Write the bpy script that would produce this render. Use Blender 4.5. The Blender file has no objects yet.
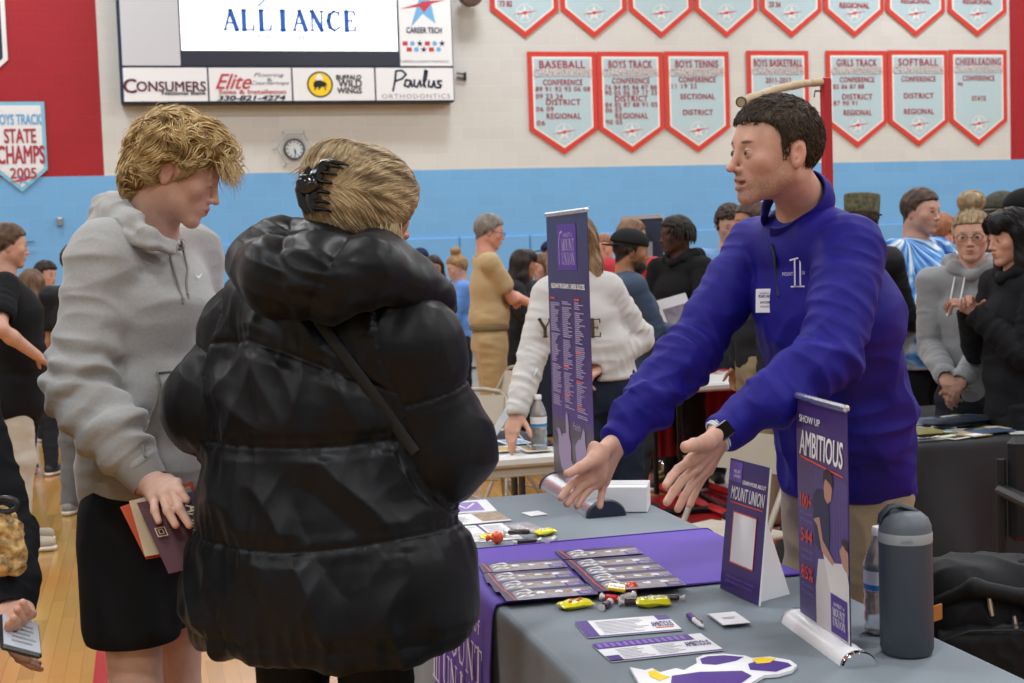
import bpy, math, random
import numpy as np
from mathutils import Vector, Matrix
random.seed(7); RNG = np.random.default_rng(7)
SC = bpy.context.scene
COL = SC.collection
PI = math.pi
def V(*a): return np.array(a if len(a) > 1 else a[0], dtype=float)
def nrm(v):
    v = np.asarray(v, float); return v / (np.linalg.norm(v) + 1e-12)
def cross(a, b): return np.cross(np.asarray(a, float), np.asarray(b, float))
# ---------------------------------------------------------------- camera
F_PX = 1400.0; CAMH = 1.52
YAW = math.atan2(0.255, 0.967); PITCH = math.atan(89.5 / F_PX); ROLL = 0.0335
_f0 = V(math.sin(YAW), math.cos(YAW), 0); _r0 = V(math.cos(YAW), -math.sin(YAW), 0); _u0 = V(0, 0, 1)
CF = _f0 * math.cos(PITCH) - _u0 * math.sin(PITCH)
_u1 = _u0 * math.cos(PITCH) + _f0 * math.sin(PITCH)
CR = _r0 * math.cos(ROLL) - _u1 * math.sin(ROLL)
CU = _u1 * math.cos(ROLL) + _r0 * math.sin(ROLL)
CAM = V(0, 0, CAMH)
def ray(x, y): return CF + CR * ((x - 512) / F_PX) - CU * ((y - 341.5) / F_PX)
def P(x, y, Z): return CAM + ray(x, y) * Z                 # a sight line at a depth
def PH(x, y, h=0.0):                                      # a sight line meeting a level
    r = ray(x, y); return CAM + r * ((h - CAMH) / r[2])
WALLY = 20.4
def PW(x, y, off=0.0):                                    # a sight line meeting the end wall
    r = ray(x, y); return CAM + r * ((WALLY - off) / r[1])
def camdata():
    c = bpy.data.cameras.new('camera'); o = bpy.data.objects.new('camera', c); COL.objects.link(o)
    c.sensor_width = 36; c.lens = F_PX / 1024 * 36; c.clip_end = 200
    m = Matrix(((CR[0], CU[0], -CF[0], CAM[0]), (CR[1], CU[1], -CF[1], CAM[1]), (CR[2], CU[2], -CF[2], CAM[2]), (0, 0, 0, 1)))
    o.matrix_world = m
    c.dof.use_dof = True; c.dof.focus_distance = 3.1; c.dof.aperture_fstop = 9.0
    SC.camera = o
camdata()
# ---------------------------------------------------------------- materials
def lin(c):
    if isinstance(c, str):
        c = c.lstrip('#'); c = [int(c[i:i + 2], 16) / 255 for i in (0, 2, 4)]
    return [x / 12.92 if x <= .04045 else ((x + .055) / 1.055) ** 2.4 for x in c]
MATS = {}
def mat(name, col, rough=.6, metal=0., spec=.5, noise=None, bump=None, vcol=False, emit=None, trans=0., sheen=0., ior=1.45, sss=0, coat=0, wave=None, alpha=None):
    """noise=(scale, amount) colour variation; bump=(scale, strength, dist)"""
    if name in MATS: return MATS[name]
    m = bpy.data.materials.new(name); m.use_nodes = True; MATS[name] = m
    nt = m.node_tree; b = nt.nodes['Principled BSDF']
    c = lin(col); L = nt.links.new
    b.inputs['Base Color'].default_value = (*c, 1); b.inputs['Roughness'].default_value = rough
    b.inputs['Metallic'].default_value = metal; b.inputs['Specular IOR Level'].default_value = spec
    b.inputs['Transmission Weight'].default_value = trans; b.inputs['IOR'].default_value = ior
    if sheen: b.inputs['Sheen Weight'].default_value = sheen; b.inputs['Sheen Roughness'].default_value = .5
    if sss:
        b.inputs['Subsurface Weight'].default_value = sss; b.inputs['Subsurface Radius'].default_value = (1, .35, .2)
        b.inputs['Subsurface Scale'].default_value = .008
    if coat: b.inputs['Coat Weight'].default_value = coat; b.inputs['Coat Roughness'].default_value = .15
    if emit: b.inputs['Emission Color'].default_value = (*c, 1); b.inputs['Emission Strength'].default_value = emit
    tc = nt.nodes.new('ShaderNodeTexCoord')
    src = None
    if vcol:
        a = nt.nodes.new('ShaderNodeAttribute'); a.attribute_name = 'col'; src = a.outputs['Color']
    if noise:
        n = nt.nodes.new('ShaderNodeTexNoise'); n.inputs['Scale'].default_value = noise[0]; n.inputs['Detail'].default_value = 4
        L(tc.outputs['Object'], n.inputs['Vector'])
        mp = nt.nodes.new('ShaderNodeMapRange'); mp.inputs[1].default_value = .3; mp.inputs[2].default_value = .7
        mp.inputs[3].default_value = 1 - noise[1]; mp.inputs[4].default_value = 1 + noise[1]
        L(n.outputs['Fac'], mp.inputs[0])
        mx = nt.nodes.new('ShaderNodeMix'); mx.data_type = 'RGBA'; mx.blend_type = 'MULTIPLY'; mx.inputs[0].default_value = 1
        if src: L(src, mx.inputs[6])
        else: mx.inputs[6].default_value = (*c, 1)
        L(mp.outputs[0], mx.inputs[7]); src = mx.outputs[2]
    if src: L(src, b.inputs['Base Color'])
    if bump or wave:
        bp = nt.nodes.new('ShaderNodeBump')
        if bump:
            n = nt.nodes.new('ShaderNodeTexNoise'); n.inputs['Scale'].default_value = bump[0]; n.inputs['Detail'].default_value = 5
            L(tc.outputs['Object'], n.inputs['Vector']); L(n.outputs['Fac'], bp.inputs['Height'])
            bp.inputs['Strength'].default_value = bump[1]; bp.inputs['Distance'].default_value = bump[2]
        L(bp.outputs[0], b.inputs['Normal'])
    return m
# ---------------------------------------------------------------- objects
def tag(o, label=None, cat=None, group=None, kind=None):
    if label: o['label'] = label
    if cat: o['category'] = cat
    if group: o['group'] = group
    if kind: o['kind'] = kind
    return o
def empty(name, loc, label, cat, group=None):
    o = bpy.data.objects.new(name, None); COL.objects.link(o); o.location = [float(x) for x in loc]; o.empty_display_size = .05
    return tag(o, label, cat, group)
def make(name, verts, faces, m, parent=None, smooth=False, vcol=None, mi=None, lab=None):
    """verts/faces in world space; parents are unrotated empties or meshes at the origin"""
    me = bpy.data.meshes.new(name)
    verts = np.asarray(verts, np.float64)
    off = V(0, 0, 0)
    if parent is not None:
        q = parent
        while q is not None: off = off + V(q.location); q = q.parent
    vv = verts - off
    if isinstance(faces, np.ndarray) and faces.ndim == 2:
        nf, k = faces.shape
        me.vertices.add(len(vv)); me.vertices.foreach_set('co', vv.astype(np.float32).ravel())
        me.loops.add(nf * k); me.loops.foreach_set('vertex_index', faces.astype(np.int32).ravel())
        me.polygons.add(nf); me.polygons.foreach_set('loop_start', np.arange(0, nf * k, k, dtype=np.int32))
        me.polygons.foreach_set('loop_total', np.full(nf, k, np.int32))
        me.update(calc_edges=True)
    else:
        me.from_pydata([tuple(v) for v in vv], [], [tuple(f) for f in faces])
    for q in (m if isinstance(m, (list, tuple)) else [m]): me.materials.append(q)
    if mi is not None: me.polygons.foreach_set('material_index', np.asarray(mi, np.int32))
    if smooth: me.polygons.foreach_set('use_smooth', np.ones(len(me.polygons), bool))
    if vcol is not None:
        a = me.color_attributes.new('col', 'FLOAT_COLOR', 'POINT')
        c = np.ones((len(vv), 4), np.float32); c[:, :3] = vcol
        a.data.foreach_set('color', c.ravel())
    me.update()
    o = bpy.data.objects.new(name, me); COL.objects.link(o)
    if parent is not None: o.parent = parent
    if lab: o['label'] = lab
    return o
class MB:
    """collects shapes of ONE mesh"""
    def __init__(s): s.v = []; s.f = []; s.m = []
    def add(s, v, f, mi=0):
        n = len(s.v); s.v += [tuple(map(float, p)) for p in v]; s.f += [tuple(int(i) + n for i in q) for q in f]; s.m += [mi] * len(f)
    def box(s, c, size, X=(1, 0, 0), Y=(0, 1, 0), Z=(0, 0, 1), mi=0, bev=0.0):
        c = V(c); X = V(X) * size[0] / 2; Y = V(Y) * size[1] / 2; Z = V(Z) * size[2] / 2
        if bev <= 0:
            vs = [c + X * a + Y * b + Z * d for d in (-1, 1) for a, b in ((-1, -1), (1, -1), (1, 1), (-1, 1))]
            s.add(vs, [(3, 2, 1, 0), (4, 5, 6, 7), (0, 1, 5, 4), (1, 2, 6, 5), (2, 3, 7, 6), (3, 0, 4, 7)], mi); return
        bx, by, bz = [min(.49, bev / max(q, 1e-6)) * 2 for q in size]
        vs = []; idx = {}
        for i, sx in enumerate((-1, 1)):
            for j, sy in enumerate((-1, 1)):
                for k, sz in enumerate((-1, 1)):
                    for ax in range(3):
                        f = [sx * (1 - bx), sy * (1 - by), sz * (1 - bz)]; f[ax] = (sx, sy, sz)[ax]
                        idx[i, j, k, ax] = len(vs); vs.append(c + X * f[0] + Y * f[1] + Z * f[2])
        fs = []
        for i in (0, 1):
            fs.append([idx[i, a, b, 0] for a, b in ((0, 0), (1, 0), (1, 1), (0, 1))][::(1 if i else -1)])
            fs.append([idx[a, i, b, 1] for a, b in ((0, 0), (0, 1), (1, 1), (1, 0))][::(1 if i else -1)])
            fs.append([idx[a, b, i, 2] for a, b in ((0, 0), (1, 0), (1, 1), (0, 1))][::(1 if i else -1)])
        for i in (0, 1):
            for j in (0, 1):
                fs.append([idx[i, j, 0, 0], idx[i, j, 1, 0], idx[i, j, 1, 1], idx[i, j, 0, 1]][::(1 if i != j else -1)])
                fs.append([idx[i, 0, j, 0], idx[i, 1, j, 0], idx[i, 1, j, 2], idx[i, 0, j, 2]][::(-1 if i != j else 1)])
                fs.append([idx[0, i, j, 1], idx[1, i, j, 1], idx[1, i, j, 2], idx[0, i, j, 2]][::(1 if i != j else -1)])
                for k in (0, 1):
                    fs.append([idx[i, j, k, 0], idx[i, j, k, 1], idx[i, j, k, 2]][::(1 if (i + j + k) % 2 else -1)])
        s.add(vs, fs, mi)
    def tube(s, pts, r, n=10, mi=0, closed=False, caps=True, flat=1.0, up=None):
        pts = [V(p) for p in pts]; N = len(pts)
        rr = r if hasattr(r, '__len__') else [r] * N
        vs = []; T0 = None
        for i in range(N):
            a = pts[(i - 1) % N] if (closed or i > 0) else pts[i]; b = pts[(i + 1) % N] if (closed or i < N - 1) else pts[i]
            t = nrm(b - a)
            if T0 is None:
                u = V(up) if up is not None else (V(0, 0, 1) if abs(t[2]) < .9 else V(1, 0, 0))
                X = nrm(cross(u, t))
            else: X = nrm(X - t * np.dot(X, t))
            if up is not None: X = nrm(cross(V(up), t)) if np.linalg.norm(cross(V(up), t)) > .1 else X
            T0 = t; Y = cross(t, X)
            for k in range(n):
                a2 = 2 * PI * k / n; vs.append(pts[i] + X * math.cos(a2) * rr[i] + Y * math.sin(a2) * rr[i] * flat)
        fs = []
        for i in range(N if closed else N - 1):
            for k in range(n):
                j = (i + 1) % N; fs.append((i * n + k, i * n + (k + 1) % n, j * n + (k + 1) % n, j * n + k))
        if caps and not closed: fs += [tuple(range(n))[::-1], tuple(range((N - 1) * n, N * n))]
        s.add(vs, fs, mi)
    def lathe(s, c, prof, n=32, axis=(0, 0, 1), mi=0, cap=True):
        """prof: list of (r, z)"""
        A = nrm(axis); X = nrm(cross((0, 1, 0) if abs(A[1]) < .9 else (1, 0, 0), A)); Y = cross(A, X); c = V(c)
        vs = []
        for r, z in prof:
            for k in range(n):
                a = 2 * PI * k / n; vs.append(c + A * z + (X * math.cos(a) + Y * math.sin(a)) * r)
        fs = [(i * n + k, i * n + (k + 1) % n, (i + 1) * n + (k + 1) % n, (i + 1) * n + k) for i in range(len(prof) - 1) for k in range(n)]
        if cap: fs += [tuple(range(n))[::-1], tuple(range((len(prof) - 1) * n, len(prof) * n))]
        s.add(vs, fs, mi)
    def prism(s, pts, d, mi=0, side=None):
        """polygon pts (world, planar, CCW seen from front) extruded by vector d (backwards)"""
        n = len(pts); pts = [V(p) for p in pts]; d = V(d)
        s.add(pts + [p + d for p in pts], [tuple(range(n)), tuple(range(2 * n - 1, n - 1, -1))], mi)
        s.add(pts + [p + d for p in pts], [(i, i + n, (i + 1) % n + n, (i + 1) % n) for i in range(n)], mi if side is None else side)
    def grid(s, G, mi=0, flip=False):
        G = np.asarray(G); a, b = G.shape[:2]
        fs = [(i * b + j, i * b + j + 1, (i + 1) * b + j + 1, (i + 1) * b + j) for i in range(a - 1) for j in range(b - 1)]
        if flip: fs = [q[::-1] for q in fs]
        s.add(G.reshape(-1, 3), fs, mi)
    def build(s, name, m, parent=None, smooth=False, lab=None):
        multi = isinstance(m, (list, tuple))
        o = make(name, s.v, s.f, m, parent, smooth, mi=s.m if multi else None, lab=lab)
        if smooth == 'auto':
            try: o.data.set_sharp_from_angle(angle=math.radians(38))
            except Exception: pass
        return o
# ---------------------------------------------------------------- lettering
_GL = {}
def glyphs(s, bold=0.0, shear=0.0, spacing=1.0, slab=0):
    key = (s, bold, shear, spacing, slab)
    if key in _GL: return _GL[key]
    cu = bpy.data.curves.new('t', 'FONT'); cu.body = s; cu.size = 1; cu.offset = bold; cu.shear = shear; cu.space_character = spacing
    cu.resolution_u = 3; o = bpy.data.objects.new('t', cu); COL.objects.link(o)
    me = bpy.data.meshes.new_from_object(o.evaluated_get(bpy.context.evaluated_depsgraph_get()))
    v = np.array([q.co[:2] for q in me.vertices]) if len(me.vertices) else np.zeros((1, 2)); f = [tuple(p.vertices) for p in me.polygons]
    bpy.data.objects.remove(o); bpy.data.curves.remove(cu); bpy.data.meshes.remove(me)
    _GL[key] = (v, f); return v, f
class Plane:
    """2-D drawing surface: origin O, unit axes U (right), W (up), N (out)"""
    def __init__(s, O, U, W):
        s.O = V(O); s.U = V(U); s.W = V(W); s.N = nrm(cross(s.U, s.W))
    def pt(s, u, w, n=0.0): return s.O + s.U * u + s.W * w + s.N * n
    def text(s, mb, t, u0, w0, u1, w1, n=.001, mi=0, bold=0., **k):
        v, f = glyphs(t, **k)
        if not f: return
        lo = v.min(0); hi = v.max(0); sc = V((u1 - u0) / max(hi[0] - lo[0], 1e-6), (w1 - w0) / max(hi[1] - lo[1], 1e-6))
        q = (v - lo) * sc + V(u0, w0)
        mb.add([s.pt(a, b, n) for a, b in q], f, mi)
        if bold > 0:
            for k_, (sx_, sy_) in enumerate(((-1, -.6), (1, .6), (1, -.6), (-1, .6))): mb.add([s.pt(a + sx_ * bold * sc[0], b + sy_ * bold * sc[1], n + (k_ + 1) * (.0012 if w1 - w0 > .05 and abs(s.O[1]) > 15 else .00012)) for a, b in q], f, mi)
    def rect(s, mb, u0, w0, u1, w1, n=.001, mi=0): mb.add([s.pt(u0, w0, n), s.pt(u1, w0, n), s.pt(u1, w1, n), s.pt(u0, w1, n)], [(0, 1, 2, 3)], mi)
    def poly(s, mb, pts, n=.001, mi=0): mb.add([s.pt(a, b, n) for a, b in pts], [tuple(range(len(pts)))], mi)
    def disc(s, mb, u, w, r, n=.001, mi=0, seg=28, rw=None): s.poly(mb, [(u + r * math.cos(2 * PI * k / seg), w + (rw or r) * math.sin(2 * PI * k / seg)) for k in range(seg)], n, mi)
    def ring(s, mb, u, w, r0, r1, n=.001, mi=0, seg=32):
        for k in range(seg):
            a, b = 2 * PI * k / seg, 2 * PI * (k + 1) / seg
            s.poly(mb, [(u + r0 * math.cos(a), w + r0 * math.sin(a)), (u + r1 * math.cos(a), w + r1 * math.sin(a)), (u + r1 * math.cos(b), w + r1 * math.sin(b)), (u + r0 * math.cos(b), w + r0 * math.sin(b))], n, mi)
    def stroke(s, mb, pts, wd, n=.001, mi=0):
        for (a, b) in zip(pts[:-1], pts[1:]):
            a = V(a); b = V(b); t = b - a; L = np.linalg.norm(t)
            if L < 1e-9: continue
            t /= L; q = V(-t[1], t[0]) * wd / 2; e = t * wd * .3
            s.poly(mb, [a - e - q, b + e - q, b + e + q, a - e + q], n, mi)
SERIF = {  # strokes in a unit box; 't' thin 'T' thick, 's' serif bar
 'A': [((.08, 0), (.48, 1), .07), ((.48, 1), (.92, 0), .15), ((.22, .36), (.72, .36), .06), ((-.02, .02), (.22, .02), .05), ((.74, .02), (1.05, .02), .05)],
 'L': [((.2, 0), (.2, 1), .15), ((.05, .02), (.85, .02), .05), ((.85, 0), (.88, .25), .06), ((.05, .98), (.4, .98), .05)],
 'I': [((.5, 0), (.5, 1), .17), ((.3, .02), (.7, .02), .05), ((.3, .98), (.7, .98), .05)],
 'N': [((.15, 0), (.15, 1), .06), ((.15, 1), (.85, 0), .15), ((.85, 0), (.85, 1), .06), ((0, .98), (.2, .98), .05), ((0, .02), (.3, .02), .05), ((.7, .98), (1, .98), .05)],
 'E': [((.2, 0), (.2, 1), .15), ((.05, .02), (.8, .02), .05), ((.05, .98), (.78, .98), .05), ((.2, .52), (.6, .52), .05), ((.8, 0), (.83, .22), .06), ((.78, 1), (.8, .8), .06), ((.6, .62), (.6, .42), .04)],
 'M': [((.12, 0), (.14, 1), .05), ((.14, 1), (.5, .05), .13), ((.5, .05), (.86, 1), .05), ((.88, 0), (.86, 1), .13), ((0, .02), (.25, .02), .05), ((.72, .02), (1.02, .02), .05), ((0, .98), (.2, .98), .05), ((.8, .98), (1, .98), .05)],
 'U': [((.15, 1), (.15, .3), .14), ((.15, .3), (.3, .05), .12), ((.3, .05), (.65, .05), .08), ((.65, .05), (.82, .3), .06), ((.82, .3), (.82, 1), .06), ((0, .98), (.35, .98), .05), ((.65, .98), (1, .98), .05)],
 'T': [((.5, 0), (.5, 1), .15), ((.08, .97), (.92, .97), .05), ((.08, 1), (.06, .78), .05), ((.92, 1), (.94, .78), .05), ((.3, .02), (.7, .02), .05)],
 'V': [((.08, 1), (.5, 0), .15), ((.5, 0), (.92, 1), .06), ((-.03, .98), (.25, .98), .05), ((.75, .98), (1.03, .98), .05)],
 'R': [((.2, 0), (.2, 1), .14), ((.2, .98), (.6, .98), .05), ((.6, .98), (.78, .76), .14), ((.78, .76), (.6, .5), .14), ((.6, .5), (.2, .5), .05), ((.45, .5), (.9, 0), .14), ((.05, .02), (.38, .02), .05), ((.8, .02), (1, .02), .05)],
 'Y': [((.05, 1), (.5, .45), .14), ((.5, .45), (.95, 1), .06), ((.5, 0), (.5, .45), .15), ((.32, .02), (.68, .02), .05), ((-.03, .98), (.22, .98), .05), ((.78, .98), (1.03, .98), .05)],
 'S': [((.8, .98), (.84, .74), .05), ((.8, .92), (.4, .98), .06), ((.4, .98), (.18, .76), .11), ((.18, .76), (.78, .3), .15), ((.78, .3), (.6, .04), .11), ((.6, .04), (.2, .06), .06), ((.16, .28), (.18, .02), .05)],
 'C': [((.88, .98), (.9, .72), .05), ((.88, .88), (.55, .99), .06), ((.55, .99), (.22, .84), .09), ((.22, .84), (.1, .5), .14), ((.1, .5), (.22, .16), .14), ((.22, .16), (.55, .01), .09), ((.55, .01), (.9, .18), .06)],
 'O': [((.5, 1), (.2, .85), .07), ((.2, .85), (.08, .5), .14), ((.08, .5), (.2, .15), .14), ((.2, .15), (.5, 0), .07), ((.5, 0), (.8, .15), .07), ((.8, .15), (.92, .5), .14), ((.92, .5), (.8, .85), .14), ((.8, .85), (.5, 1), .07)]}
def serif(pl, mb, word, u0, w0, u1, w1, gap=.22, n=.001, mi=0, bold=1.0):
    N = len(word); wc = (u1 - u0) / (N + gap * (N - 1)); hc = w1 - w0
    for i, ch in enumerate(word):
        if ch not in SERIF: continue
        x = u0 + i * wc * (1 + gap)
        for a, b, t in SERIF[ch]: pl.stroke(mb, [(x + a[0] * wc, w0 + a[1] * hc), (x + b[0] * wc, w0 + b[1] * hc)], t * min(wc, hc) * bold, n, mi)
LAMP_W = 240; EXPO = -0.05
# ---------------------------------------------------------------- implicit shapes for people and cloth
def _sm(a, b, k):
    if k <= 0: return np.minimum(a, b)
    h = np.maximum(k - np.abs(a - b), 0) / k
    return np.minimum(a, b) - h * h * k * .25
class Shape:
    def __init__(s): s.p = []
    def _add(s, fn, c, R, k, op): s.p.append((fn, V(c), float(R), float(k), op)); return s
    def cone(s, a, b, ra, rb=None, k=.02, op='u'):
        a = V(a); b = V(b); rb = ra if rb is None else rb; ab = b - a; L2 = max(float(ab @ ab), 1e-9)
        def fn(p):
            t = np.clip(((p - a) @ ab) / L2, 0, 1)
            return np.linalg.norm(p - a - t[:, None] * ab, axis=1) - (ra + (rb - ra) * t)
        return s._add(fn, (a + b) / 2, math.sqrt(L2) / 2 + max(ra, rb), k, op)
    def chain(s, pts, rs, k=.02, op='u'):
        for i in range(len(pts) - 1): s.cone(pts[i], pts[i + 1], rs[i], rs[i + 1], k, op)
        return s
    def ell(s, c, r, R=None, k=.02, op='u'):
        c = V(c); r = V(r); R = np.eye(3) if R is None else np.asarray(R)   # rows = local axes
        def fn(p):
            q = (p - c) @ R.T; k0 = np.linalg.norm(q / r, axis=1); k1 = np.linalg.norm(q / (r * r), axis=1) + 1e-9
            return k0 * (k0 - 1) / k1
        return s._add(fn, c, max(r), k, op)
    def eseg(s, a, b, ra, rb, X, k=.03, op='u', Xb=None):
        """elliptic cone: ra=(along X, across)"""
        a = V(a); b = V(b); ab = b - a; L = np.linalg.norm(ab); A = ab / L; ra = V(ra); rb = V(rb); Xb = X if Xb is None else Xb
        X0 = nrm(V(X) - A * (V(X) @ A)); X1 = nrm(V(Xb) - A * (V(Xb) @ A))
        def fn(p):
            w = p - a; tt = w @ A; t = np.clip(tt / L, 0, 1)
            XX = X0[None] + (X1 - X0)[None] * t[:, None]; XX /= np.linalg.norm(XX, axis=1)[:, None]
            YY = np.cross(A[None], XX)
            q = w - t[:, None] * ab; rx = ra[0] + (rb[0] - ra[0]) * t; ry = ra[1] + (rb[1] - ra[1]) * t; rz = np.minimum(rx, ry)
            qx = (q * XX).sum(1); qy = (q * YY).sum(1); qz = q @ A
            k0 = np.sqrt((qx / rx) ** 2 + (qy / ry) ** 2 + (qz / rz) ** 2)
            k1 = np.sqrt((qx / rx ** 2) ** 2 + (qy / ry ** 2) ** 2 + (qz / rz ** 2) ** 2) + 1e-9
            return k0 * (k0 - 1) / k1
        return s._add(fn, (a + b) / 2, L / 2 + max(max(ra), max(rb)), k, op)
    def box(s, c, half, R=None, r=.005, k=.01, op='u'):
        c = V(c); h = V(half) - r; R = np.eye(3) if R is None else np.asarray(R)
        def fn(p):
            q = np.abs((p - c) @ R.T) - h
            return np.linalg.norm(np.maximum(q, 0), axis=1) + np.minimum(q.max(1), 0) - r
        return s._add(fn, c, float(np.linalg.norm(half)), k, op)
    def half(s, c, n, k=.01, op='i', R=9.):
        c = V(c); n = nrm(n)
        return s._add(lambda p: (p - c) @ n, c, R, k, op)
    def fn(s, f, c, R, k=.01, op='u'): return s._add(f, c, R, k, op)
    def ev(s, p, pr=None):
        d = np.full(len(p), 1e3)
        for fn, c, R, k, op in (s.p if pr is None else pr):
            v = fn(p)
            if op == 'u': d = _sm(d, v, k)
            elif op == 's': d = -_sm(-d, v, k)
            else: d = -_sm(-d, -v, k)
        return d
    def near(s, c, R): return [q for q in s.p if q[4] == 'i' or np.linalg.norm(q[1] - c) < q[2] + R + q[3] * 1.5 + .03]
    def grad(s, p, e=.0015):
        g = np.stack([s.ev(p + V(*[e if i == j else 0 for j in range(3)])) - s.ev(p - V(*[e if i == j else 0 for j in range(3)])) for i in range(3)], 1)
        return g / (np.linalg.norm(g, axis=1)[:, None] + 1e-9)
    def mesh(s, h, lo=None, hi=None):
        us = [q for q in s.p if q[4] == 'u']
        L = np.min([q[1] - q[2] for q in us], 0) - 3 * h; H = np.max([q[1] + q[2] for q in us], 0) + 3 * h
        if lo is not None: L = np.maximum(L, lo)
        if hi is not None: H = np.minimum(H, hi)
        n = 20; L = np.floor(L / h) * h; nb = np.ceil((H - L) / (h * n)).astype(int)
        BIG = 4096; keys = []; vps = []; quads = []
        ar = np.arange(-1, n + 1); I, J, K = np.meshgrid(ar, ar, ar, indexing='ij'); IJK = np.stack([I, J, K], -1).reshape(-1, 3)
        m = n + 2; rad = n * h * .9
        for bx in range(nb[0]):
            for by in range(nb[1]):
                for bz in range(nb[2]):
                    b0 = np.array([bx, by, bz]) * n; c = L + (b0 + n / 2) * h
                    pr = s.near(c, rad + 2 * h)
                    if not any(q[4] == 'u' for q in pr): continue
                    t = np.array([[i, j, k] for i in (-1, 0, 1) for j in (-1, 0, 1) for k in (-1, 0, 1)]) * (n * h / 2) + c
                    dv = s.ev(t, pr)
                    if np.abs(dv).min() > n * h * .62 and (np.all(dv > 0) or np.all(dv < 0)): continue
                    D = s.ev(L + (IJK + b0) * h, pr).reshape(m, m, m)
                    ins = D < 0
                    if ins.all() or not ins.any(): continue
                    c8 = [D[i:m - 1 + i, j:m - 1 + j, k:m - 1 + k] for i in (0, 1) for j in (0, 1) for k in (0, 1)]
                    cnt = sum((q < 0).astype(np.int8) for q in c8)
                    act = (cnt > 0) & (cnt < 8)
                    ci = np.argwhere(act); vals = np.stack([q[act] for q in c8], 1)
                    acc = np.zeros((len(ci), 3)); num = np.zeros(len(ci))
                    offs = np.array([[i, j, k] for i in (0, 1) for j in (0, 1) for k in (0, 1)], float)
                    for e0 in range(8):
                        for bit in (1, 2, 4):
                            e1 = e0 | bit
                            if e1 == e0: continue
                            a, b = vals[:, e0], vals[:, e1]; x = (a < 0) != (b < 0)
                            tt = np.where(x, a / np.where(x, a - b, 1), 0)
                            pos = offs[e0] + tt[:, None] * (offs[e1] - offs[e0])
                            acc += np.where(x[:, None], pos, 0); num += x
                    vp = L + (b0 - 1 + ci + acc / num[:, None]) * h
                    g = b0 - 1 + ci + 2
                    key = (g[:, 0] * BIG + g[:, 1]) * BIG + g[:, 2]
                    keys.append(key); vps.append(vp)
                    for ax in range(3):
                        A = ins[1:n + 1, 1:n + 1, 1:n + 1]; sl = [slice(1, n + 1)] * 3; sl[ax] = slice(2, n + 2); B = ins[tuple(sl)]
                        for sgn, M in ((0, A & ~B), (1, ~A & B)):
                            e = np.argwhere(M)
                            if not len(e): continue
                            e = e + b0 + 2; u, v = (ax + 1) % 3, (ax + 2) % 3
                            q = []
                            for du, dv2 in ((-1, -1), (0, -1), (0, 0), (-1, 0)):
                                w = e.copy(); w[:, u] += du; w[:, v] += dv2; q.append((w[:, 0] * BIG + w[:, 1]) * BIG + w[:, 2])
                            q = np.stack(q, 1); quads.append(q[:, ::-1] if sgn else q)
        keys = np.concatenate(keys); vps = np.concatenate(vps); quads = np.concatenate(quads)
        uk, ix = np.unique(keys, return_index=True)
        vi = vps[ix]; f = np.searchsorted(uk, quads); f = np.clip(f, 0, len(uk) - 1)
        ok = (uk[f] == quads).all(1); return vi, f[ok]
def vnormals(v, f):
    n = np.zeros_like(v); a = v[f[:, 2]] - v[f[:, 0]]; b = v[f[:, 3]] - v[f[:, 1]]; fn = np.cross(a, b)
    for k in range(4): np.add.at(n, f[:, k], fn)
    return n / (np.linalg.norm(n, axis=1)[:, None] + 1e-12)
def relax(v, f, it=1, lam=.5):
    e = np.concatenate([f[:, [0, 1]], f[:, [1, 2]], f[:, [2, 3]], f[:, [3, 0]]])
    for _ in range(it):
        s = np.zeros_like(v); c = np.zeros(len(v)); np.add.at(s, e[:, 0], v[e[:, 1]]); np.add.at(c, e[:, 0], 1)
        np.add.at(s, e[:, 1], v[e[:, 0]]); np.add.at(c, e[:, 1], 1)
        v = v + lam * (s / np.maximum(c, 1)[:, None] - v)
    return v
# gradient noise
_pt = np.random.default_rng(3).permutation(256); _pt = np.concatenate([_pt, _pt]); _gr = np.random.default_rng(4).normal(size=(256, 3)); _gr /= np.linalg.norm(_gr, axis=1)[:, None]
def noise(p):
    p = np.asarray(p, float); i = np.floor(p).astype(int); f = p - i; u = f * f * f * (f * (f * 6 - 15) + 10); r = 0
    for dx in (0, 1):
        for dy in (0, 1):
            for dz in (0, 1):
                h = _pt[(_pt[(_pt[(i[:, 0] + dx) & 255] + i[:, 1] + dy) & 255] + i[:, 2] + dz) & 255]
                g = _gr[h]; w = (u[:, 0] if dx else 1 - u[:, 0]) * (u[:, 1] if dy else 1 - u[:, 1]) * (u[:, 2] if dz else 1 - u[:, 2])
                r = r + w * ((f - (dx, dy, dz)) * g).sum(1)
    return r * 1.5
def ridge(p): return 1 - 2 * np.abs(noise(p))
def limbfold(p, a, b, amp, f=18., seed=0., stretch=.35):
    """creases running round a limb a->b"""
    a = V(a); b = V(b); A = nrm(b - a); X = nrm(cross(A, (0.3, .2, .9))); Y = cross(A, X); w = p - a
    q = np.stack([(w @ A) * f, (w @ X) * f * stretch, (w @ Y) * f * stretch], 1) + seed
    return amp * (ridge(q) - .45)
def emit_mesh(name, shape, h, m, parent, disp=None, col=None, lab=None, it=1, cut=None, lo=None, hi=None, smooth=True):
    v, f = shape.mesh(h, lo, hi)
    if it: v = relax(v, f, it)
    if disp is not None:
        n = vnormals(v, f); v = v + n * disp(v, n)[:, None]
    if cut is not None:
        c = v[f].mean(1); f = f[~cut(c)]
    return make(name, v, f, m, parent, smooth, vcol=None if col is None else col(v), lab=lab)
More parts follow.
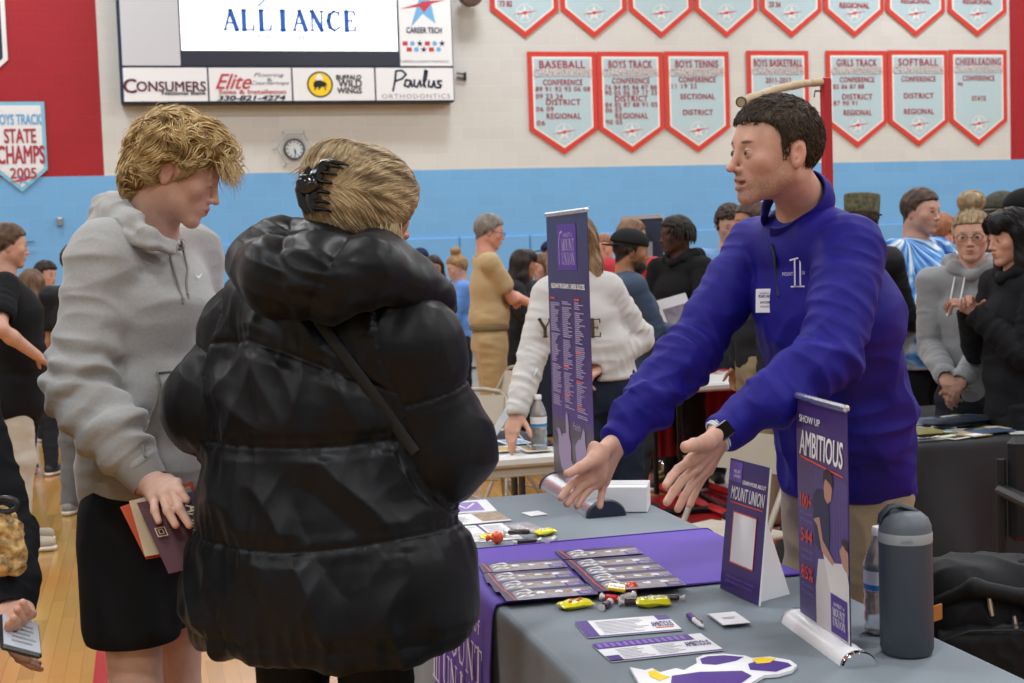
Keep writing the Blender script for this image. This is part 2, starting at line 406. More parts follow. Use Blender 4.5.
def tubes(polys, rad, sides=4, taper=.25):
    """polys (S,N,3), rad (S,) -> verts, faces (many fine locks in one mesh)"""
    S, N, _ = polys.shape; t = np.gradient(polys, axis=1); t /= np.linalg.norm(t, axis=2)[:, :, None] + 1e-9
    ref = np.where(np.abs(t[:, :, 2:3]) < .9, V(0, 0, 1), V(1, 0, 0)); X = np.cross(ref, t); X /= np.linalg.norm(X, axis=2)[:, :, None] + 1e-9; Y = np.cross(t, X)
    prof = np.interp(np.linspace(0, 1, N), [0, .15, .6, 1], [.6, 1, .9, taper]); r = rad[:, None] * prof[None]
    ang = np.arange(sides) * 2 * PI / sides
    V3 = polys[:, :, None] + (X[:, :, None] * np.cos(ang)[None, None, :, None] + Y[:, :, None] * np.sin(ang)[None, None, :, None]) * r[:, :, None, None]
    base = (np.arange(S)[:, None, None] * N + np.arange(N - 1)[None, :, None]) * sides; k = np.arange(sides)[None, None]
    f = np.stack([base + k, base + (k + 1) % sides, base + sides + (k + 1) % sides, base + sides + k], -1).reshape(-1, 4)
    return V3.reshape(-1, 3), f
# ---------------------------------------------------------------- the hall
def wall_material(name, col, pad=False):
    m = mat(name, col, rough=.45, spec=.3)
    nt = m.node_tree; b = nt.nodes['Principled BSDF']; L = nt.links.new
    g = nt.nodes.new('ShaderNodeNewGeometry'); sx = nt.nodes.new('ShaderNodeSeparateXYZ'); cb = nt.nodes.new('ShaderNodeCombineXYZ')
    L(g.outputs['Position'], sx.inputs[0]); L(sx.outputs[0], cb.inputs[0]); L(sx.outputs[2], cb.inputs[1])
    br = nt.nodes.new('ShaderNodeTexBrick'); L(cb.outputs[0], br.inputs['Vector'])
    br.inputs['Scale'].default_value = 1; br.inputs['Brick Width'].default_value = .41; br.inputs['Row Height'].default_value = .2
    br.inputs['Mortar Size'].default_value = .006; br.inputs['Mortar Smooth'].default_value = .4
    c = lin(col); br.inputs['Color1'].default_value = (*c, 1); br.inputs['Color2'].default_value = (*[q * .95 for q in c], 1)
    br.inputs['Mortar'].default_value = (*[min(1, q * 1.04) for q in c], 1)
    L(br.outputs['Color'], b.inputs['Base Color'])
    bp = nt.nodes.new('ShaderNodeBump'); bp.inputs['Strength'].default_value = .35; bp.inputs['Distance'].default_value = .004; bp.invert = True
    L(br.outputs['Fac'], bp.inputs['Height']); L(bp.outputs[0], b.inputs['Normal'])
    return m
m_cream = wall_material('painted block cream', 'd2d2ce'); m_blue = wall_material('painted block blue', '74aee0'); m_red = wall_material('painted block red', 'a3262e')
zb = PW(512, 168.5)[2]
xl = PW(100, 90)[0]; xr = PW(1010, 90)[0]; X0, X1, ZT = -14, 24, 9.5
w = MB()
w.box(((X0 + xl) / 2, WALLY + .15, (zb + ZT) / 2), (xl - X0, .3, ZT - zb), mi=2)
w.box(((xl + xr) / 2, WALLY + .15, (zb + ZT) / 2), (xr - xl, .3, ZT - zb), mi=0)
w.box(((xr + X1) / 2, WALLY + .15, (zb + ZT) / 2), (X1 - xr, .3, ZT - zb), mi=2)
w.box(((X0 + X1) / 2, WALLY + .15, zb / 2), (X1 - X0, .3, zb), mi=1)
tag(w.build('wall_back', [m_cream, m_blue, m_red]), kind='structure')
m_ceil = mat('ceiling deck', 'b9b8b2', .8)
c = MB(); c.box(((X0 + X1) / 2, 4, ZT + .1), (X1 - X0, 34, .2)); tag(c.build('ceiling', m_ceil), kind='structure')
c = MB(); c.box((X0 - .15, 4, ZT / 2), (.3, 34, ZT)); tag(c.build('wall_left', m_cream), kind='structure')
c = MB(); c.box((X1 + .15, 4, ZT / 2), (.3, 34, ZT)); tag(c.build('wall_right', m_cream), kind='structure')
# padded mats on the lower wall
m_pad = mat('blue vinyl mat', '6fa9dc', .42, bump=(3, .15, .01))
pz = PW(460, 237)[2]; px0 = PW(459, 240)[0]; pw = PW(529.5, 240)[0] - px0
k0 = math.ceil((PW(118, 240)[0] - px0) / pw); n = 0
for k in range(k0, int((X1 - px0) / pw)):
    n += 1; b = MB(); b.box((px0 + pw * (k + .5), WALLY - .022, (pz + .1) / 2), (pw - .012, .04, pz - .1), bev=.012)
    tag(b.build('trim_%d' % n, m_pad), kind='structure')
# floor
mf = mat('maple floor', 'c99a55', .2, spec=.5, coat=.3)
nt = mf.node_tree; b_ = nt.nodes['Principled BSDF']; L_ = nt.links.new
g_ = nt.nodes.new('ShaderNodeNewGeometry'); mp_ = nt.nodes.new('ShaderNodeMapping'); mp_.inputs['Rotation'].default_value = (0, 0, PI / 2)
L_(g_.outputs['Position'], mp_.inputs[0])
br = nt.nodes.new('ShaderNodeTexBrick'); L_(mp_.outputs[0], br.inputs['Vector']); br.inputs['Scale'].default_value = 1
br.inputs['Brick Width'].default_value = .9; br.inputs['Row Height'].default_value = .057; br.inputs['Mortar Size'].default_value = .0008; br.offset = .37
br.inputs['Color1'].default_value = (*lin('b98b4e'), 1); br.inputs['Color2'].default_value = (*lin('a3783c'), 1); br.inputs['Mortar'].default_value = (*lin('8a6230'), 1)
nz = nt.nodes.new('ShaderNodeTexNoise'); nz.inputs['Scale'].default_value = 1.3; L_(g_.outputs['Position'], nz.inputs['Vector'])
mx = nt.nodes.new('ShaderNodeMix'); mx.data_type = 'RGBA'; mx.blend_type = 'OVERLAY'; mx.inputs[0].default_value = .25
L_(br.outputs['Color'], mx.inputs[6]); L_(nz.outputs['Color'], mx.inputs[7]); L_(mx.outputs[2], b_.inputs['Base Color'])
c = MB(); c.box(((X0 + X1) / 2, 4, -.05), (X1 - X0, 34, .1)); tag(c.build('floor', mf), kind='structure')
m_court = mat('red court paint', 'a8282c', .25, coat=.3)
a = PH(99.4, 626); b = PH(87, 683); d = PH(112, 683)
c = MB(); wd = .075; y0, y1 = 1.0, 20.2; xm = (a[0] + b[0]) / 2
c.box((xm + wd / 2 + .01, (y0 + y1) / 2, .0005), (wd, y1 - y0, .002)); tag(c.build('trim_court_line', m_court), kind='structure')
q = PH(690, 493); c = MB(); c.box(((q[0] + 9) / 2 + .0, q[1] - 4, .0005), (9 - q[0] + .9, 8, .0021)); tag(c.build('trim_court_border', m_court), kind='structure')
# ---- lamps under the ceiling
m_lamp = mat('lamp diffuser', 'ffffff', emit=3.0); m_case = mat('lamp casing', 'cfcfcc', .5)
n = 0
for iy in range(5):
    for ix in range(5):
        x = -9 + ix * 7; y = -7 + iy * 6.2
        e = empty('ceiling_lamp', (x, y, 8.6), 'white flat lamp hung under the gym ceiling', 'lamp', 'ceiling lamps')
        b = MB(); b.box((x, y, 8.66), (1.25, .62, .1), bev=.02); b.tube([(x - .4, y, 8.7), (x - .4, y, 9.49)], .006); b.tube([(x + .4, y, 8.7), (x + .4, y, 9.49)], .006)
        b.build('casing', m_case, e)
        b = MB(); b.box((x, y, 8.603), (1.15, .52, .012)); b.build('diffuser', m_lamp, e)
        ld = bpy.data.lights.new('lamp_light', 'AREA'); ld.shape = 'RECTANGLE'; ld.size = 1.6; ld.size_y = .9; ld.energy = LAMP_W if 'LAMP_W' in globals() else 260
        ld.color = (.9, .955, 1); lo = bpy.data.objects.new('lamp_light', ld); lo.location = (0, 0, -.03); lo.parent = e; COL.objects.link(lo)
wd_ = bpy.data.worlds.new('world'); SC.world = wd_; wd_.use_nodes = True
wd_.node_tree.nodes['Background'].inputs[0].default_value = (.93, .96, 1, 1); wd_.node_tree.nodes['Background'].inputs[1].default_value = .35
# ---------------------------------------------------------------- scoreboard
WU = V(1, 0, 0); WW = V(0, 0, 1)
def wq(x, y, off): p = PW(x, y, off); return p[0], p[2]
SO = .30
pl = Plane((0, WALLY - SO, 0), WU, WW)
m_frame = mat('scoreboard frame', '1c2c4a', .4); m_white = mat('white panel', 'e9ebee', .4); m_panel = mat('grey panel', 'c9ccd2', .35)
m_dark = mat('dark strip', '2b2d3c', .35); m_screen = mat('lit screen', 'f7faff', emit=.98); m_navy = mat('print navy', '16213f', .5)
m_scr_blue = mat('screen lettering', '1b4f9c', emit=.6); m_scr_pale = mat('screen pale lettering', '86a8d2', emit=.25)
m_maroon = mat('print maroon', '5a1638', .5); m_pred = mat('print red', 'c23a48', .5); m_yel = mat('print yellow', 'f2cf1d', .5); m_blk = mat('print black', '15151a', .5); m_grey = mat('print grey', '8d8f97', .5)
m_lblue = mat('print light blue', '6fb0e0', .5)
L0 = wq(121, 104.5, SO); R0 = wq(455, 101.5, SO); zbot = (L0[1] + R0[1]) / 2; xL, xR = L0[0], R0[0]
def ux(x, y=80): return wq(x, y, SO)[0]
def uz(x, y): return wq(x, y, SO)[1]
ztop = zbot + 3.2
sb = empty('scoreboard', (xL, WALLY, zbot), 'large wall scoreboard with lit screen above a row of four sponsor panels', 'scoreboard')
b = MB(); b.box(((xL + xR) / 2, WALLY - SO / 2, (zbot + ztop) / 2), (xR - xL, SO - .002, ztop - zbot), bev=.02); b.build('cabinet', m_frame, sb)
g = .03
rowt = uz(300, 66.5); dv = [ux(121) + g, ux(208), ux(292), ux(375), ux(455) - g]
def panel(name, x0, z0, x1, z1, m, n=.012):
    b = MB(); b.box(((x0 + x1) / 2, WALLY - SO - n / 2, (z0 + z1) / 2), (x1 - x0, n, z1 - z0)); return b.build(name, m, sb)
zlow = zbot + g
sp = [panel('sponsor_panel', dv[i] + (.012 if i else 0), zlow, dv[i + 1] - (.012 if i < 3 else 0), rowt - .02, m_white) for i in range(4)]
for o, t in zip(sp, ('white panel lettered CONSUMERS National Bank', 'white panel lettered Elite with a phone number', 'white panel with round yellow buffalo sign', 'white panel with script lettering Paulus')): o['label'] = t
zs = uz(290, 51); xs0 = ux(180.5, 30); xs1 = ux(397, 30)
panel('side_panel', dv[0], rowt + .01, xs0 - .02, ztop - g, m_panel)['label'] = 'blank pale grey panel'
panel('dark_strip', xs0, rowt + .01, xs1, zs, m_dark)
scr = panel('screen', xs0, zs, xs1, ztop - g, m_screen)
ct = panel('side_panel', xs1 + .03, rowt + .01, dv[4], ztop - g, m_white); ct['label'] = 'white panel lettered CAREER TECH'
def S(x, y): return wq(x, y, SO + .014)
pl = Plane((0, WALLY - SO - .014, 0), WU, WW)
def tp(mb, t, x0, y0, x1, y1, **k):   # lettering between two corners of the photo frame
    a = S(x0, y1); b = S(x1, y0); pl.text(mb, t, a[0], a[1], b[0], b[1], **k)
b = MB(); a1 = S(224, 30); a2 = S(357, 10); serif(pl, b, 'ALLIANCE', a1[0], a1[1], a2[0], a2[1] - .02, bold=2.1); b.build('lettering', m_scr_blue, scr)
b = MB(); a1 = S(241, 40); a2 = S(341, 35.2); pl.text(b, 'CITY SCHOOLS', a1[0], a1[1], a2[0], a2[1], n=.003, bold=.01, spacing=1.9); b.build('lettering', m_scr_pale, scr)
b = MB(); a1 = S(258, 6); pl.stroke(b, [a1, (a1[0] + .22, a1[1] + .2), (a1[0] + .5, a1[1] + .32)], .03); b.build('emblem', m_scr_pale, scr)
b = MB(); tp(b, 'C', 124, 79, 136, 93, bold=.02); tp(b, 'ONSUMERS', 137, 81.5, 205.5, 91.5, bold=.02); b.build('lettering', m_maroon, sp[0])
b = MB(); tp(b, 'National Bank', 162, 89.5 + 1.5, 206, 95, bold=.02); b.build('lettering', m_navy, sp[0])
b = MB(); tp(b, 'Elite', 216, 74, 251, 89, shear=.45, bold=.01); tp(b, 'Sales & Installation', 219, 89.5, 286, 94, bold=.01); b.build('lettering', m_pred, sp[1])
b = MB(); tp(b, 'Flooring', 254, 73, 284, 78, shear=.3); tp(b, '&', 267, 78, 272, 81.5); tp(b, 'Countertops', 251, 81, 289, 86, shear=.3); tp(b, '330-821-4274', 218, 95.5, 285, 100.5, shear=.2, bold=.03); b.build('lettering', m_navy, sp[1])
# round yellow sign with buffalo
c0 = S(320, 84.5); r0 = (S(333, 84)[0] - S(307, 84)[0]) / 2
b = MB(); pl.disc(b, c0[0], c0[1], r0, .001); b.build('emblem', m_blk, sp[2])
b = MB(); pl.disc(b, c0[0], c0[1], r0 * .88, .002); b.build('emblem', m_yel, sp[2])
buf = [(-.62, -.1), (-.55, .2), (-.35, .35), (-.05, .42), (.2, .3), (.45, .22), (.6, .05), (.62, -.25), (.55, -.1), (.5, -.15), (.52, -.5), (.42, -.5), (.38, -.2), (.1, -.25), (-.12, -.5), (-.22, -.48), (-.12, -.22), (-.35, -.3), (-.45, -.55), (-.55, -.5), (-.5, -.3)]
b = MB(); pl.poly(b, [(c0[0] + q[0] * r0 * .85, c0[1] + q[1] * r0 * .85) for q in buf], .003); b.build('emblem', m_blk, sp[2])
b = MB(); pl.poly(b, [(c0[0] + q[0] * r0, c0[1] + q[1] * r0) for q in ((-.28, .35), (-.1, .3), (.05, .38), (.28, .32), (.2, .6), (.02, .8), (-.2, .72), (-.34, .55))], .004); b.build('emblem', m_white, sp[2])
b = MB(); tp(b, 'BUFFALO', 336.5, 75, 361, 79.5, bold=.03); tp(b, 'WILD', 338.5, 80, 361.5, 87, bold=.02); tp(b, 'WINGS', 337.5, 87.5, 361.5, 93.5, bold=.02); b.build('lettering', m_blk, sp[2])
b = MB()
def scr_pts(L): return [S(392 + u * 50, 92 - w_ * 22) for u, w_ in L]
for st in ([(.02, .05), (.06, .5), (.08, .95), (.2, .98), (.28, .8), (.2, .6), (.07, .5)], [(.36, .52), (.28, .55), (.25, .3), (.33, .22), (.38, .5), (.4, .24)], [(.45, .55), (.44, .28), (.5, .22), (.56, .52), (.58, .24)], [(.62, .3), (.68, .6), (.7, .95), (.66, .98), (.63, .5), (.66, .22)], [(.74, .52), (.73, .25), (.8, .22), (.84, .5), (.86, .24)], [(.99, .5), (.92, .5), (.92, .38), (.98, .3), (.96, .2), (.88, .2)]):
    pl.stroke(b, scr_pts(st), .03)
b.build('lettering', m_navy, sp[3])
b = MB(); tp(b, 'ORTHODONTICS', 382, 93.8, 450, 98.5, spacing=1.2); b.build('lettering', m_grey, sp[3])
def star(pl, mb, u, w, r, n=.001, mi=0, rot=0.0, inner=.4):
    pl.poly(mb, [(u + (r if k % 2 == 0 else r * inner) * math.sin(k * PI / 5 + rot), w + (r if k % 2 == 0 else r * inner) * math.cos(k * PI / 5 + rot)) for k in range(10)], n, mi)
def star_emblem(pl, u, w, r, parent, mw=None, extra=True):
    b = MB(); star(pl, b, u, w, r, .001, inner=.33); 
    if extra: pl.ring(b, u, w, r * .98, r * 1.06, .001)
    b.build('emblem', mw, parent)
    b = MB(); pl.poly(b, [(u - r * 1.45, w - r * .15), (u - r * .2, w - r * .08), (u + r * 1.55, w + r * .32), (u + r * .25, w + r * .22)], .002)
    pl.poly(b, [(u - r * .3, w + r * .1), (u + r * .05, w - r * .2), (u + r * .3, w + r * .1), (u, w + r * .3)], .0025); b.build('emblem', m_pred, parent)
a = S(424, 8); r = .27
b = MB(); pl.poly(b, [(a[0] - .2, a[1] - .27), (a[0] - .02, a[1] - .08), (a[0] + .16, a[1] - .22), (a[0] + .1, a[1] + .1), (a[0] + .02, a[1] + .4), (a[0] - .08, a[1] + .1)], .001); b.build('emblem', m_lblue, ct)
b = MB(); pl.poly(b, [(a[0] - .36, a[1] - .02), (a[0] - .05, a[1] + .02), (a[0] + .33, a[1] + .12), (a[0] + .05, a[1] + .1)], .002); pl.poly(b, [(a[0] - .1, a[1] + .05), (a[0], a[1] - .06), (a[0] + .1, a[1] + .05), (a[0], a[1] + .1)], .003); b.build('emblem', m_pred, ct)
b = MB(); tp(b, 'CAREER TECH', 406.5, 27.5, 441.5, 33, bold=.02); tp(b, 'CAREERTECH.ALLIANCECITYSCHOOLS.ORG', 401, 60.5, 449, 62.5); b.build('lettering', m_navy, ct)
for k in range(11):
    q = S((405 if k < 6 else 409) + (k % 6) * 7.4, 43.5 if k < 6 else 49.5); b = MB()
    if k % 3 == 0: pl.rect(b, q[0] - .035, q[1] - .03, q[0] + .04, q[1] + .03)
    elif k % 3 == 1: pl.disc(b, q[0], q[1], .035)
    else: star(pl, b, q[0], q[1], .05)
    b.build('icon', (m_pred, m_navy, m_lblue)[(k * 2) % 3], ct)
# bracket to the right of the board
b = MB(); e0 = PW(456, 73.5); e1 = PW(464, 74.5); e2 = PW(456, 77.5); e3 = PW(464, 79)
for p, q in ((e0, e1), (e2, e3)): b.tube([p + V(0, -.05, 0), q + V(0, -.05, 0)], .012)
b.box((e1 + e3) / 2 + V(0.01, -.025, 0), (.03, .05, .12))
tag(b.build('cable_conduit', mat('dark steel', '3a3a3c', .5, .6)), 'pair of short dark conduits on the wall right of the scoreboard', 'conduit')
b = MB(); pp = PW(466, -3); b.lathe(pp + V(0, -.3, 0), [(.05, -.12), (.16, -.1), (.2, 0), (.14, .12), (.05, .15)], 20, axis=(0, 1, .3)); b.box(pp + V(0, -.1, .05), (.08, .22, .08))
tag(b.build('wall_speaker', mat('brown horn', '6b5a55', .6), smooth='auto'), 'round brown horn speaker high on the wall at the top edge', 'speaker')
# ---------------------------------------------------------------- clock
cc = PW(294.5, 149, .06); ck = empty('wall_clock', cc, 'round wall clock in a hexagonal wire guard on the cream wall', 'clock')
rk = (PW(305, 149)[0] - PW(284, 149)[0]) / 2; cy = WALLY
b = MB(); b.lathe((cc[0], cy, cc[2]), [(rk, 0), (rk, .06), (rk * .98, .075), (rk * .86, .075), (rk * .84, .06)], 36, axis=(0, -1, 0)); b.build('case', mat('clock case', '30343a', .4), ck, 'auto')
b = MB(); b.lathe((cc[0], cy, cc[2]), [(rk * .86, .05), (rk * .86, .062)], 36, axis=(0, -1, 0)); b.build('dial', mat('clock dial', 'c9d2d6', .4), ck)
plc = Plane((cc[0], cy - .064, cc[2]), WU, WW)
b = MB()
for k in range(12):
    a = k * PI / 6; plc.stroke(b, [(math.sin(a) * rk * .64, math.cos(a) * rk * .64), (math.sin(a) * rk * .78, math.cos(a) * rk * .78)], .014)
b.build('hour_marks', m_blk, ck)
for a, l, wdt in ((2.9, .42, .018), (3.05, .66, .012)):
    b = MB(); plc.stroke(b, [(0, 0), (math.sin(a) * rk * l, math.cos(a) * rk * l)], wdt, .002); b.build('hand', m_blk, ck)
m_wire = mat('guard wire', '9aa0a0', .4, .5); b = MB(); rh = rk * 1.62
hp = [V(cc[0] + rh * 1.05 * math.cos(k * PI / 3), cy - .13, cc[2] + rh * math.sin(k * PI / 3)) for k in range(6)]
for k in range(6): b.tube([hp[k], hp[(k + 1) % 6]], .008, 6); b.tube([hp[k], V(cc[0] + rh * 1.25 * math.cos(k * PI / 3), cy - .005, cc[2] + rh * 1.2 * math.sin(k * PI / 3))], .006, 6)
b.build('wire_guard', m_wire, ck)
# small wall plate at the left
p = PW(60, 221.5); e = empty('wall_call_box', p, 'small grey call box on the blue wall at the left', 'wall box')
b = MB(); b.box(p + V(0, -.03, 0), (.07, .06, .12), bev=.01); b.build('box', mat('box grey', '8a8f94', .4, .4), e)
b = MB(); b.box(p + V(0, -.062, .045), (.06, .006, .02)); b.build('cover', m_white, e); b = MB(); b.box(p + V(0, -.063, 0), (.03, .006, .03)); b.build('indicator', mat('indicator', 'b08a50', .5), e)
p = PW(19, 251.5); b = MB(); b.box(p + V(0, -.05, 0), (.11, .03, .03)); tag(b.build('wall_plate', m_white), 'small white plate on the blue wall beside the dark haired head', 'plate')
p = PW(22, 242.5); b = MB(); b.tube([PW(9, 242.7) + V(0, -.06, 0), PW(35, 241.7) + V(0, -.06, 0)], .012); tag(b.build('wall_rail', mat('rail grey', '5a7896', .5)), 'thin dark rail fixed on the blue wall at the far left', 'rail')
p = PW(516, 304); e = empty('outlet_plate', p, 'steel outlet plate on the blue mats behind the khaki uniform', 'outlet')
p = PW(513, 267); b = MB(); b.box(p + V(0, -.05, 0), (.2, .02, .17), bev=.005); b.build('plate', mat('plate steel', '9a9c9a', .4, .5), e)
b = MB(); b.box(p + V(-.05, -.062, 0), (.05, .01, .09)); b.box(p + V(.05, -.062, 0), (.05, .01, .09)); b.build('socket', m_blk, e); e.location = [0, 0, 0]
# ---------------------------------------------------------------- pennants
m_bred = mat('pennant red border', 'cf3a2e', .55, bump=(20, .1, .01)); m_bfield = mat('pennant pale blue field', 'b3ccd4', .6, bump=(6, .25, .02)); m_bwhite = mat('pennant white', 'e6e6e4', .6); m_bink = mat('pennant ink', 'a83846', .6)
PEN = 0
def pennant(xa, xb, yt, ysd, xt, ytip, label, lines=None, top=True, field=m_bfield, border=m_bred, white=m_bwhite, bw=.075, group=None, emblem=True, H=None):
    """xa,xb at top; side bottoms at ysd; tip"""
    a = PW(xa, ysd); b_ = PW(xb, ysd); t = PW(xt, ytip); xm = (a[0] + b_[0]) / 2; hw = (b_[0] - a[0]) / 2
    zs = (a[2] + b_[2]) / 2; ztip = t[2]; zt = PW((xa + xb) / 2, yt)[2] if H is None else zs + H
    xm = t[0] * .5 + xm * .5
    e = empty('pennant', (xm, WALLY, zt), label, 'banner', group)
    def outline(s_, n): # inset
        return [V(xm - hw + s_, WALLY - n, zt - s_), V(xm - hw + s_, WALLY - n, zs + s_ * .42), V(xm, WALLY - n, ztip + s_ * 1.25), V(xm + hw - s_, WALLY - n, zs + s_ * .42), V(xm + hw - s_, WALLY - n, zt - s_)]
    for nm, s_, n, m in (('border', 0, .03, border), ('lining', bw, .034, white), ('field', bw + .03, .037, field)):
        b = MB(); b.prism(outline(s_, n), (0, .012, 0)); b.build(nm, m, e)
    pn = Plane((xm, WALLY - .039, 0), WU, WW); iw = hw - bw * .6
    if emblem: star_emblem(pn, 0, zs + (ztip - zs) * .12, .13, e, white)
    return e, pn, xm, iw, zt, zs
def pen_text(e, pn, iw, zt, items):
    """items: (text, top offset, height, half-width fraction, bold, align-left?, outlined)"""
    b = MB(); o = MB()
    for t, dz, h, fr, bold, u0 in items:
        dz = dz * .9 - .035
        wv = iw * fr
        lo = -wv if u0 is None else u0 * iw; hi = wv if u0 is None else u0 * iw + 2 * wv
        if t == 'CHAMPIONSHIPS':
            pn.text(o, t, lo, zt - dz - h, hi, zt - dz, .0005, bold=.03); pn.text(b, t, lo, zt - dz - h, hi, zt - dz, .0062, bold=.03, spacing=1.15); pn.text(o, t, lo, zt - dz - h, hi, zt - dz, .0122, spacing=1.15)
        else: pn.text(b, t, lo, zt - dz - h, hi, zt - dz, .001, bold=bold * .4, spacing=1.12)
    b.build('lettering', m_bink, e)
    if o.v: o.build('lettering', m_bwhite, e)
def champs(first, rest):
    L = [(first, .19, .11, .72 if len(first) < 12 else .86, .05, None), ('CHAMPIONSHIPS', .315, .12, .9, 0, None)]
    return L + rest
R2 = [(527.8, 596.5, 52, 130, 565.3, 154.5, 'red bordered pale blue pennant headed BASEBALL', champs('BASEBALL', [('CONFERENCE', .5, .085, .62, .05, None), ('89 91 92 93 06 08', .62, .07, .86, .02, -.86), ('09 23 24', .74, .07, .42, .02, -.86), ('DISTRICT', .83, .085, .54, .05, None), ('06 09', .95, .07, .27, .02, -.86), ('REGIONAL', 1.06, .085, .54, .05, None), ('06', 1.18, .07, .13, .02, -.86)])),
 (597.3, 663, 52, 129, 632.8, 152.8, 'red bordered pennant headed BOYS TRACK', champs('BOYS TRACK', [('CONFERENCE', .48, .085, .62, .05, None), ('76 84 85 86 87 88', .6, .07, .86, .02, -.86), ('90 05 06 07 17 23', .69, .07, .86, .02, -.86), ('DISTRICT', .78, .085, .54, .05, None), ('84 85 87 88 91 05', .89, .07, .86, .02, -.86), ('06 07', .98, .07, .27, .02, -.86), ('REGIONAL', 1.07, .085, .54, .05, None), ('90 05', 1.18, .07, .27, .02, -.86)])),
 (664, 728.5, 51.8, 128, 699, 152.2, 'red bordered pennant headed BOYS TENNIS', champs('BOYS TENNIS', [('CONFERENCE', .47, .085, .62, .05, None), ('11 19 22', .59, .07, .42, .02, -.86), ('SECTIONAL', .76, .08, .58, .05, None), ('DISTRICT', 1.03, .08, .5, .05, None)])),
 (747, 808.5, 51, 124.5, 779, 149.5, 'red bordered pennant headed BOYS BASKETBALL half behind the navy pullover head', champs('BOYS BASKETBALL', [('2011-2012', .5, .09, .45, .03, None), ('SEASON', .65, .08, .34, .05, None), ('01', .82, .08, .1, .05, None)])),
 (825.4, 886, 51, 123, 857.8, 147.8, 'red bordered pennant headed GIRLS TRACK right of the red post', champs('GIRLS TRACK', [('CONFERENCE', .5, .085, .62, .05, None), ('85 86 87 88', .63, .07, .55, .02, -.86), ('DISTRICT', .8, .085, .54, .05, None), ('87 90 91', .92, .07, .42, .02, -.86), ('REGIONAL', 1.08, .085, .5, .05, None)])),
 (887, 946.8, 50.6, 122.3, 919, 146.5, 'red bordered pennant headed SOFTBALL', champs('SOFTBALL', [('CONFERENCE', .5, .085, .62, .05, None), ('DISTRICT', .8, .085, .54, .05, None), ('REGIONAL', 1.08, .085, .54, .05, None)])),
 (947.8, 1005.4, 50.2, 121.3, 979, 145.6, 'red bordered pennant headed CHEERLEADING at the right end of the lower row', champs('CHEERLEADING', [('CONFERENCE', .5, .085, .6, .05, None), ('96', .62, .06, .09, .02, -.78), ('STATE', .87, .075, .26, .05, None)]))]
for xa, xb, yt, ys, xt, ytp, lab, items in R2:
    e, pn, xm, iw, zt, zs = pennant(xa, xb, yt, ys, xt, ytp, lab); pen_text(e, pn, iw, zt, items)
nth = ['leftmost', 'second from left', 'third from left', 'fourth from left', 'fifth from left', 'sixth from left', 'seventh from left', 'rightmost']
R1 = [(490, 558, 10.5, 524.7, 38.2, '73 82'), (560, 626, 10.5, 594, 38.3, ''), (628, 692, 10.5, 661, 38.3, ''), (694, 757, 10.5, 726, 37.9, ''), (760, 821, 11, 791, 37.6, '23 24'), (823, 883, 11, 854, 37.3, 'REGIONAL'), (885, 944, 11.5, 915, 37, 'REGIONAL'), (947, 1005.5, 12, 976.6, 36.6, 'REGIONAL')]
for k, (xa, xb, ys, xt, ytp, tx) in enumerate(R1):
    e, pn, xm, iw, zt, zs = pennant(xa, xb, 0, ys, xt, ytp, 'red bordered pennant in the upper row, %s, cut by the photo top' % nth[k], H=1.15)
    if tx:
        b = MB(); wv = iw * (.54 if tx == 'REGIONAL' else .2); u = -wv if tx == 'REGIONAL' else -iw * .8
        zt2 = zs + (.12 if tx == 'REGIONAL' and k != 5 else .04 if tx == 'REGIONAL' else .05)
        pn.text(b, tx, u, zt2, u + 2 * wv, zt2 + .08, bold=.03); b.build('lettering', m_bink, e)
# the two at the left
m_wf = mat('pennant plain white', 'e4e6ea', .6); m_lb = mat('pennant light blue border', '7fc0dc', .6)
e, pn, xm, iw, zt, zs = pennant(-4, 49, 102, 170, 21.5, 192, 'white pennant with light blue border lettered STATE CHAMPS 2005', field=m_wf, border=m_lb, white=m_wf, bw=.05, emblem=False)
b = MB(); pn.text(b, 'BOYS TRACK', -iw * .95, zt - .31, iw * .95, zt - .17, bold=.03); b.build('lettering', m_lblue, e)
b = MB(); pn.text(b, 'STATE', -iw * .62, zt - .56, iw * .68, zt - .37, bold=.03); pn.text(b, 'CHAMPS', -iw * .95, zt - .84, iw * 1.0, zt - .6, bold=.03); pn.text(b, '2005', -iw * .45, zt - 1.04, iw * .62, zt - .90, bold=.02); b.build('lettering', m_bink, e)
b = MB(); star(pn, b, .02, zs - .13, .11, .001, inner=.35); b.build('emblem', m_lblue, e)
b = MB(); pn.poly(b, [(-.17, zs - .17), (0, zs - .16), (.2, zs - .09), (.02, zs - .11)], .002); b.build('emblem', m_pred, e)
e, pn, xm, iw, zt, zs = pennant(-45, 8.5, 0, 60, -18, 84, 'white pennant edged navy, only its right edge in frame at the top left', field=mat('pennant green field', '1f5b4a', .6), border=m_wf, white=m_navy, bw=.06, emblem=False, H=1.2)
# ---------------------------------------------------------------- red post with wooden arm
Zp = 6.5; t = P(822, 78, Zp); xb_, yb_ = t[0], t[1]
e = empty('steel_post', (xb_ + .018, yb_, 0), 'tall red steel post behind the head of the person in the navy pullover', 'post')
b = MB(); b.box((xb_ + .018, yb_, (t[2]) / 2 + .004), (.042, .042, t[2] - .008), bev=.004); b.build('upright', mat('post red', 'b3282c', .4), e)
b = MB(); b.lathe((xb_ + .018, yb_, 0), [(.22, 0), (.22, .02), (.06, .035), (.03, .06)], 28); b.build('base', mat('post red', 'b3282c'), e, 'auto')
b = MB(); q = P(815, 91, Zp); b.tube([q, q + V(.05, 0, 0)], .004); b.tube([q, q + V(-.005, 0, -.03)], .003); b.build('pin', mat('dark steel', '333333'), e)
b = MB(); a = P(741, 102, Zp - 1.0); q = P(821, 82, Zp); pts = [a + (q - a) * s + V(0, 0, .016 * math.sin(s * PI)) for s in np.linspace(0, 1, 12)]
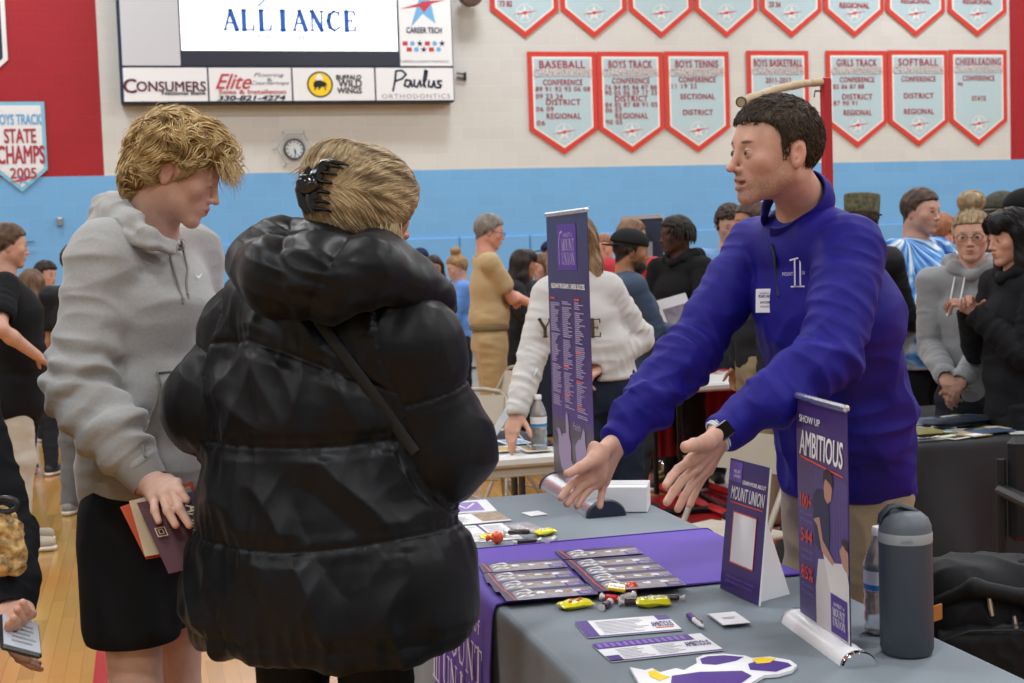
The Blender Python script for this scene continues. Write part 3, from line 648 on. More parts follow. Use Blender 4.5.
b.tube(pts, [.018 + .002 * math.sin(k * 2) for k in range(12)], 12); o = b.build('arm', mat('worn wood', 'b3a283', .7, noise=(12, .2)), e, 'auto', lab='worn wooden arm')
b = MB(); b.lathe(a, [(.0181, -.004), (.021, -.004), (.021, .01), (.0181, .01)], 16, axis=q - a, cap=False); b.build('ring', mat('dark steel', '333333'), e)
# ---------------------------------------------------------------- tables
TZ = .745
def drape(x0, x1, y0, y1, z, zb, amp=.018, r=.015, seg=.02, seed=0., flare=.03, freq=9.):
    """a cloth lying over a rectangular table and hanging to zb"""
    b = MB(); cx, cy = (x0 + x1) / 2, (y0 + y1) / 2
    per = []
    def run(p, q):
        n = max(2, int(np.linalg.norm(V(q) - V(p)) / seg)); return [V(p) + (V(q) - V(p)) * i / n for i in range(n)]
    cs = [(x0, y0), (x1, y0), (x1, y1), (x0, y1)]
    rc = .02
    for i in range(4):
        p, q = V(cs[i]), V(cs[(i + 1) % 4]); d = nrm(q - p); nn = V(d[1], -d[0])
        for w in run(p + d * rc, q - d * rc): per.append((w, nn))
        w = q - d * rc
        for t in (0.0, .25, .5, .75): 
            a = t * PI / 2; n2 = nn * math.cos(a) + d * math.sin(a); c = q - d * rc - nn * rc; per.append((c + n2 * rc, n2))
    N = len(per); pa = np.array([p for p, _ in per]); na = np.array([n for _, n in per]); L = np.cumsum(np.r_[0, np.linalg.norm(np.diff(pa, axis=0), axis=1)])
    rows = []
    hs = [z] + [z - r * (1 - math.cos(a)) for a in (.5, 1.0, PI / 2)] + list(np.linspace(z - r - .02, zb, 22))
    inn = [r] + [r * (1 - math.sin(a)) for a in (.5, 1.0, PI / 2)] + [0] * 22
    q3 = np.stack([L * freq * .35, np.zeros(N), np.zeros(N)], 1)
    for k, (h, i_) in enumerate(zip(hs, inn)):
        t = max(0, (z - h) / (z - zb)); q3[:, 1] = t * 1.1 + seed
        w = noise(q3 + (seed, 0, 0)) * amp * 2.2 * t ** .6 + flare * t + amp * .5 * t * np.sin(L * freq * 2.3 + 2 * noise(q3 * .5)) 
        rows.append(np.c_[pa - na * i_ + na * w[:, None], np.full(N, h)])
    rows = np.array(rows); M = len(rows)
    b.add(rows.reshape(-1, 3), [(i * N + j, (i + 1) * N + j, (i + 1) * N + (j + 1) % N, i * N + (j + 1) % N) for i in range(M - 1) for j in range(N)][::1])
    b.f = [f[::-1] for f in b.f]
    # top: grid with faint waves
    nx, ny = 14, 24; xs = np.linspace(x0 + r, x1 - r, nx); ys = np.linspace(y0 + r, y1 - r, ny); Gx, Gy = np.meshgrid(xs, ys, indexing='ij')
    Z = z + .0012 * noise(np.c_[Gx.ravel() * 5, Gy.ravel() * 2, np.full(Gx.size, seed)]).reshape(Gx.shape); Z[0] = Z[-1] = z; Z[:, 0] = Z[:, -1] = z
    b.grid(np.stack([Gx, Gy, Z], -1), flip=True)
    return b
xf = PH(496, 607, TZ)[0]; xb2 = (PH(802, 577, TZ)[0] + PH(716, 529.5, TZ)[0]) / 2
yr0 = PH(496, 607, TZ)[1]; yr1 = PH(473, 551, TZ)[1]; yfar = PH(560, 491, TZ)[1]; ynear = yfar - 2.6
print('TABLE', xf, xb2, yr0, yr1, yfar, ynear)
m_gcloth = mat('grey table cloth', '7c858d', .75, bump=(60, .12, .002), noise=(3, .03)); m_purple = mat('purple runner', '5f45a8', .7, bump=(60, .1, .002))
m_plast = mat('white table plastic', 'dcdcd8', .45); m_steel = mat('grey steel legs', '5b5d60', .35, .7)
def table_legs(x0, x1, y0, y1, z, e, m):
    for yy in (y0 + .3, y1 - .3):
        for xx in (x0 + .12, x1 - .12):
            b = MB(); b.tube([(xx, yy, z), (xx, yy, .004)], .014, 10); b.build('leg', m, e, 'auto')
        b = MB(); b.tube([(x0 + .12, yy, .35), (x1 - .12, yy, .35)], .01, 8); b.build('crossbar', m, e, 'auto')
t1 = empty('folding_table', ((xf + xb2) / 2, (ynear + yfar) / 2, 0), 'long folding table in the foreground hidden under the grey cloth', 'table')
b = MB(); b.box(((xf + xb2) / 2, (ynear + yfar) / 2, TZ - .03), (xb2 - xf - .012, yfar - ynear - .012, .045), bev=.01); b.build('tabletop', m_plast, t1)
table_legs(xf, xb2, ynear, yfar, TZ - .052, t1, m_steel)
tag(drape(xf, xb2, ynear, yfar, TZ, .03, amp=.012, seed=3.3, flare=.012).build('tablecloth', m_gcloth, None, True), 'grey cloth draped over the long foreground table to the floor', 'tablecloth')
# runner
rn = empty('table_runner', ((xf + xb2) / 2, (yr0 + yr1) / 2, TZ), 'purple runner across the grey foreground table, lettered on its hanging front', 'table runner')
b = MB(); ys = np.linspace(yr0, yr1, 12); prof = [(xf - .034, .06), (xf - .031, .25), (xf - .026, .45), (xf - .02, .6), (xf - .012, .7), (xf - .009, .73), (xf - .001, TZ + .003), (xf + .012, TZ + .0055)] + [(x, TZ + .0055) for x in np.linspace(xf + .03, xb2 - .02, 12)] + [(xb2 - .008, TZ + .004), (xb2 + .004, TZ - .004), (xb2 + .011, .7), (xb2 + .02, .6), (xb2 + .026, .45), (xb2 + .031, .25), (xb2 + .034, .1)]
G = np.array([[(x + (.004 * math.sin(y * 21 + z * 4) * (1 - z / TZ) * (-1 if x < 0.3 else 1)), y, z) for y in ys] for x, z in prof]); b.grid(G); b.build('cloth', m_purple, rn, True)
for yy in (yr0 + .004, yr1 - .004):
    b = MB(); b.tube([(x + (-.002 if x < .3 else .002), yy, z + .0008) for x, z in prof], .0022, 6); b.build('hem', mat('purple hem', '553c9a', .7), rn, True)
m_lil = mat('runner lettering', 'd9cde6', .6)
pl = Plane((xf - .029, (yr0 + yr1) / 2, 0), (0, -1, 0), nrm(V(-.02, 0, 1)))
pl.O = V(xf - .054, (yr0 + yr1) / 2, .0); pl.W = nrm(V(.034, 0, .72)); pl.N = nrm(cross(pl.U, pl.W))
b = MB(); W2 = (yr1 - yr0) / 2
arc = []
for i, ch in enumerate('UNIVERSITY of'):
    u = -.20 + i * .0335; w_ = .665 - .0 * abs(u) ; pl.text(b, ch, u, w_, u + .024, w_ + (.03 if ch != 'f' else .036), bold=.0) if ch != ' ' else None
b.build('lettering', m_lil, rn)
b = MB(); serif(pl, b, 'MOUNT', -.16, .55, .25, .635, gap=.12, bold=1.3); b.build('lettering', m_lil, rn)
b = MB(); serif(pl, b, 'UNION', -.16, .44, .25, .53, gap=.12, bold=1.3); b.build('lettering', m_lil, rn)
b = MB(); pl.stroke(b, [(-.265, .44), (-.265, .62), (-.25, .66), (-.2, .655)], .012); pl.stroke(b, [(-.235, .44), (-.235, .6), (-.22, .63)], .008); pl.stroke(b, [(-.205, .43), (-.205, .6)], .008); pl.stroke(b, [(-.28, .435), (-.18, .435)], .006); b.build('emblem', m_lil, rn)
# ---------------------------------------------------------------- paper helpers
m_paper = mat('paper white', 'e9e9ec', .5); m_pur = mat('print purple', '4d2f86', .45); m_dpur = mat('print deep purple', '2e2352', .45); m_purl = mat('print light purple', '8a6fc0', .45)
m_ph1 = mat('print warm grey', '8f8791', .4, noise=(25, .35)); m_ph2 = mat('print brown', '9a7f63', .4, noise=(40, .4)); m_orng = mat('print orange red', 'e2553a', .5); m_txt = mat('print text grey', '9c9aa6', .5)
class Sheet(Plane):
    """a sheet on a level: near-left corner + axes from four photo corners TL TR BR BL"""
    def __init__(s, tl, tr, br, bl, h, th=.0012):
        q = [PH(*p, h) for p in (tl, tr, br, bl)]; c = sum(q) / 4; U = nrm((q[1] - q[0]) + (q[2] - q[3])); W = cross((0, 0, 1), U)
        s.w = (np.linalg.norm(q[1] - q[0]) + np.linalg.norm(q[2] - q[3])) / 2; s.h = (abs((q[0] - q[3]) @ W) + abs((q[1] - q[2]) @ W)) / 2; s.q = q
        Plane.__init__(s, c + V(0, 0, 0), U, W); s.th = th
    def body(s, b, mi=0):
        a, d = s.w / 2, s.h / 2; b.prism([s.pt(-a, -d), s.pt(a, -d), s.pt(a, d), s.pt(-a, d)], V(0, 0, -s.th), mi)
    def R(s, b, u0, w0, u1, w1, n=.0006, mi=0): s.rect(b, (u0 - .5) * s.w, (w0 - .5) * s.h, (u1 - .5) * s.w, (w1 - .5) * s.h, n, mi)
    def T(s, b, t, u0, w0, u1, w1, n=.0008, mi=0, **k): s.text(b, t, (u0 - .5) * s.w, (w0 - .5) * s.h, (u1 - .5) * s.w, (w1 - .5) * s.h, n, mi, **k)
    def K(s, b, pts, wd, n=.0009, mi=0): s.stroke(b, [((u - .5) * s.w, (w - .5) * s.h) for u, w in pts], wd, n, mi)
def textlines(sh, b, u0, w0, u1, w1, n, rnd, fill=.45):
    for i in range(n):
        w_ = w1 - (w1 - w0) * (i + .5) / n; hh = (w1 - w0) / n * fill / 2; sh.R(b, u0, w_ - hh, u0 + (u1 - u0) * rnd.uniform(.6, 1), w_ + hh)
rnd = random.Random(5)
def brochure(c, ux, w, h, z, label, group):
    """photo brochure lying on the runner"""
    U = nrm(V(ux)); sh = Sheet((0, 0), (1, 0), (1, 1), (0, 1), 0, .0016); sh.w, sh.h = w, h; Plane.__init__(sh, V(c[0], c[1], z), U, cross((0, 0, 1), U))
    e = empty('brochure', (c[0], c[1], z), label, 'brochure', group)
    b = MB(); sh.body(b); b.build('sheet', m_dpur, e)
    b = MB(); sh.R(b, .12, .0, 1, .72, .0004); b.build('photo', m_ph1, e)
    b = MB()
    for i in range(5):
        u = .3 + i * .14; sh.poly(b, [((u - .5 + .07 * math.cos(k) * rnd.uniform(.6, 1.3)) * w, (.35 + .25 * rnd.random() - .5 + .12 * math.sin(k)) * h) for k in np.linspace(0, 5.4, 7)], .0006)
    b.build('photo', m_ph2, e)
    b = MB()
    for i in range(3):
        u = .42 + .2 * i; sh.poly(b, [((u - .5 + .05 * math.cos(k)) * w, (.45 + .1 * rnd.random() - .5 + .09 * math.sin(k)) * h) for k in np.linspace(0, 5.4, 7)], .0007)
    b.build('photo', m_paper, e)
    b = MB(); sh.K(b, [(.06, .98), (.09, .02)], .003); b.build('rule', m_orng, e)
    b = MB()
    for i, ch in enumerate('AMB'): sh.T(b, ch, .14 + i * .0, .72 - i * .26, .34, .9 - i * .26, shear=.3, bold=.02)
    b.build('lettering', m_paper, e)
    b = MB(); sh.R(b, .8, .04, .99, .4, .0008); b.build('badge', m_pur, e)
    b = MB(); sh.T(b, 'MOUNT', .83, .24, .96, .32, .001); sh.T(b, 'UNION', .83, .13, .96, .21, .001); b.build('lettering', m_paper, e)
    return e
left = [((477, 565.5), (557, 560.5)), ((484, 578), (566, 573)), ((492, 586), (578, 578)), ((510, 596), (592, 590))]
bw_, bh_ = .215, .13
def row(tlL, n, zs, labels, group, bw=.205, bh=.10):
    for k, (p, q) in enumerate(tlL):
        z = zs + (len(tlL) - 1 - k) * .0 + k * .0024
        a = PH(*p, z); c = PH(*q, z); ctr = (a + c) / 2 + V(0, -bh / 2, 0)
        brochure((ctr[0], ctr[1]), (c - a)[:3] * V(1, 1, 0), bw, bh, z, labels[k], group)
zr = TZ + .010
row([((477, 564), (556, 558.5)), ((482, 573.5), (563, 568.5)), ((489, 582), (572, 576)), ((500, 590.5), (583, 584))], 4, zr,
    ['photo brochure in the left row on the purple runner, farthest of its row', 'photo brochure in the left row on the purple runner, second from the back', 'photo brochure in the left row on the purple runner, third from the back', 'photo brochure in the left row on the purple runner, nearest the candy'], 'brochures fanned on the runner')
row([((552, 551.5), (632, 545.5)), ((563, 560.5), (643, 555)), ((571, 567.5), (653, 562)), ((579, 574.5), (661, 569)), ((588, 581.5), (669, 575.5))], 5, zr,
    ['photo brochure in the right row on the purple runner, farthest of its row', 'photo brochure in the right row on the purple runner, second from the back', 'photo brochure in the right row on the purple runner, middle of its five', 'photo brochure in the right row on the purple runner, fourth from the back', 'photo brochure in the right row on the purple runner, nearest the candy'], 'brochures fanned on the runner')
def flyer(corners, z, name, label, cat='flyer', th=.0012):
    sh = Sheet(*corners, z, th); e = empty(name, sh.O, label, cat); b = MB(); sh.body(b); b.build('sheet', m_paper, e); return sh, e
# two white flyers
sh, e = flyer(((571, 622), (665, 615), (684, 629.5), (590.5, 637.6)), TZ + .0035, 'flyer', 'white flyer with a purple left band lying below the yellow candy')
b = MB(); sh.R(b, 0, 0, .14, 1); sh.R(b, .14, 0, 1, .05); sh.R(b, .86, .7, 1, 1); b.build('band', m_pur, e); b = MB(); textlines(sh, b, .2, .12, .75, .9, 9, rnd, .3); b.build('text', m_txt, e)
b = MB(); sh.T(b, 'AMBITIOUS', .74, .3, .97, .6, shear=.3, bold=.01); b.build('lettering', m_pur, e); b = MB(); sh.R(b, .76, .22, .95, .27); b.build('rule', m_orng, e)
sh, e = flyer(((591, 644), (698, 633.5), (726.7, 649.3), (611.8, 662)), TZ + .0035, 'flyer', 'white flyer with a purple strip of names along its far edge')
b = MB(); sh.R(b, 0, .68, .88, 1); sh.R(b, 0, 0, 1, .05); sh.R(b, 0, 0, .12, .3); b.build('band', m_pur, e)
b = MB(); 
for k in range(14): sh.R(b, .03 + k * .058, .74, .065 + k * .058, .95, .0008)
b.build('names', m_purl, e); b = MB(); textlines(sh, b, .14, .1, .42, .62, 7, rnd, .3); textlines(sh, b, .46, .1, .72, .62, 7, rnd, .3); b.build('text', m_txt, e)
b = MB(); sh.T(b, 'AMBITIOUS', .74, .34, .97, .58, shear=.3, bold=.01); b.build('lettering', m_pur, e)
# pen
a = PH(688.5, 615, TZ + .008); q = PH(703, 626.5, TZ + .008); d = q - a; e = empty('pen', (a + q) / 2, 'white and purple click pen on the grey cloth', 'pen')
A = nrm(d); L = np.linalg.norm(d)
b = MB(); b.lathe(a + A * L * .42, [(.0062, 0), (.0062, L * .35), (.005, L * .48), (.002, L * .58)], 16, axis=A); b.build('barrel', m_paper, e, 'auto')
b = MB(); b.lathe(a, [(.004, 0), (.0068, .004), (.0068, L * .42)], 16, axis=A); b.build('grip', m_pur, e, 'auto')
b = MB(); b.tube([a + A * L * .5 + V(0, 0, .008), a + A * L * .9 + V(0, 0, .009), a + A * L * .95 + V(0, 0, .005)], .0016, 6); b.build('clip', mat('chrome', 'd8d8dc', .15, 1), e, 'auto')
# card stack
for k in range(6):
    sh, e = flyer(((708.4 + k * .3, 613.5), (735.3 + k * .3, 611.5), (746 + k * .5, 622.2), (720 + k * .4, 625)), TZ + .0025 + k * .0016, 'card', 'small white card in the stack beside the pen' if k < 5 else 'top card of the small white stack beside the pen', 'card', .0014)
    if k < 5: e['group'] = 'stacked cards beside the pen'
    else: b = MB(); textlines(sh, b, .25, .4, .8, .6, 2, rnd, .4); b.build('text', m_txt, e)
sh, e = flyer(((524.5, 512), (540, 510.5), (545.5, 514), (528, 516.5)), TZ + .004, 'card', 'lone white card on the grey cloth near the open palm', 'card', .002)
# papers at the far left of the table
sh, e = flyer(((436, 503), (486, 499), (497, 511), (440, 514)), TZ + .008, 'leaflet', 'purple and white folded leaflet at the far left, topmost and farthest of the papers', 'leaflet', .002)
b = MB(); sh.R(b, .0, .1, .8, .85); b.build('cover', m_purl, e); b = MB(); sh.K(b, [(.1, .2), (.35, .75), (.5, .3), (.7, .7)], .008); b.build('emblem', m_paper, e)
sh, e = flyer(((430, 517), (498, 511), (510, 520), (436, 527)), TZ + .0055, 'leaflet', 'white leaflet with a brown photo on its right, second of the papers from the back', 'leaflet', .002)
b = MB(); sh.R(b, .62, .1, 1, .95); b.build('photo', m_ph2, e); b = MB(); textlines(sh, b, .1, .15, .58, .85, 7, rnd, .3); b.build('text', m_txt, e)
sh, e = flyer(((436, 528), (505, 523), (520, 538), (450, 545)), TZ + .003, 'leaflet', 'white text leaflet behind the far candy pile', 'leaflet', .0015)
b = MB(); textlines(sh, b, .1, .1, .55, .9, 10, rnd, .3); textlines(sh, b, .68, .1, .95, .9, 10, rnd, .3); b.build('text', m_txt, e); b = MB(); sh.R(b, .6, 0, .64, 1); b.build('band', m_pur, e)
sh, e = flyer(((509, 523.5), (533, 521), (541.5, 531), (518, 534)), TZ + .0042, 'leaflet', 'small dark purple leaflet behind the far candy pile', 'leaflet', .0015)
b = MB(); sh.R(b, 0, 0, 1, 1, .0003); b.build('cover', m_ph1, e); b = MB(); sh.T(b, 'AMB', .1, .3, .5, .8); b.build('lettering', m_paper, e)
# plain die cut card stack (its printed figure is left out)
cut = [(630, 667), (645, 670), (652, 668), (660, 672), (676, 668), (684, 670), (697, 663), (696, 658), (703, 655), (722, 653.5), (745, 655.5), (752, 658), (770, 656.5), (790, 660), (797, 665), (792, 670), (778, 674), (764, 675), (752, 682), (738, 692), (700, 700), (660, 700), (640, 685)]
e = empty('die_cut_card', PH(710, 675, TZ), 'large white and purple die cut card at the bottom edge of the photo', 'card')
zc = TZ + .004
b = MB(); b.prism([PH(x, y, zc + .004) for x, y in cut][::-1], V(0, 0, -.006)); b.build('sheet', m_paper, e)
def cutp(pts, m, n, nm='print'):
    b = MB(); b.add([PH(x, y, zc + .004) + V(0, 0, n) for x, y in pts], [tuple(range(len(pts)))[::-1]]); b.build(nm, m, e)
cutp([(700, 659), (708, 656.5), (724, 655.5), (744, 657), (736, 661), (716, 665), (702, 664)], m_pur, .0006)
cutp([(748, 664), (764, 659), (788, 663), (792, 666), (776, 672), (750, 670)], m_pur, .0006)
cutp([(672, 676), (700, 672), (742, 671), (752, 676), (735, 688), (690, 694), (670, 690)], m_pur, .0006)
cutp([(752, 659.5), (762, 657.6), (776, 658.6), (770, 663), (757, 664)], m_yel, .0009)
cutp([(648, 672), (656, 670.5), (661, 675), (671, 677), (660, 681), (650, 677)], m_yel, .0009)
# ---------------------------------------------------------------- candy
m_cy = mat('yellow wrapper', 'e6dc1e', .25, coat=.5); m_cyy = mat('amber wrapper', 'e8b81c', .3, coat=.5); m_co = mat('orange wrapper', 'e4502a', .2, coat=.6, bump=(150, .5, .002)); m_cw = mat('clear white wrapper', 'dcd6d4', .2, coat=.5); m_cb = mat('brown wrapper', '3a2428', .3, coat=.5); m_cr = mat('red print', 'c8202c', .4)
def blob(c, A, L, wd, th, seed, puff=True):
    A = nrm(V(A) * V(1, 1, 0)); Bv = cross((0, 0, 1), A); n, m_ = 15, 11; G = []; G2 = []
    for i in range(n):
        for s_, GG in ((1, G), (-1, G2)):
            rowp = []
            for j in range(m_):
                u, v = i / (n - 1) * 2 - 1, j / (m_ - 1) * 2 - 1; h = (max(0, 1 - abs(u) ** 3) * max(0, 1 - v * v)) ** .5
                h2 = h * th / 2 * (1 + .35 * float(noise(V(u * 2.2, v * 2.2, seed)[None])[0]))
                e_ = 1 - .08 * (1 - abs(v)) * (abs(u) > .9)
                rowp.append(V(c) + A * u * L / 2 * (1 + .03 * math.sin(j * 3.1)) + Bv * v * wd / 2 * (1 - .1 * abs(u)) + V(0, 0, th * .5 + s_ * h2 + .003 * float(noise(V(u * 1.5, v * 1.5, seed + 7)[None])[0])))
            GG.append(rowp)
    return G, G2
def pouch(px_, py_, ang, L, wd, th, m, label, seed, group=None):
    c = PH(px_, py_, TZ) + V(0, 0, .0015); G, G2 = blob(c, (math.cos(ang), math.sin(ang), 0), L, wd, th, seed); e = empty('candy_pouch', c, label, 'candy', group)
    b = MB(); b.grid(G, flip=False); b.grid(G2, flip=True); b.build('wrapper', m, e, True)
    A = V(math.cos(ang), math.sin(ang), 0); Bv = cross((0, 0, 1), A)
    b = MB()
    for k in range(4):
        cc = c + A * L * (-.2 + .13 * k) + Bv * wd * (.1 if k % 2 else -.12) + V(0, 0, th * 1.02); b.lathe(cc, [(0.001, .0005), (.005, 0), (.004, -.002)], 10)
    b.build('print', m_cw if seed % 2 else m_cr, e, 'auto'); return e
def twist(px_, py_, ang, L, r, m, label, group=None, z=0.0, tail=.012):
    c = PH(px_, py_, TZ) + V(0, 0, r + .001 + z); A = V(math.cos(ang), math.sin(ang), 0); e = empty('wrapped_candy', c - V(0, 0, r), label, 'candy', group)
    b = MB(); b.lathe(c - A * L / 2, [(r * .5, 0), (r, L * .08), (r, L * .92), (r * .5, L)], 14, axis=A); b.build('wrapper', m, e, 'auto')
    for s_ in (-1, 1):
        b = MB(); b.lathe(c + A * s_ * L / 2, [(r * .45, 0), (r * .5, tail * .3), (r * 1.15, tail), (r * .9, tail * 1.05)], 9, axis=A * s_); b.build('twist', m_cw, e, 'auto')
    return e
def lolly(px_, py_, ang, label, r=.0145, stick=True, L=.05):
    c = PH(px_, py_, TZ) + V(0, 0, r + .001); e = empty('lollipop', c - V(0, 0, r), label, 'lollipop'); A = V(math.cos(ang), math.sin(ang), .0)
    b = MB(); 
    vs, N = [], 18
    for i in range(N):
        for j in range(N * 2):
            th, ph = PI * i / (N - 1), PI * j / N; rr = r * (1 + .06 * math.sin(ph * 7) * math.sin(th)); vs.append(c + V(math.sin(th) * math.cos(ph), math.sin(th) * math.sin(ph), math.cos(th)) * rr)
    b.add(vs, [(i * 2 * N + j, (i + 1) * 2 * N + j, (i + 1) * 2 * N + (j + 1) % (2 * N), i * 2 * N + (j + 1) % (2 * N)) for i in range(N - 1) for j in range(2 * N)]); b.build('wrapped_ball', m_co, e, True)
    b = MB(); b.lathe(c + A * r * .8, [(.004, 0), (.006, .006), (.009, .014), (.007, .018)], 9, axis=A); b.build('wrapper_skirt', m_co, e, 'auto')
    if stick: b = MB(); b.tube([c + A * r * .9, c + A * (r + L) - V(0, 0, r * .7)], .0019, 8); b.build('stick', m_paper, e, 'auto')
pouch(575.5, 608.5, .15, .075, .05, .018, m_cy, 'yellow candy pouch at the left end of the near candy pile', 2)
pouch(653, 606.5, -.25, .075, .052, .02, m_cy, 'yellow candy pouch at the right end of the near candy pile', 3)
twist(606, 608.5, .9, .03, .0075, m_cb, 'dark wrapped candy beside the left yellow pouch in the near pile')
twist(612, 603, 2.2, .032, .008, m_cr, 'red and white wrapped candy in the middle of the near pile', z=.002)
twist(632, 606, -.2, .034, .0085, m_cb, 'brown wrapped candy left of the right yellow pouch', z=0)
twist(668, 601, -.35, .05, .0065, m_cb, 'long dark wrapped candy behind the right yellow pouch')
twist(626, 601, .5, .028, .008, m_cw, 'white wrapped candy under the orange lollipop of the near pile')
lolly(632, 594.5, 2.6, 'orange lollipop lying in the near candy pile', stick=False)
c = PH(617, 601, TZ) + V(0, 0, .03); e = empty('candy_bar', c, 'small amber candy bar with dark lettering atop the near pile', 'candy')
b = MB(); X = nrm(V(.9, -.35, -.15)); Y = nrm(cross((.1, -.3, 1), X)); b.box(c, (.04, .026, .008), X, Y, cross(X, Y), bev=.002); b.build('wrapper', m_cyy, e)
p2 = Plane(c + cross(X, Y) * .0042, X, Y); b = MB(); p2.text(b, 'BARS', -.008, -.005, .015, .004, bold=.02); p2.rect(b, -.015, -.003, -.011, .004); b.build('lettering', m_cb, e)
pouch(492, 538.5, .2, .07, .045, .014, m_cy, 'yellow candy pouch at the left of the far candy pile', 4)
pouch(545, 535.5, .35, .065, .04, .018, m_cy, 'yellow candy pouch at the right of the far candy pile', 5)
lolly(497.5, 544, 3.0, 'orange lollipop with a white stick pointing left in the far candy pile', r=.0165, L=.06)
twist(519, 538, -.3, .06, .0075, m_cb, 'brown roll candy crossing on top of the far candy pile', z=.008)
twist(527, 544.5, .06, .055, .0075, m_cb, 'brown roll candy in front of the far candy pile')
twist(551, 543.5, .8, .022, .008, m_cw, 'white wrapped candy at the right end of the far candy pile')
# ---------------------------------------------------------------- easel sign
m_board = mat('sign board purple', '3b2468', .35, coat=.2); 
TL, TR = P(738.2, 461, 3.13), P(777.6, 471, 2.95); BL, BR = PH(719.5, 587.7, TZ + .002), PH(759, 606.3, TZ + .002)
U = nrm((TR - TL) + (BR - BL)); W0 = (TL + TR) / 2 - (BL + BR) / 2; W = nrm(W0 - U * (W0 @ U)); wS = (np.linalg.norm(TR - TL) + np.linalg.norm(BR - BL)) / 2; hS = np.linalg.norm(W0)
O = (BL + BR) / 2; e = empty('easel_sign', O, 'purple tabletop sign propped on a white easel back, headed MOUNT UNION', 'sign')
ps = Plane(O, U, W); N = ps.N
b = MB(); b.prism([ps.pt(-wS / 2, 0), ps.pt(wS / 2, 0), ps.pt(wS / 2, hS), ps.pt(-wS / 2, hS)], -N * .004); b.build('board', [m_board, ], e)
b = MB(); b.prism([ps.pt(wS / 2, 0, 0), ps.pt(wS / 2 + .002, 0, 0), ps.pt(wS / 2 + .002, hS, 0), ps.pt(wS / 2, hS, 0)], -N * .004); b.build('edge', m_paper, e)
def st(mb, t, u0, w0, u1, w1, **k): ps.text(mb, t, (u0 - .5) * wS, w0 * hS, (u1 - .5) * wS, w1 * hS, **k)
b = MB(); ps.rect(b, -.48 * wS, .835 * hS, -.16 * wS, .985 * hS); b.build('badge', mat('sign badge', '6a4aa8', .4), e)
b = MB(); st(b, 'MOUNT', .14, .9, .31, .925, n=.002); st(b, 'UNION', .14, .865, .31, .89, n=.002); st(b, 'LEARN MORE ABOUT', .38, .83, .96, .86, bold=.02)
b.build('lettering', m_paper, e)
b = MB(); st(b, 'MOUNT UNION', .1, .7, .95, .8, shear=.25, bold=.01); b.build('lettering', m_paper, e)
b = MB(); ps.rect(b, -.4 * wS, .672 * hS, .42 * wS, .682 * hS); ps.ring(b, 0, 0, 0, 0, .001)
for (u0, w0, u1, w1) in ((-.3, .225, .3, .235), (-.3, .605, .3, .615), (-.3, .225, -.285, .615), (.285, .225, .3, .615)): ps.rect(b, u0 * wS, w0 * hS, u1 * wS, w1 * hS, .0012)
b.build('rule', m_orng, e)
b = MB(); ps.rect(b, -.29 * wS, .23 * hS, .29 * wS, .61 * hS, .0009); b.build('plain_patch', m_paper, e)
b = MB()
for k, (u0, u1) in enumerate(((.12, .86), (.12, .8))): st(b, 'LEARN MORE ABOUT YOUR PATH', u0, .11 - k * .035, u1, .128 - k * .035)
b.build('lettering', m_purl, e)
q = PH(790, 594, TZ + .001); q2 = PH(772, 597, TZ + .001); tp_ = ps.pt(.2 * wS, .66 * hS, -.005); 
b = MB(); b.prism([tp_, tp_ + U * .04, q + V(.0, 0, 0), PH(757, 603, TZ + .001)], nrm(cross(q - tp_, U)) * .002); b.build('easel_back', m_paper, e)
# ---------------------------------------------------------------- roll-up banners
m_sil = mat('brushed silver', 'd5d6da', .25, .9); m_chr = mat('bright chrome', 'e4e4e8', .08, 1); m_bcap = mat('black cap', '1b1d24', .35)
def rollup(BLp, BRp, zt_l, zt_r, label, cap_m, base_r, base_m, face_m, base_ext=(.02, .03)):
    """BLp/BRp world points of the banner's lower corners (floor of base)"""
    U = nrm((BRp - BLp) * V(1, 1, 0)); Wd = np.linalg.norm((BRp - BLp)[:2]); O = (BLp + BRp) / 2; Nn = nrm(cross(U, (0, 0, 1)))
    e = empty('rollup_banner', O, label, 'banner'); hb = base_r
    b = MB(); n = 14; pr = [(math.cos(a) * base_r * 1.25, math.sin(a) * base_r * 1.05) for a in np.linspace(0, PI, n)]
    A0 = O - U * (Wd / 2 + base_ext[0]); A1 = O + U * (Wd / 2 + base_ext[1])
    vs = [A + Nn * x + V(0, 0, z) for A in (A0, A1) for x, z in pr]
    b.add(vs, [(i, i + 1, n + i + 1, n + i) for i in range(n - 1)] + [(0, n, 2 * n - 1, n - 1)]); b.f = [f for f in b.f]; b.build('base', base_m, e, 'auto')
    for A, s_ in ((A0, -1), (A1, 1)):
        b = MB(); vs = [A + U * s_ * (d) + Nn * x * k + V(0, 0, z * k) for d, k in ((0, 1.06), (.006, 1.06), (.012, .97)) for x, z in pr]
        fs = [(j * n + i, j * n + i + 1, (j + 1) * n + i + 1, (j + 1) * n + i) for j in range(2) for i in range(n - 1)] + [tuple(range(2 * n, 3 * n)), tuple(range(n))]; b.add(vs, fs); b.build('end_cap', cap_m, e, 'auto')
    H = (zt_l + zt_r) / 2 - TZ; pb = Plane(O, U, V(0, 0, 1))
    if pb.N @ Nn < 0: pass
    b = MB(); b.prism([pb.pt(-Wd / 2, hb), pb.pt(Wd / 2, hb), pb.pt(Wd / 2, H), pb.pt(-Wd / 2, H)], -pb.N * .0015); b.build('print', face_m, e)
    b = MB(); b.box(O + V(0, 0, H), (Wd + .008, .012, .014), U, Nn, (0, 0, 1), bev=.004); b.build('top_rail', m_sil, e)
    b = MB(); b.tube([O - pb.N * .008 + V(0, 0, hb), O - pb.N * .008 + V(0, 0, H)], .004, 8); b.build('pole', m_sil, e, 'auto')
    return e, pb, Wd, H, hb
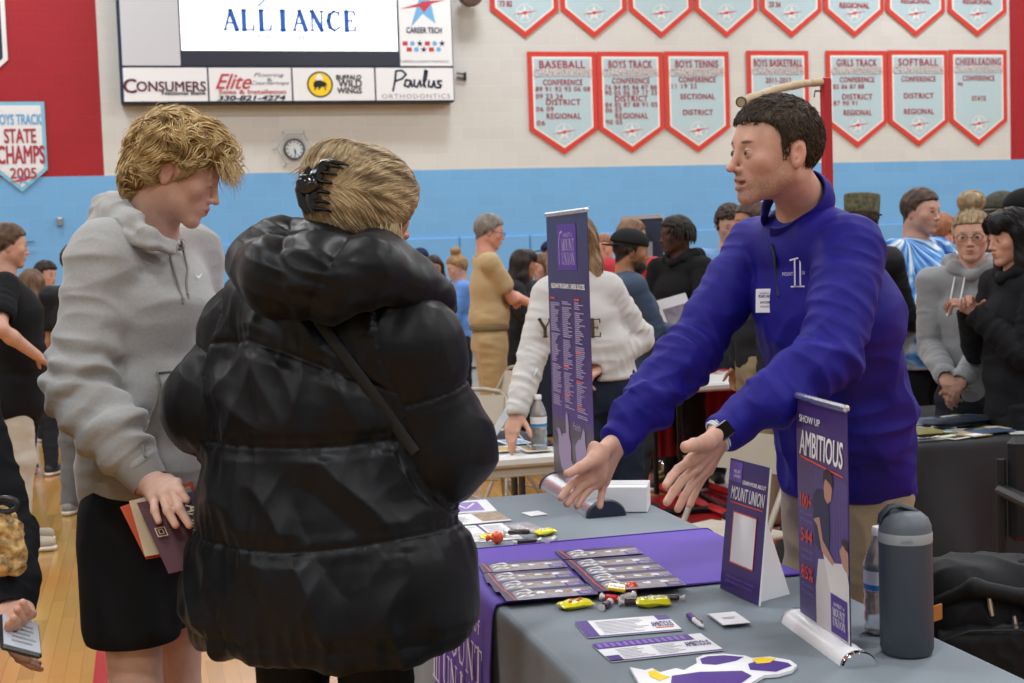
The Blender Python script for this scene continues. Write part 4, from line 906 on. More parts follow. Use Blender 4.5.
def gradmat(name, stops, z0, z1, rough=.35):
    m = mat(name, 'ffffff', rough, coat=.15); nt = m.node_tree; L = nt.links.new; g = nt.nodes.new('ShaderNodeNewGeometry'); s = nt.nodes.new('ShaderNodeSeparateXYZ'); L(g.outputs['Position'], s.inputs[0])
    r = nt.nodes.new('ShaderNodeMapRange'); r.inputs[1].default_value = z0; r.inputs[2].default_value = z1; L(s.outputs[2], r.inputs[0]); cr = nt.nodes.new('ShaderNodeValToRGB'); L(r.outputs[0], cr.inputs[0])
    el = cr.color_ramp.elements; el[0].position = stops[0][0]; el[0].color = (*lin(stops[0][1]), 1); el[1].position = stops[-1][0]; el[1].color = (*lin(stops[-1][1]), 1)
    for p_, c_ in stops[1:-1]: q = el.new(p_); q.color = (*lin(c_), 1)
    L(cr.outputs[0], nt.nodes['Principled BSDF'].inputs['Base Color']); return m
# small one
zt = (P(797, 391, 2.86)[2] + P(853, 408, 2.6)[2]) / 2
bl = P(800, 600, 2.84) * V(1, 1, 0) + V(0, 0, TZ); br_ = P(850, 600, 2.58) * V(1, 1, 0) + V(0, 0, TZ)
e, pb, Wd, H, hb = rollup(bl, br_, zt, zt, 'small tabletop roll up banner headed SHOW UP AMBITIOUS with a white and chrome base', m_chr, .026, mat('white base', 'e6e6e8', .3), mat('banner printed purple', '43306e', .35, coat=.1))
print('small banner W,H', Wd, H)
def bt(pb, Wd, H, mb, t, u0, w0, u1, w1, **k): pb.text(mb, t, (u0 - .5) * Wd, w0 * H, (u1 - .5) * Wd, w1 * H, **k)
def bp(pb, Wd, H, mb, pts, n=.0012): pb.poly(mb, [((u - .5) * Wd, w * H) for u, w in pts], n)
b = MB(); bt(pb, Wd, H, b, 'SHOW UP', .08, .895, .5, .925, bold=.01); b.build('lettering', m_paper, e)
b = MB(); bt(pb, Wd, H, b, 'AMBITIOUS', .07, .755, .93, .86, shear=.2, bold=.02); b.build('lettering', m_paper, e)
b = MB(); bp(pb, Wd, H, b, [(.08, .742), (.92, .72), (.92, .727), (.08, .75)]); b.build('rule', m_orng, e)
# photo of a carer leaning over a bed
b = MB(); bp(pb, Wd, H, b, [(.36, .1), (1, .04), (1, .7), (.88, .715), (.36, .72)], .0008); b.build('photo', mat('photo curtain', '4c3f78', .4), e)
for k in range(5): b = MB(); pb.rect(b, (.72 + k * .055 - .5) * Wd, .35 * H, (.735 + k * .055 - .5) * Wd, .7 * H, .0010); b.build('photo_fold', mat('photo curtain fold', '5c5090', .4), e)
m_skp = mat('printed skin', 'b98b76', .45); m_shp = mat('printed shirt', '2b2f4e', .45); m_bedp = mat('printed linen', 'cfc8c6', .45); m_hairp = mat('printed hair', '33262a', .45)
b = MB(); bp(pb, Wd, H, b, [(.36, .06), (1, .06), (1, .3), (.8, .33), (.62, .36), (.42, .34), (.36, .22)], .0014); b.build('photo', m_bedp, e)
b = MB(); bp(pb, Wd, H, b, [(.5, .4), (.75, .36), (.95, .38), (1, .3), (1, .12), (.86, .1), (.74, .14), (.6, .28)], .0016); b.build('photo', mat('printed linen pale', 'dedad8', .45), e)
b = MB(); bp(pb, Wd, H, b, [(.34, .5), (.34, .6), (.42, .635), (.56, .64), (.64, .6), (.66, .5), (.64, .4), (.5, .37), (.36, .4)], .0018); b.build('photo', m_shp, e)
b = MB(); bp(pb, Wd, H, b, [(.56, .655), (.6, .7), (.68, .7), (.72, .655), (.7, .61), (.63, .59), (.57, .61)], .0020); bp(pb, Wd, H, b, [(.34, .5), (.42, .48), (.5, .38), (.7, .345), (.74, .36), (.7, .375), (.52, .43), (.46, .52)], .0020)
bp(pb, Wd, H, b, [(.84, .42), (.92, .46), (1, .44), (1, .34), (.9, .36)], .0020); b.build('photo', m_skp, e)
b = MB(); bp(pb, Wd, H, b, [(.55, .67), (.56, .715), (.62, .735), (.7, .73), (.74, .7), (.735, .655), (.69, .675), (.6, .69)], .0023); bp(pb, Wd, H, b, [(.88, .46), (.92, .48), (1, .47), (1, .43), (.94, .44)], .0023); b.build('photo', m_hairp, e)
b = MB()
for w_, t in ((.53, '100+'), (.38, '544'), (.22, '85%')): bt(pb, Wd, H, b, t, .06, w_, .3, w_ + .06, shear=.1, bold=.01)
b.build('lettering', m_orng, e)
b = MB()
for w_ in (.5, .47, .34, .31, .19, .16): bt(pb, Wd, H, b, 'PROGRAMS', .06, w_, .3, w_ + .012)
b.build('lettering', m_purl, e)
b = MB(); pb.rect(b, (.66 - .5) * Wd, .07 * H, (.97 - .5) * Wd, .23 * H, .0024); b.build('badge', m_pur, e)
b = MB(); bt(pb, Wd, H, b, 'UNIVERSITY of', .72, .185, .92, .2, n=.003); b.build('lettering', m_paper, e)
b = MB(); p3 = Plane(pb.pt(0, 0, .003), pb.U, pb.W); serif(p3, b, 'MOUNT', (.71 - .5) * Wd, .145 * H, (.94 - .5) * Wd, .178 * H, gap=.1, bold=1.4); serif(p3, b, 'UNION', (.71 - .5) * Wd, .105 * H, (.94 - .5) * Wd, .138 * H, gap=.1, bold=1.4); b.build('lettering', m_paper, e)
# large one
Zl, Zr_ = 4.62, 4.16
bl = P(554.5, 480, Zl) * V(1, 1, 0) + V(0, 0, TZ); br_ = P(595.5, 500, Zr_) * V(1, 1, 0) + V(0, 0, TZ)
zt = (P(547.5, 215, Zl)[2] + P(591, 210.5, Zr_)[2]) / 2
e, pb, Wd, H, hb = rollup(bl, br_, zt, zt, 'tall purple roll up banner of program lists at the far end of the grey table', mat('dark navy cap', '232a3d', .4), .046, m_sil, gradmat('banner printed dusk purple', [(0, '4a4654'), (.24, '4d4659'), (.29, '4a2f80'), (.6, '3d2a66'), (1, '2b2148')], TZ, zt), (-.03, .1))
print('large banner W,H', Wd, H, zt)
b = MB(); pb.rect(b, (.28 - .5) * Wd, .8 * H, (.74 - .5) * Wd, .96 * H, .0012); b.build('badge', mat('badge purple', '56349a', .4), e)
b = MB(); bt(pb, Wd, H, b, 'UNIVERSITY of', .42, .915, .66, .93, n=.002); p3 = Plane(pb.pt(0, 0, .002), pb.U, pb.W); serif(p3, b, 'MOUNT', (.4 - .5) * Wd, .868 * H, (.71 - .5) * Wd, .908 * H, gap=.1, bold=1.5); serif(p3, b, 'UNION', (.4 - .5) * Wd, .82 * H, (.71 - .5) * Wd, .86 * H, gap=.1, bold=1.5)
p3.stroke(b, [((.33 - .5) * Wd, .82 * H), ((.33 - .5) * Wd, .9 * H), ((.36 - .5) * Wd, .93 * H), ((.42 - .5) * Wd, .935 * H)], .006); b.build('lettering', mat('banner lettering lilac', 'b9a6d8', .5), e)
b = MB(); bt(pb, Wd, H, b, 'RELEVANT PROGRAMS. CAREER SUCCESS.', .1, .735, .92, .752, n=.002, bold=.03); b.build('lettering', m_paper, e)
b = MB(); r2 = random.Random(2)
cols = [(.06, .69, .31, 58), (.36, .69, .31, 56), (.66, .69, .29, 58)]
for u0, w1, w0, n in cols:
    for k in range(n):
        if (k * 7 + int(u0 * 10)) % 17 == 0: continue
        w_ = w1 - (w1 - w0) * k / n; pb.rect(b, (u0 - .5) * Wd, (w_ - .0036) * H, (u0 + r2.uniform(.1, .24) - .5) * Wd, w_ * H, .002)
b.build('program_list', mat('list print', 'a79cc4', .5), e)
b = MB()
for u, w_ in ((.06, .7), (.36, .46), (.66, .7), (.66, .52), (.36, .36), (.66, .42), (.66, .33)): pb.rect(b, (u - .5) * Wd, (w_ - .004) * H, (u + .12 - .5) * Wd, (w_ + .002) * H, .0022)
b.build('list_heading', m_orng, e)
b = MB(); hand = [(.22, .09), (.16, .14), (.16, .2), (.12, .225), (.2, .228), (.26, .2), (.28, .215), (.36, .218), (.36, .28), (.39, .3), (.42, .28), (.44, .21), (.48, .185), (.47, .13), (.53, .115), (.6, .13), (.58, .19), (.66, .215), (.72, .22), (.78, .262), (.82, .25), (.82, .215), (.86, .17), (.86, .12), (.8, .09), (.78, .04), (.6, .02), (.4, .03)]
bp(pb, Wd, H, b, hand, .0018); b.build('hands_print', mat('printed lilac hands', '9d8fb4', .5), e)
b = MB(); bt(pb, Wd, H, b, 'Faith', .55, .245, .72, .27, n=.002); b.build('lettering', mat('list print', 'a79cc4', .5), e)
# cap details
for k in range(0): pass
# white box beside it
a_, b2, c2 = PH(600, 513, TZ), PH(641.5, 513, TZ), PH(650, 505, TZ)
e = empty('carton_box', PH(625, 508, TZ), 'small white cardboard box behind the open palm, beside the tall banner', 'box')
b = MB(); U = nrm(b2 - a_); b.box((a_ + b2) / 2 + V(.01, .06, .04), (.19, .12, .075), U, cross((0, 0, 1), U), bev=.002); b.build('carton', m_paper, e)
b = MB(); b.box((a_ + b2) / 2 + V(.01, .06, .0785), (.188, .05, .001), U, cross((0, 0, 1), U)); b.build('lid_flap', mat('lid white', 'dededf', .5), e)
# ---------------------------------------------------------------- bottles on the table
def water_bottle(c, z, label, s=1.0, group=None):
    e = empty('water_bottle', (c[0], c[1], z), label, 'bottle', group); c = V(c[0], c[1], z)
    m_pet = mat('clear bottle plastic', 'e4ecf2', .1, trans=.72, ior=1.2, spec=.6)
    pr = [(.024, 0), (.031, .003), (.0325, .012), (.03, .02), (.0325, .028), (.0325, .04), (.03, .047), (.0325, .054), (.0325, .066), (.03, .073), (.0325, .08), (.0325, .085), (.0318, .087), (.0318, .128), (.0325, .13), (.032, .14), (.026, .16), (.0185, .178), (.0125, .188), (.0125, .196)]
    b = MB(); b.lathe(c, [(r * s, h * s) for r, h in pr], 28); b.build('bottle_body', m_pet, e, True)
    b = MB(); b.lathe(c, [(.0325 * s, .088 * s), (.0325 * s, .127 * s)], 28, cap=False); b.build('label_band', mat('label white', 'eef2f6', .4), e, True)
    b = MB(); b.lathe(c, [(.0328 * s, .089 * s), (.0328 * s, .1 * s)], 28, cap=False); b.build('label_stripe', mat('label blue', '2f8fd0', .4), e, True)
    b = MB(); b.lathe(c, [(.0145 * s, .194 * s), (.0145 * s, .209 * s), (.013 * s, .211 * s)], 20); b.build('cap', mat('cap white', 'e8eaec', .4), e, 'auto')
    return e
q = PH(881, 633, TZ); water_bottle(q, TZ + .002, 'clear water bottle behind the grey tumbler')
tc = PH(907, 653, TZ); r = .049; c = V(tc[0], tc[1], TZ + .001)
e = empty('tumbler', c, 'large dark grey insulated tumbler with a carry loop lid', 'tumbler'); Ht = .28
m_tum = mat('slate powder coat', '3d434c', .55, spec=.4, bump=(400, .2, .0005)); m_lid = mat('lid slate', '585f68', .45)
b = MB(); b.lathe(c, [(r * .8, 0), (r * .93, .002), (r, .012), (r, .205), (r, .212)], 48); b.build('bottle_body', m_tum, e, 'auto')
b = MB(); b.lathe(c, [(r * 1.005, .212), (r * 1.01, .214), (r * 1.01, .229), (r * .99, .231)], 48); b.build('collar', mat('collar grey', '8f9498', .45), e, 'auto')
b = MB(); b.lathe(c, [(r * .99, .231), (r * .97, .243), (r * .86, .256), (r * .62, .266), (r * .3, .27)], 40); b.build('lid', m_lid, e, 'auto')
b = MB(); Xc = nrm(CR * V(1, 1, 0)); pts = [c + Xc * u * r + V(0, 0, h) for u, h in ((-.98, .246), (-.9, .262), (-.6, .276), (-.2, .279), (.3, .27), (.75, .252), (.95, .237))]
b.tube(pts, [.008, .011, .012, .012, .011, .009, .007], 10, flat=.5, up=(0, 0, 1)); b.build('carry_loop', mat('loop slate', '2f343c', .5), e, 'auto')
b = MB(); b.lathe(c + Xc * (-.45) * r, [(.014, .255), (.014, .272), (.011, .276)], 16); b.build('spout_cover', mat('loop slate', '2f343c'), e, 'auto')
plb = Plane(c + V(0, 0, .217) - CF * V(1, 1, 0) * r * 1.012, Xc, (0, 0, 1)); b = MB(); plb.text(b, 'owala', -.022, 0, .0, .007, n=.0006); b.build('lettering', mat('collar mark', '72777c', .5), e)
# ---------------------------------------------------------------- tables and chairs behind
def plain_table(x0, x1, y0, y1, z, label, top=m_plast, th=.045, legs=True):
    e = empty('folding_table', ((x0 + x1) / 2, (y0 + y1) / 2, 0), label, 'table'); b = MB(); b.box(((x0 + x1) / 2, (y0 + y1) / 2, z - th / 2), (x1 - x0, y1 - y0, th), bev=.012); b.build('tabletop', top, e)
    if legs: table_legs(x0, x1, y0, y1, z - th - .001, e, m_steel)
    return e
# white table with the stacked edge, behind the tall banner
Z2 = .74; a = PH(486, 458, Z2); c = PH(551, 454, Z2); x0, x1 = a[0] - .5, PH(575, 454, Z2)[0]; y0, y1 = (a[1] + c[1]) / 2, (a[1] + c[1]) / 2 + .72
e = plain_table(x0, x1, y0, y1, Z2, 'white plastic folding table behind the tall banner, with a thick stepped edge', legs=True)
b = MB(); b.box(((x0 + x1) / 2, (y0 + y1) / 2 + .02, Z2 - .068), (x1 - x0 - .03, y1 - y0 - .03, .038), bev=.006); b.build('apron', mat('table apron', 'c9c6bd', .5), e)
m_nvc = cloth_navy = mat('navy table cloth', '1b2338', .8, bump=(60, .15, .002))
cl = MB(); cl.box(((x0 + x1) / 2, (y0 + y1) / 2 + .10, Z2 + .004), (x1 - x0 - .02, .52, .006), bev=.002); tag(cl.build('table_cloth', m_nvc), 'navy cloth runner lying on the white table behind the tall banner', 'tablecloth')
zt2 = Z2 + .0085
for (cs, lab, m2, nm) in ((((489, 447), (512, 445), (516, 450), (494, 452)), 'yellow and white leaflet lying on the navy cloth, leftmost', m_cyy, 'leaflet'), (((498, 440), (522, 438), (530, 443), (505, 445)), 'blue and white leaflet lying on the navy cloth behind the yellow one', m_lblue, 'leaflet'), (((518, 446), (548, 444), (550, 450), (524, 452)), 'yellow patterned leaflet in front of the water bottle on the navy cloth', m_cyy, 'leaflet')):
    sh, e = flyer(cs, zt2 + .003, nm, lab, 'leaflet', .002); b = MB(); sh.R(b, .1, .1, .9, .7); b.build('print', m2, e); b = MB(); textlines(sh, b, .15, .72, .8, .95, 3, rnd, .4); b.build('text', m_txt, e)
q = PH(539.5, 450, zt2); water_bottle(q, zt2 + .005, 'clear water bottle with a blue label on the table behind the tall banner', 1.0)
# thin sign holder, edge on
e = empty('sign_holder', P(515, 450, 5.35), 'thin clear sign holder seen edge on, leaning on the navy cloth', 'sign holder'); a, c, d = P(495, 434, 5.3), P(538, 370, 5.3), P(533, 449, 5.22)
m_ac = mat('clear acrylic', 'e6ecf0', .12, trans=.3); U2 = nrm(V(.15, 1, 0))
a = PH(496, 437, zt2 + .002); up_ = P(538, 370, 5.36); b = MB(); b.prism([a, a + U2 * .21, up_ + U2 * .21, up_], V(.004, 0, .003)); b.build('panel', m_ac, e)
m1 = a * .75 + up_ * .25; d = PH(532, 450, zt2 + .002); b = MB(); b.prism([m1, m1 + U2 * .1, d + U2 * .1, d], V(.004, 0, .004)); b.build('foot', m_ac, e)
# navy draped table behind, with a black tumbler
a = PH(507, 348, .745); c = PH(600, 345, .745); tx0, ty0 = a[0] - .02, a[1]
plain_table(tx0, tx0 + 1.83, ty0, ty0 + .72, .74, 'folding table under the navy cloth behind the white sweatshirt')
tag(drape(tx0 - .008, tx0 + 1.838, ty0 - .008, ty0 + .728, .748, .02, amp=.02, seed=8.).build('tablecloth', m_nvc, None, True), 'navy floor length cloth on the table behind the white sweatshirt', 'tablecloth')
q = PH(516.5, 351, .75); q = V(q[0] + (ty0 + .04 - q[1]) * .26, ty0 + .04, .75); e = empty('travel_mug', q, 'black travel mug on the navy draped table', 'mug'); b = MB(); b.lathe(q + V(0, .12, .0), [(.034, .002), (.042, .18), (.042, .2)], 24); b.build('cup', m_bcap, e, 'auto'); b = MB(); b.lathe(q + V(0, .12, 0), [(.044, .2), (.044, .215), (.03, .22)], 24); b.build('lid', m_sil, e, 'auto'); b = MB(); b.tube([q + V(-.04, .12, .17), q + V(-.075, .12, .15), q + V(-.07, .12, .07), q + V(-.038, .12, .05)], .007, 8); b.build('handle', m_bcap, e, 'auto')
sh, e = flyer(((528, 344.5), (560, 343), (564, 344.5), (530, 346)), .753, 'leaflet', 'white leaflet on the navy draped table right of the travel mug', 'leaflet', .003)
# far white table
a = PH(456, 333, .74); plain_table(a[0] - 1.2, a[0] + .75, a[1], a[1] + .75, .74, 'far white folding table behind the khaki uniform')
q = PH(464.5, 331, .742); water_bottle(q + V(0, .1, 0), .742, 'small water bottle on the far white table', 1.1)
# metal folding chairs
def folding_chair(p, yaw, label, m, seat_m, s=1.0):
    e = empty('folding_chair', (p[0], p[1], 0), label, 'chair'); c, d = math.cos(yaw), math.sin(yaw); F = V(c, d, 0); R_ = V(d, -c, 0); o = V(p[0], p[1], 0)
    W = lambda x, y, z: o + R_ * x * s + F * y * s + UP * z * s if 'UP' in globals() else o + R_ * x * s + F * y * s + V(0, 0, 1) * z * s
    for sx in (-1, 1):
        b = MB(); b.tube([W(sx * .21, .24, .012), W(sx * .205, .02, .44), W(sx * .2, -.2, .78), W(sx * .17, -.215, .815)], .012, 10); b.build('front_leg', m, e, 'auto')
        b = MB(); b.tube([W(sx * .195, -.24, .012), W(sx * .19, .08, .47)], .011, 10); b.build('rear_leg', m, e, 'auto')
    b = MB(); b.tube([W(-.17, -.215, .815), W(-.08, -.22, .83), W(.08, -.22, .83), W(.17, -.215, .815)], .012, 10); b.build('top_rail', m, e, 'auto')
    b = MB(); G = [[W(x, y - .012 * (1 - (x / .19) ** 2), z) for x in np.linspace(-.19, .19, 9)] for y, z in ((-.16, .66), (-.18, .73), (-.2, .8))]; b.grid(G); G2 = [[p_ + F * .006 for p_ in r_] for r_ in G]; b.grid(G2, flip=True); b.build('backrest', seat_m, e, 'auto')
    b = MB(); b.box(W(0, .05, .445), (.39 * s, .39 * s, .022 * s), R_, F, (0, 0, 1), bev=.008); b.build('seat', seat_m, e)
    for y, z in ((-.19, .12), (.2, .1)): b = MB(); b.tube([W(-.2, y, z), W(.2, y, z)], .008, 8); b.build('crossbar', m, e, 'auto')
    return e
UP = V(0, 0, 1)
m_cf = mat('chair enamel', 'a39c8f', .4, .3); m_cs = mat('chair seat beige', 'b3aa9b', .5)
folding_chair(P(493, 380, 8.3), math.radians(195), 'grey metal folding chair in front of the khaki uniform, its back at left', m_cf, m_cs)
folding_chair(P(462, 400, 6.9), math.radians(250), 'beige metal folding chair seen low beside the puffer coat sleeve', m_cf, m_cs)
folding_chair(P(722, 440, 5.2), math.radians(205), 'beige metal folding chair under the navy forearm, behind the purple easel sign', m_cf, m_cs)
# white table with bare legs and a red skirt
a = PH(690, 383, .74); c = PH(737, 377, .74); x0, x1, y0, y1 = PH(655, 385, .74)[0], PH(655, 385, .74)[0] + 1.83, a[1] - .1, a[1] + .66
e = plain_table(x0, x1, y0, y1, .74, 'white folding table with black tube legs and red skirt behind the navy sleeve', legs=False)
b = MB(); m_bt = mat('black tube', '1a1a1d', .4, .4)
for yy in (y0 + .08,):
    pass
for sx, xx in ((-1, x0 + .14), (1, x0 + .62)):
    b = MB(); b.tube([(xx, y0 + .1, .69), (xx + sx * .0, y0 + .1, .32), (xx + sx * -.10, y0 + .06, .1), (xx + sx * -.22, y0 + .02, .015)], .016, 10); b.build('leg', m_bt, e, 'auto')
b = MB(); b.tube([(x0 + .14, y0 + .1, .34), (x0 + .62, y0 + .1, .34)], .012, 8); b.build('crossbar', m_bt, e, 'auto')
b = MB(); b.tube([(x0 - .3, y0 + .02, .022), (x0 + .9, y0 + .02, .022)], .02, 10); b.build('foot_bar', m_bt, e, 'auto')
for yy in (y1 - .1,):
    for xx in (x1 - .15, x0 + .2): b = MB(); b.tube([(xx, yy, .69), (xx, yy, .01)], .016, 10); b.build('leg', m_bt, e, 'auto')
b = MB(); n = 160; G = [[(x0 + .05 + (x1 - x0 - .05) * i / n, y1 + .004 + .02 * math.sin(i * .9) * (1 - z / .8), z) for i in range(n + 1)] for z in (.735, .6, .45, .3, .22)]; b.grid(G); tag(b.build('table_skirt', mat('red skirt', '8e1a24', .75), None, True), 'gathered red skirt hanging at the back of the white folding table', 'table skirt')
for cs, lab, m2 in ((((697, 371), (712, 370), (716, 374), (700, 375)), 'orange leaflet on the white table under the navy sleeve', m_orng), (((714, 369), (728, 368), (731, 371), (717, 372)), 'red leaflet on the white table beside the orange one', m_pred)):
    sh, e = flyer(cs, .744, 'leaflet', lab, 'leaflet', .003); b = MB(); sh.R(b, .05, .05, .95, .95); b.build('print', m2, e)
# red steel floor frame
e = empty('steel_floor_frame', PH(705, 505, 0), 'low red steel frame lying on the red floor behind the open hands', 'frame'); m_rs = mat('red steel', 'c02a2c', .35, coat=.3)
p_ = [PH(648, 482, .03), PH(735, 517, .03), PH(752, 500, .03), PH(690, 480, .03)]
for i, j in ((0, 1), (1, 2), (2, 3)): b = MB(); b.tube([p_[i], p_[j]], .026, 4); b.build('bar', m_rs, e)
b = MB(); b.lathe(PH(651, 484, 0), [(.03, .003), (.03, .07)], 16); b.build('pin', m_sil, e, 'auto')
# black draped table at the right, crowded with small goods
cn = PH(947, 443, .745); fx = PH(1024, 437.5, .745); lf = PH(914, 401, .745)
bx0, by0 = cn[0] - .12, (cn[1] + fx[1]) / 2; by1 = PH(958, 404, .745)[1]
plain_table(bx0, bx0 + 1.9, by0, by1, .74, 'folding table under the black cloth at the right')
m_bkc = mat('black table cloth', '1f2023', .75, bump=(60, .15, .002))
tag(drape(bx0 - .008, bx0 + 1.908, by0 - .008, by1 + .008, .748, .02, amp=.07, seed=5.2, flare=.05, freq=8).build('tablecloth', m_bkc, None, True), 'black floor length cloth on the table at the right', 'tablecloth')
r3 = random.Random(11); kinds = [('sticker_sheet', 'sticker sheet'), ('keyring', 'keyring'), ('leaflet', 'leaflet')]
pal = ['dfe3e8', 'cfcdb6', 'a5976e', '4a5a76', 'e4e4de', '7d8b68', 'c3c9d8', '36363c', 'd9cfb2', '9bafcc']
places = ['beside the tie dye shirt', 'in the near row', 'in the middle row', 'in the far row', 'near the table corner']
k = 0
for row_, (yy, n) in enumerate(((by0 + .10, 14), (by0 + .22, 14), (by0 + .34, 13), (by0 + .48, 9), (by0 + .62, 6))):
    for i in range(n):
        x = bx0 + .09 + i * .11 + r3.uniform(-.03, .03); y = yy + r3.uniform(-.03, .03)
        if y > by1 - .08: continue
        w_, h_ = r3.uniform(.09, .17), r3.uniform(.07, .12); a = r3.uniform(-.6, .6); U_ = V(math.cos(a), math.sin(a), 0); z = .7505 + .0028 * (k % 4)
        e = empty('leaflet', (x, y, z), 'small printed leaflet lying among many on the black draped table at the right', 'leaflet', 'leaflets strewn on the black table')
        sh = Sheet((0, 0), (1, 0), (1, 1), (0, 1), 0, .002); sh.w, sh.h = w_, h_; Plane.__init__(sh, V(x, y, z + .002), U_, cross((0, 0, 1), U_)); b = MB(); sh.body(b); b.build('sheet', mat('paper tone ' + pal[k % 10], pal[k % 10], .4), e)
        b = MB(); sh.R(b, .12, .15, .88, .6); b.build('print', mat('paper tone ' + pal[(k * 3 + 4) % 10], pal[(k * 3 + 4) % 10], .4), e); k += 1
for px0, py0, col, lab in ((1010, 418, 'c98aa6', 'pink wrapped roll on the black draped table near the right edge'), (960, 424, '1c2433', 'long dark navy pouch lying on the black draped table'), (925, 436, '6f6a3e', 'olive camouflage pouch near the corner of the black draped table')):
    q = PH(px0, py0, .765); L = .34 if px0 == 960 else .12; G, G2 = blob(V(q[0], q[1], .762), (1, .1, 0), L, .1, .035, px0); e = empty('pouch', (q[0], q[1], .762), lab, 'pouch'); b = MB(); b.grid(G); b.grid(G2, flip=True); b.build('fabric', mat('pouch ' + col, col, .7, noise=(30, .3)), e, True); b = MB(); b.tube([V(q[0] - L * .35, q[1] - .02, .794), V(q[0] + L * .35, q[1] + .01, .794)], .0025, 6); b.build('zip', m_sil, e, 'auto')
# black office chair arm at the lower right
e = empty('armchair', V(*(P(1098, 560, 4.3)[:2]), 0), 'black chair with bent arms in front of the black draped table', 'chair'); o = V(*(P(1101, 560, 4.3)[:2]), 0); m_bp = mat('black plastic', '17181a', .45)
W = lambda x, y, z: o + CR * V(1, 1, 0) * x + nrm(CF * V(1, 1, 0)) * y + UP * z
b = MB(); b.box(W(.02, 0, .43), (.46, .44, .07), nrm(CR * V(1, 1, 0)), nrm(CF * V(1, 1, 0)), (0, 0, 1), bev=.025); b.build('seat', m_bp, e)
b = MB(); b.box(W(.02, .24, .70), (.44, .05, .34), nrm(CR * V(1, 1, 0)), nrm(CF * V(1, 1, 0)), (0, 0, 1), bev=.02); b.build('backrest', m_bp, e)
for sx in (-1, 1):
    b = MB(); b.tube([W(sx * .24 + .02, -.2, .01), W(sx * .24 + .02, -.2, .44), W(sx * .24 + .02, -.19, .69)], .016, 8); b.build('leg', m_bp, e, 'auto')
    b = MB(); b.tube([W(sx * .24 + .02, .24, .01), W(sx * .24 + .02, .24, .8)], .016, 8); b.build('leg', m_bp, e, 'auto')
    b = MB(); b.box(W(sx * .24 + .02, .0, .70), (.05, .48, .035), nrm(CR * V(1, 1, 0)), nrm(CF * V(1, 1, 0)), (0, 0, 1), bev=.012); b.build('armrest', m_bp, e)
# backpack on a chair behind the near end of the table
c = P(990, 630, 3.55); cz = P(990, 655, 3.5)
seat = .365; e = empty('stool', V(c[0], c[1], 0), 'plain black stool carrying the backpack', 'stool'); b = MB(); b.box((c[0], c[1], seat - .02), (.46, .42, .04), bev=.012); b.build('seat', m_bp, e)
for sx in (-1, 1):
    for sy in (-1, 1): b = MB(); b.tube([(c[0] + sx * .19, c[1] + sy * .17, seat - .04), (c[0] + sx * .2, c[1] + sy * .18, .01)], .014, 8); b.build('leg', m_bp, e, 'auto')
# ---------------------------------------------------------------- people
CFH = nrm(CF * V(1, 1, 0)); CRH = nrm(CR * V(1, 1, 0)); UP = V(0, 0, 1)
def facing(a):  # 0 towards the camera, 90 to picture right, 180 away
    a = math.radians(a); return -CFH * math.cos(a) + CRH * math.sin(a)
def rot(v, ax, deg):
    return V(Matrix.Rotation(math.radians(deg), 3, Vector(nrm(ax))) @ Vector(v))
class Frame:
    def __init__(s, c, fwd, pitch=0., roll=0., sc=1.):
        f = nrm(fwd); x = nrm(cross(f, UP)); f = rot(f, x, -pitch); u = cross(x, f)
        if roll: x = rot(x, f, roll); u = rot(u, f, roll)
        s.c = V(c); s.R = np.array([x, f, u]); s.s = sc
    def w(s, x, y, z): return s.c + s.s * (V(x, y, z) @ s.R)
    def l(s, p): return ((p - s.c) @ s.R.T) / s.s
def g3(q, c, r):   # soft spot
    return np.exp(-(((q - V(c)) / V(r)) ** 2).sum(1))
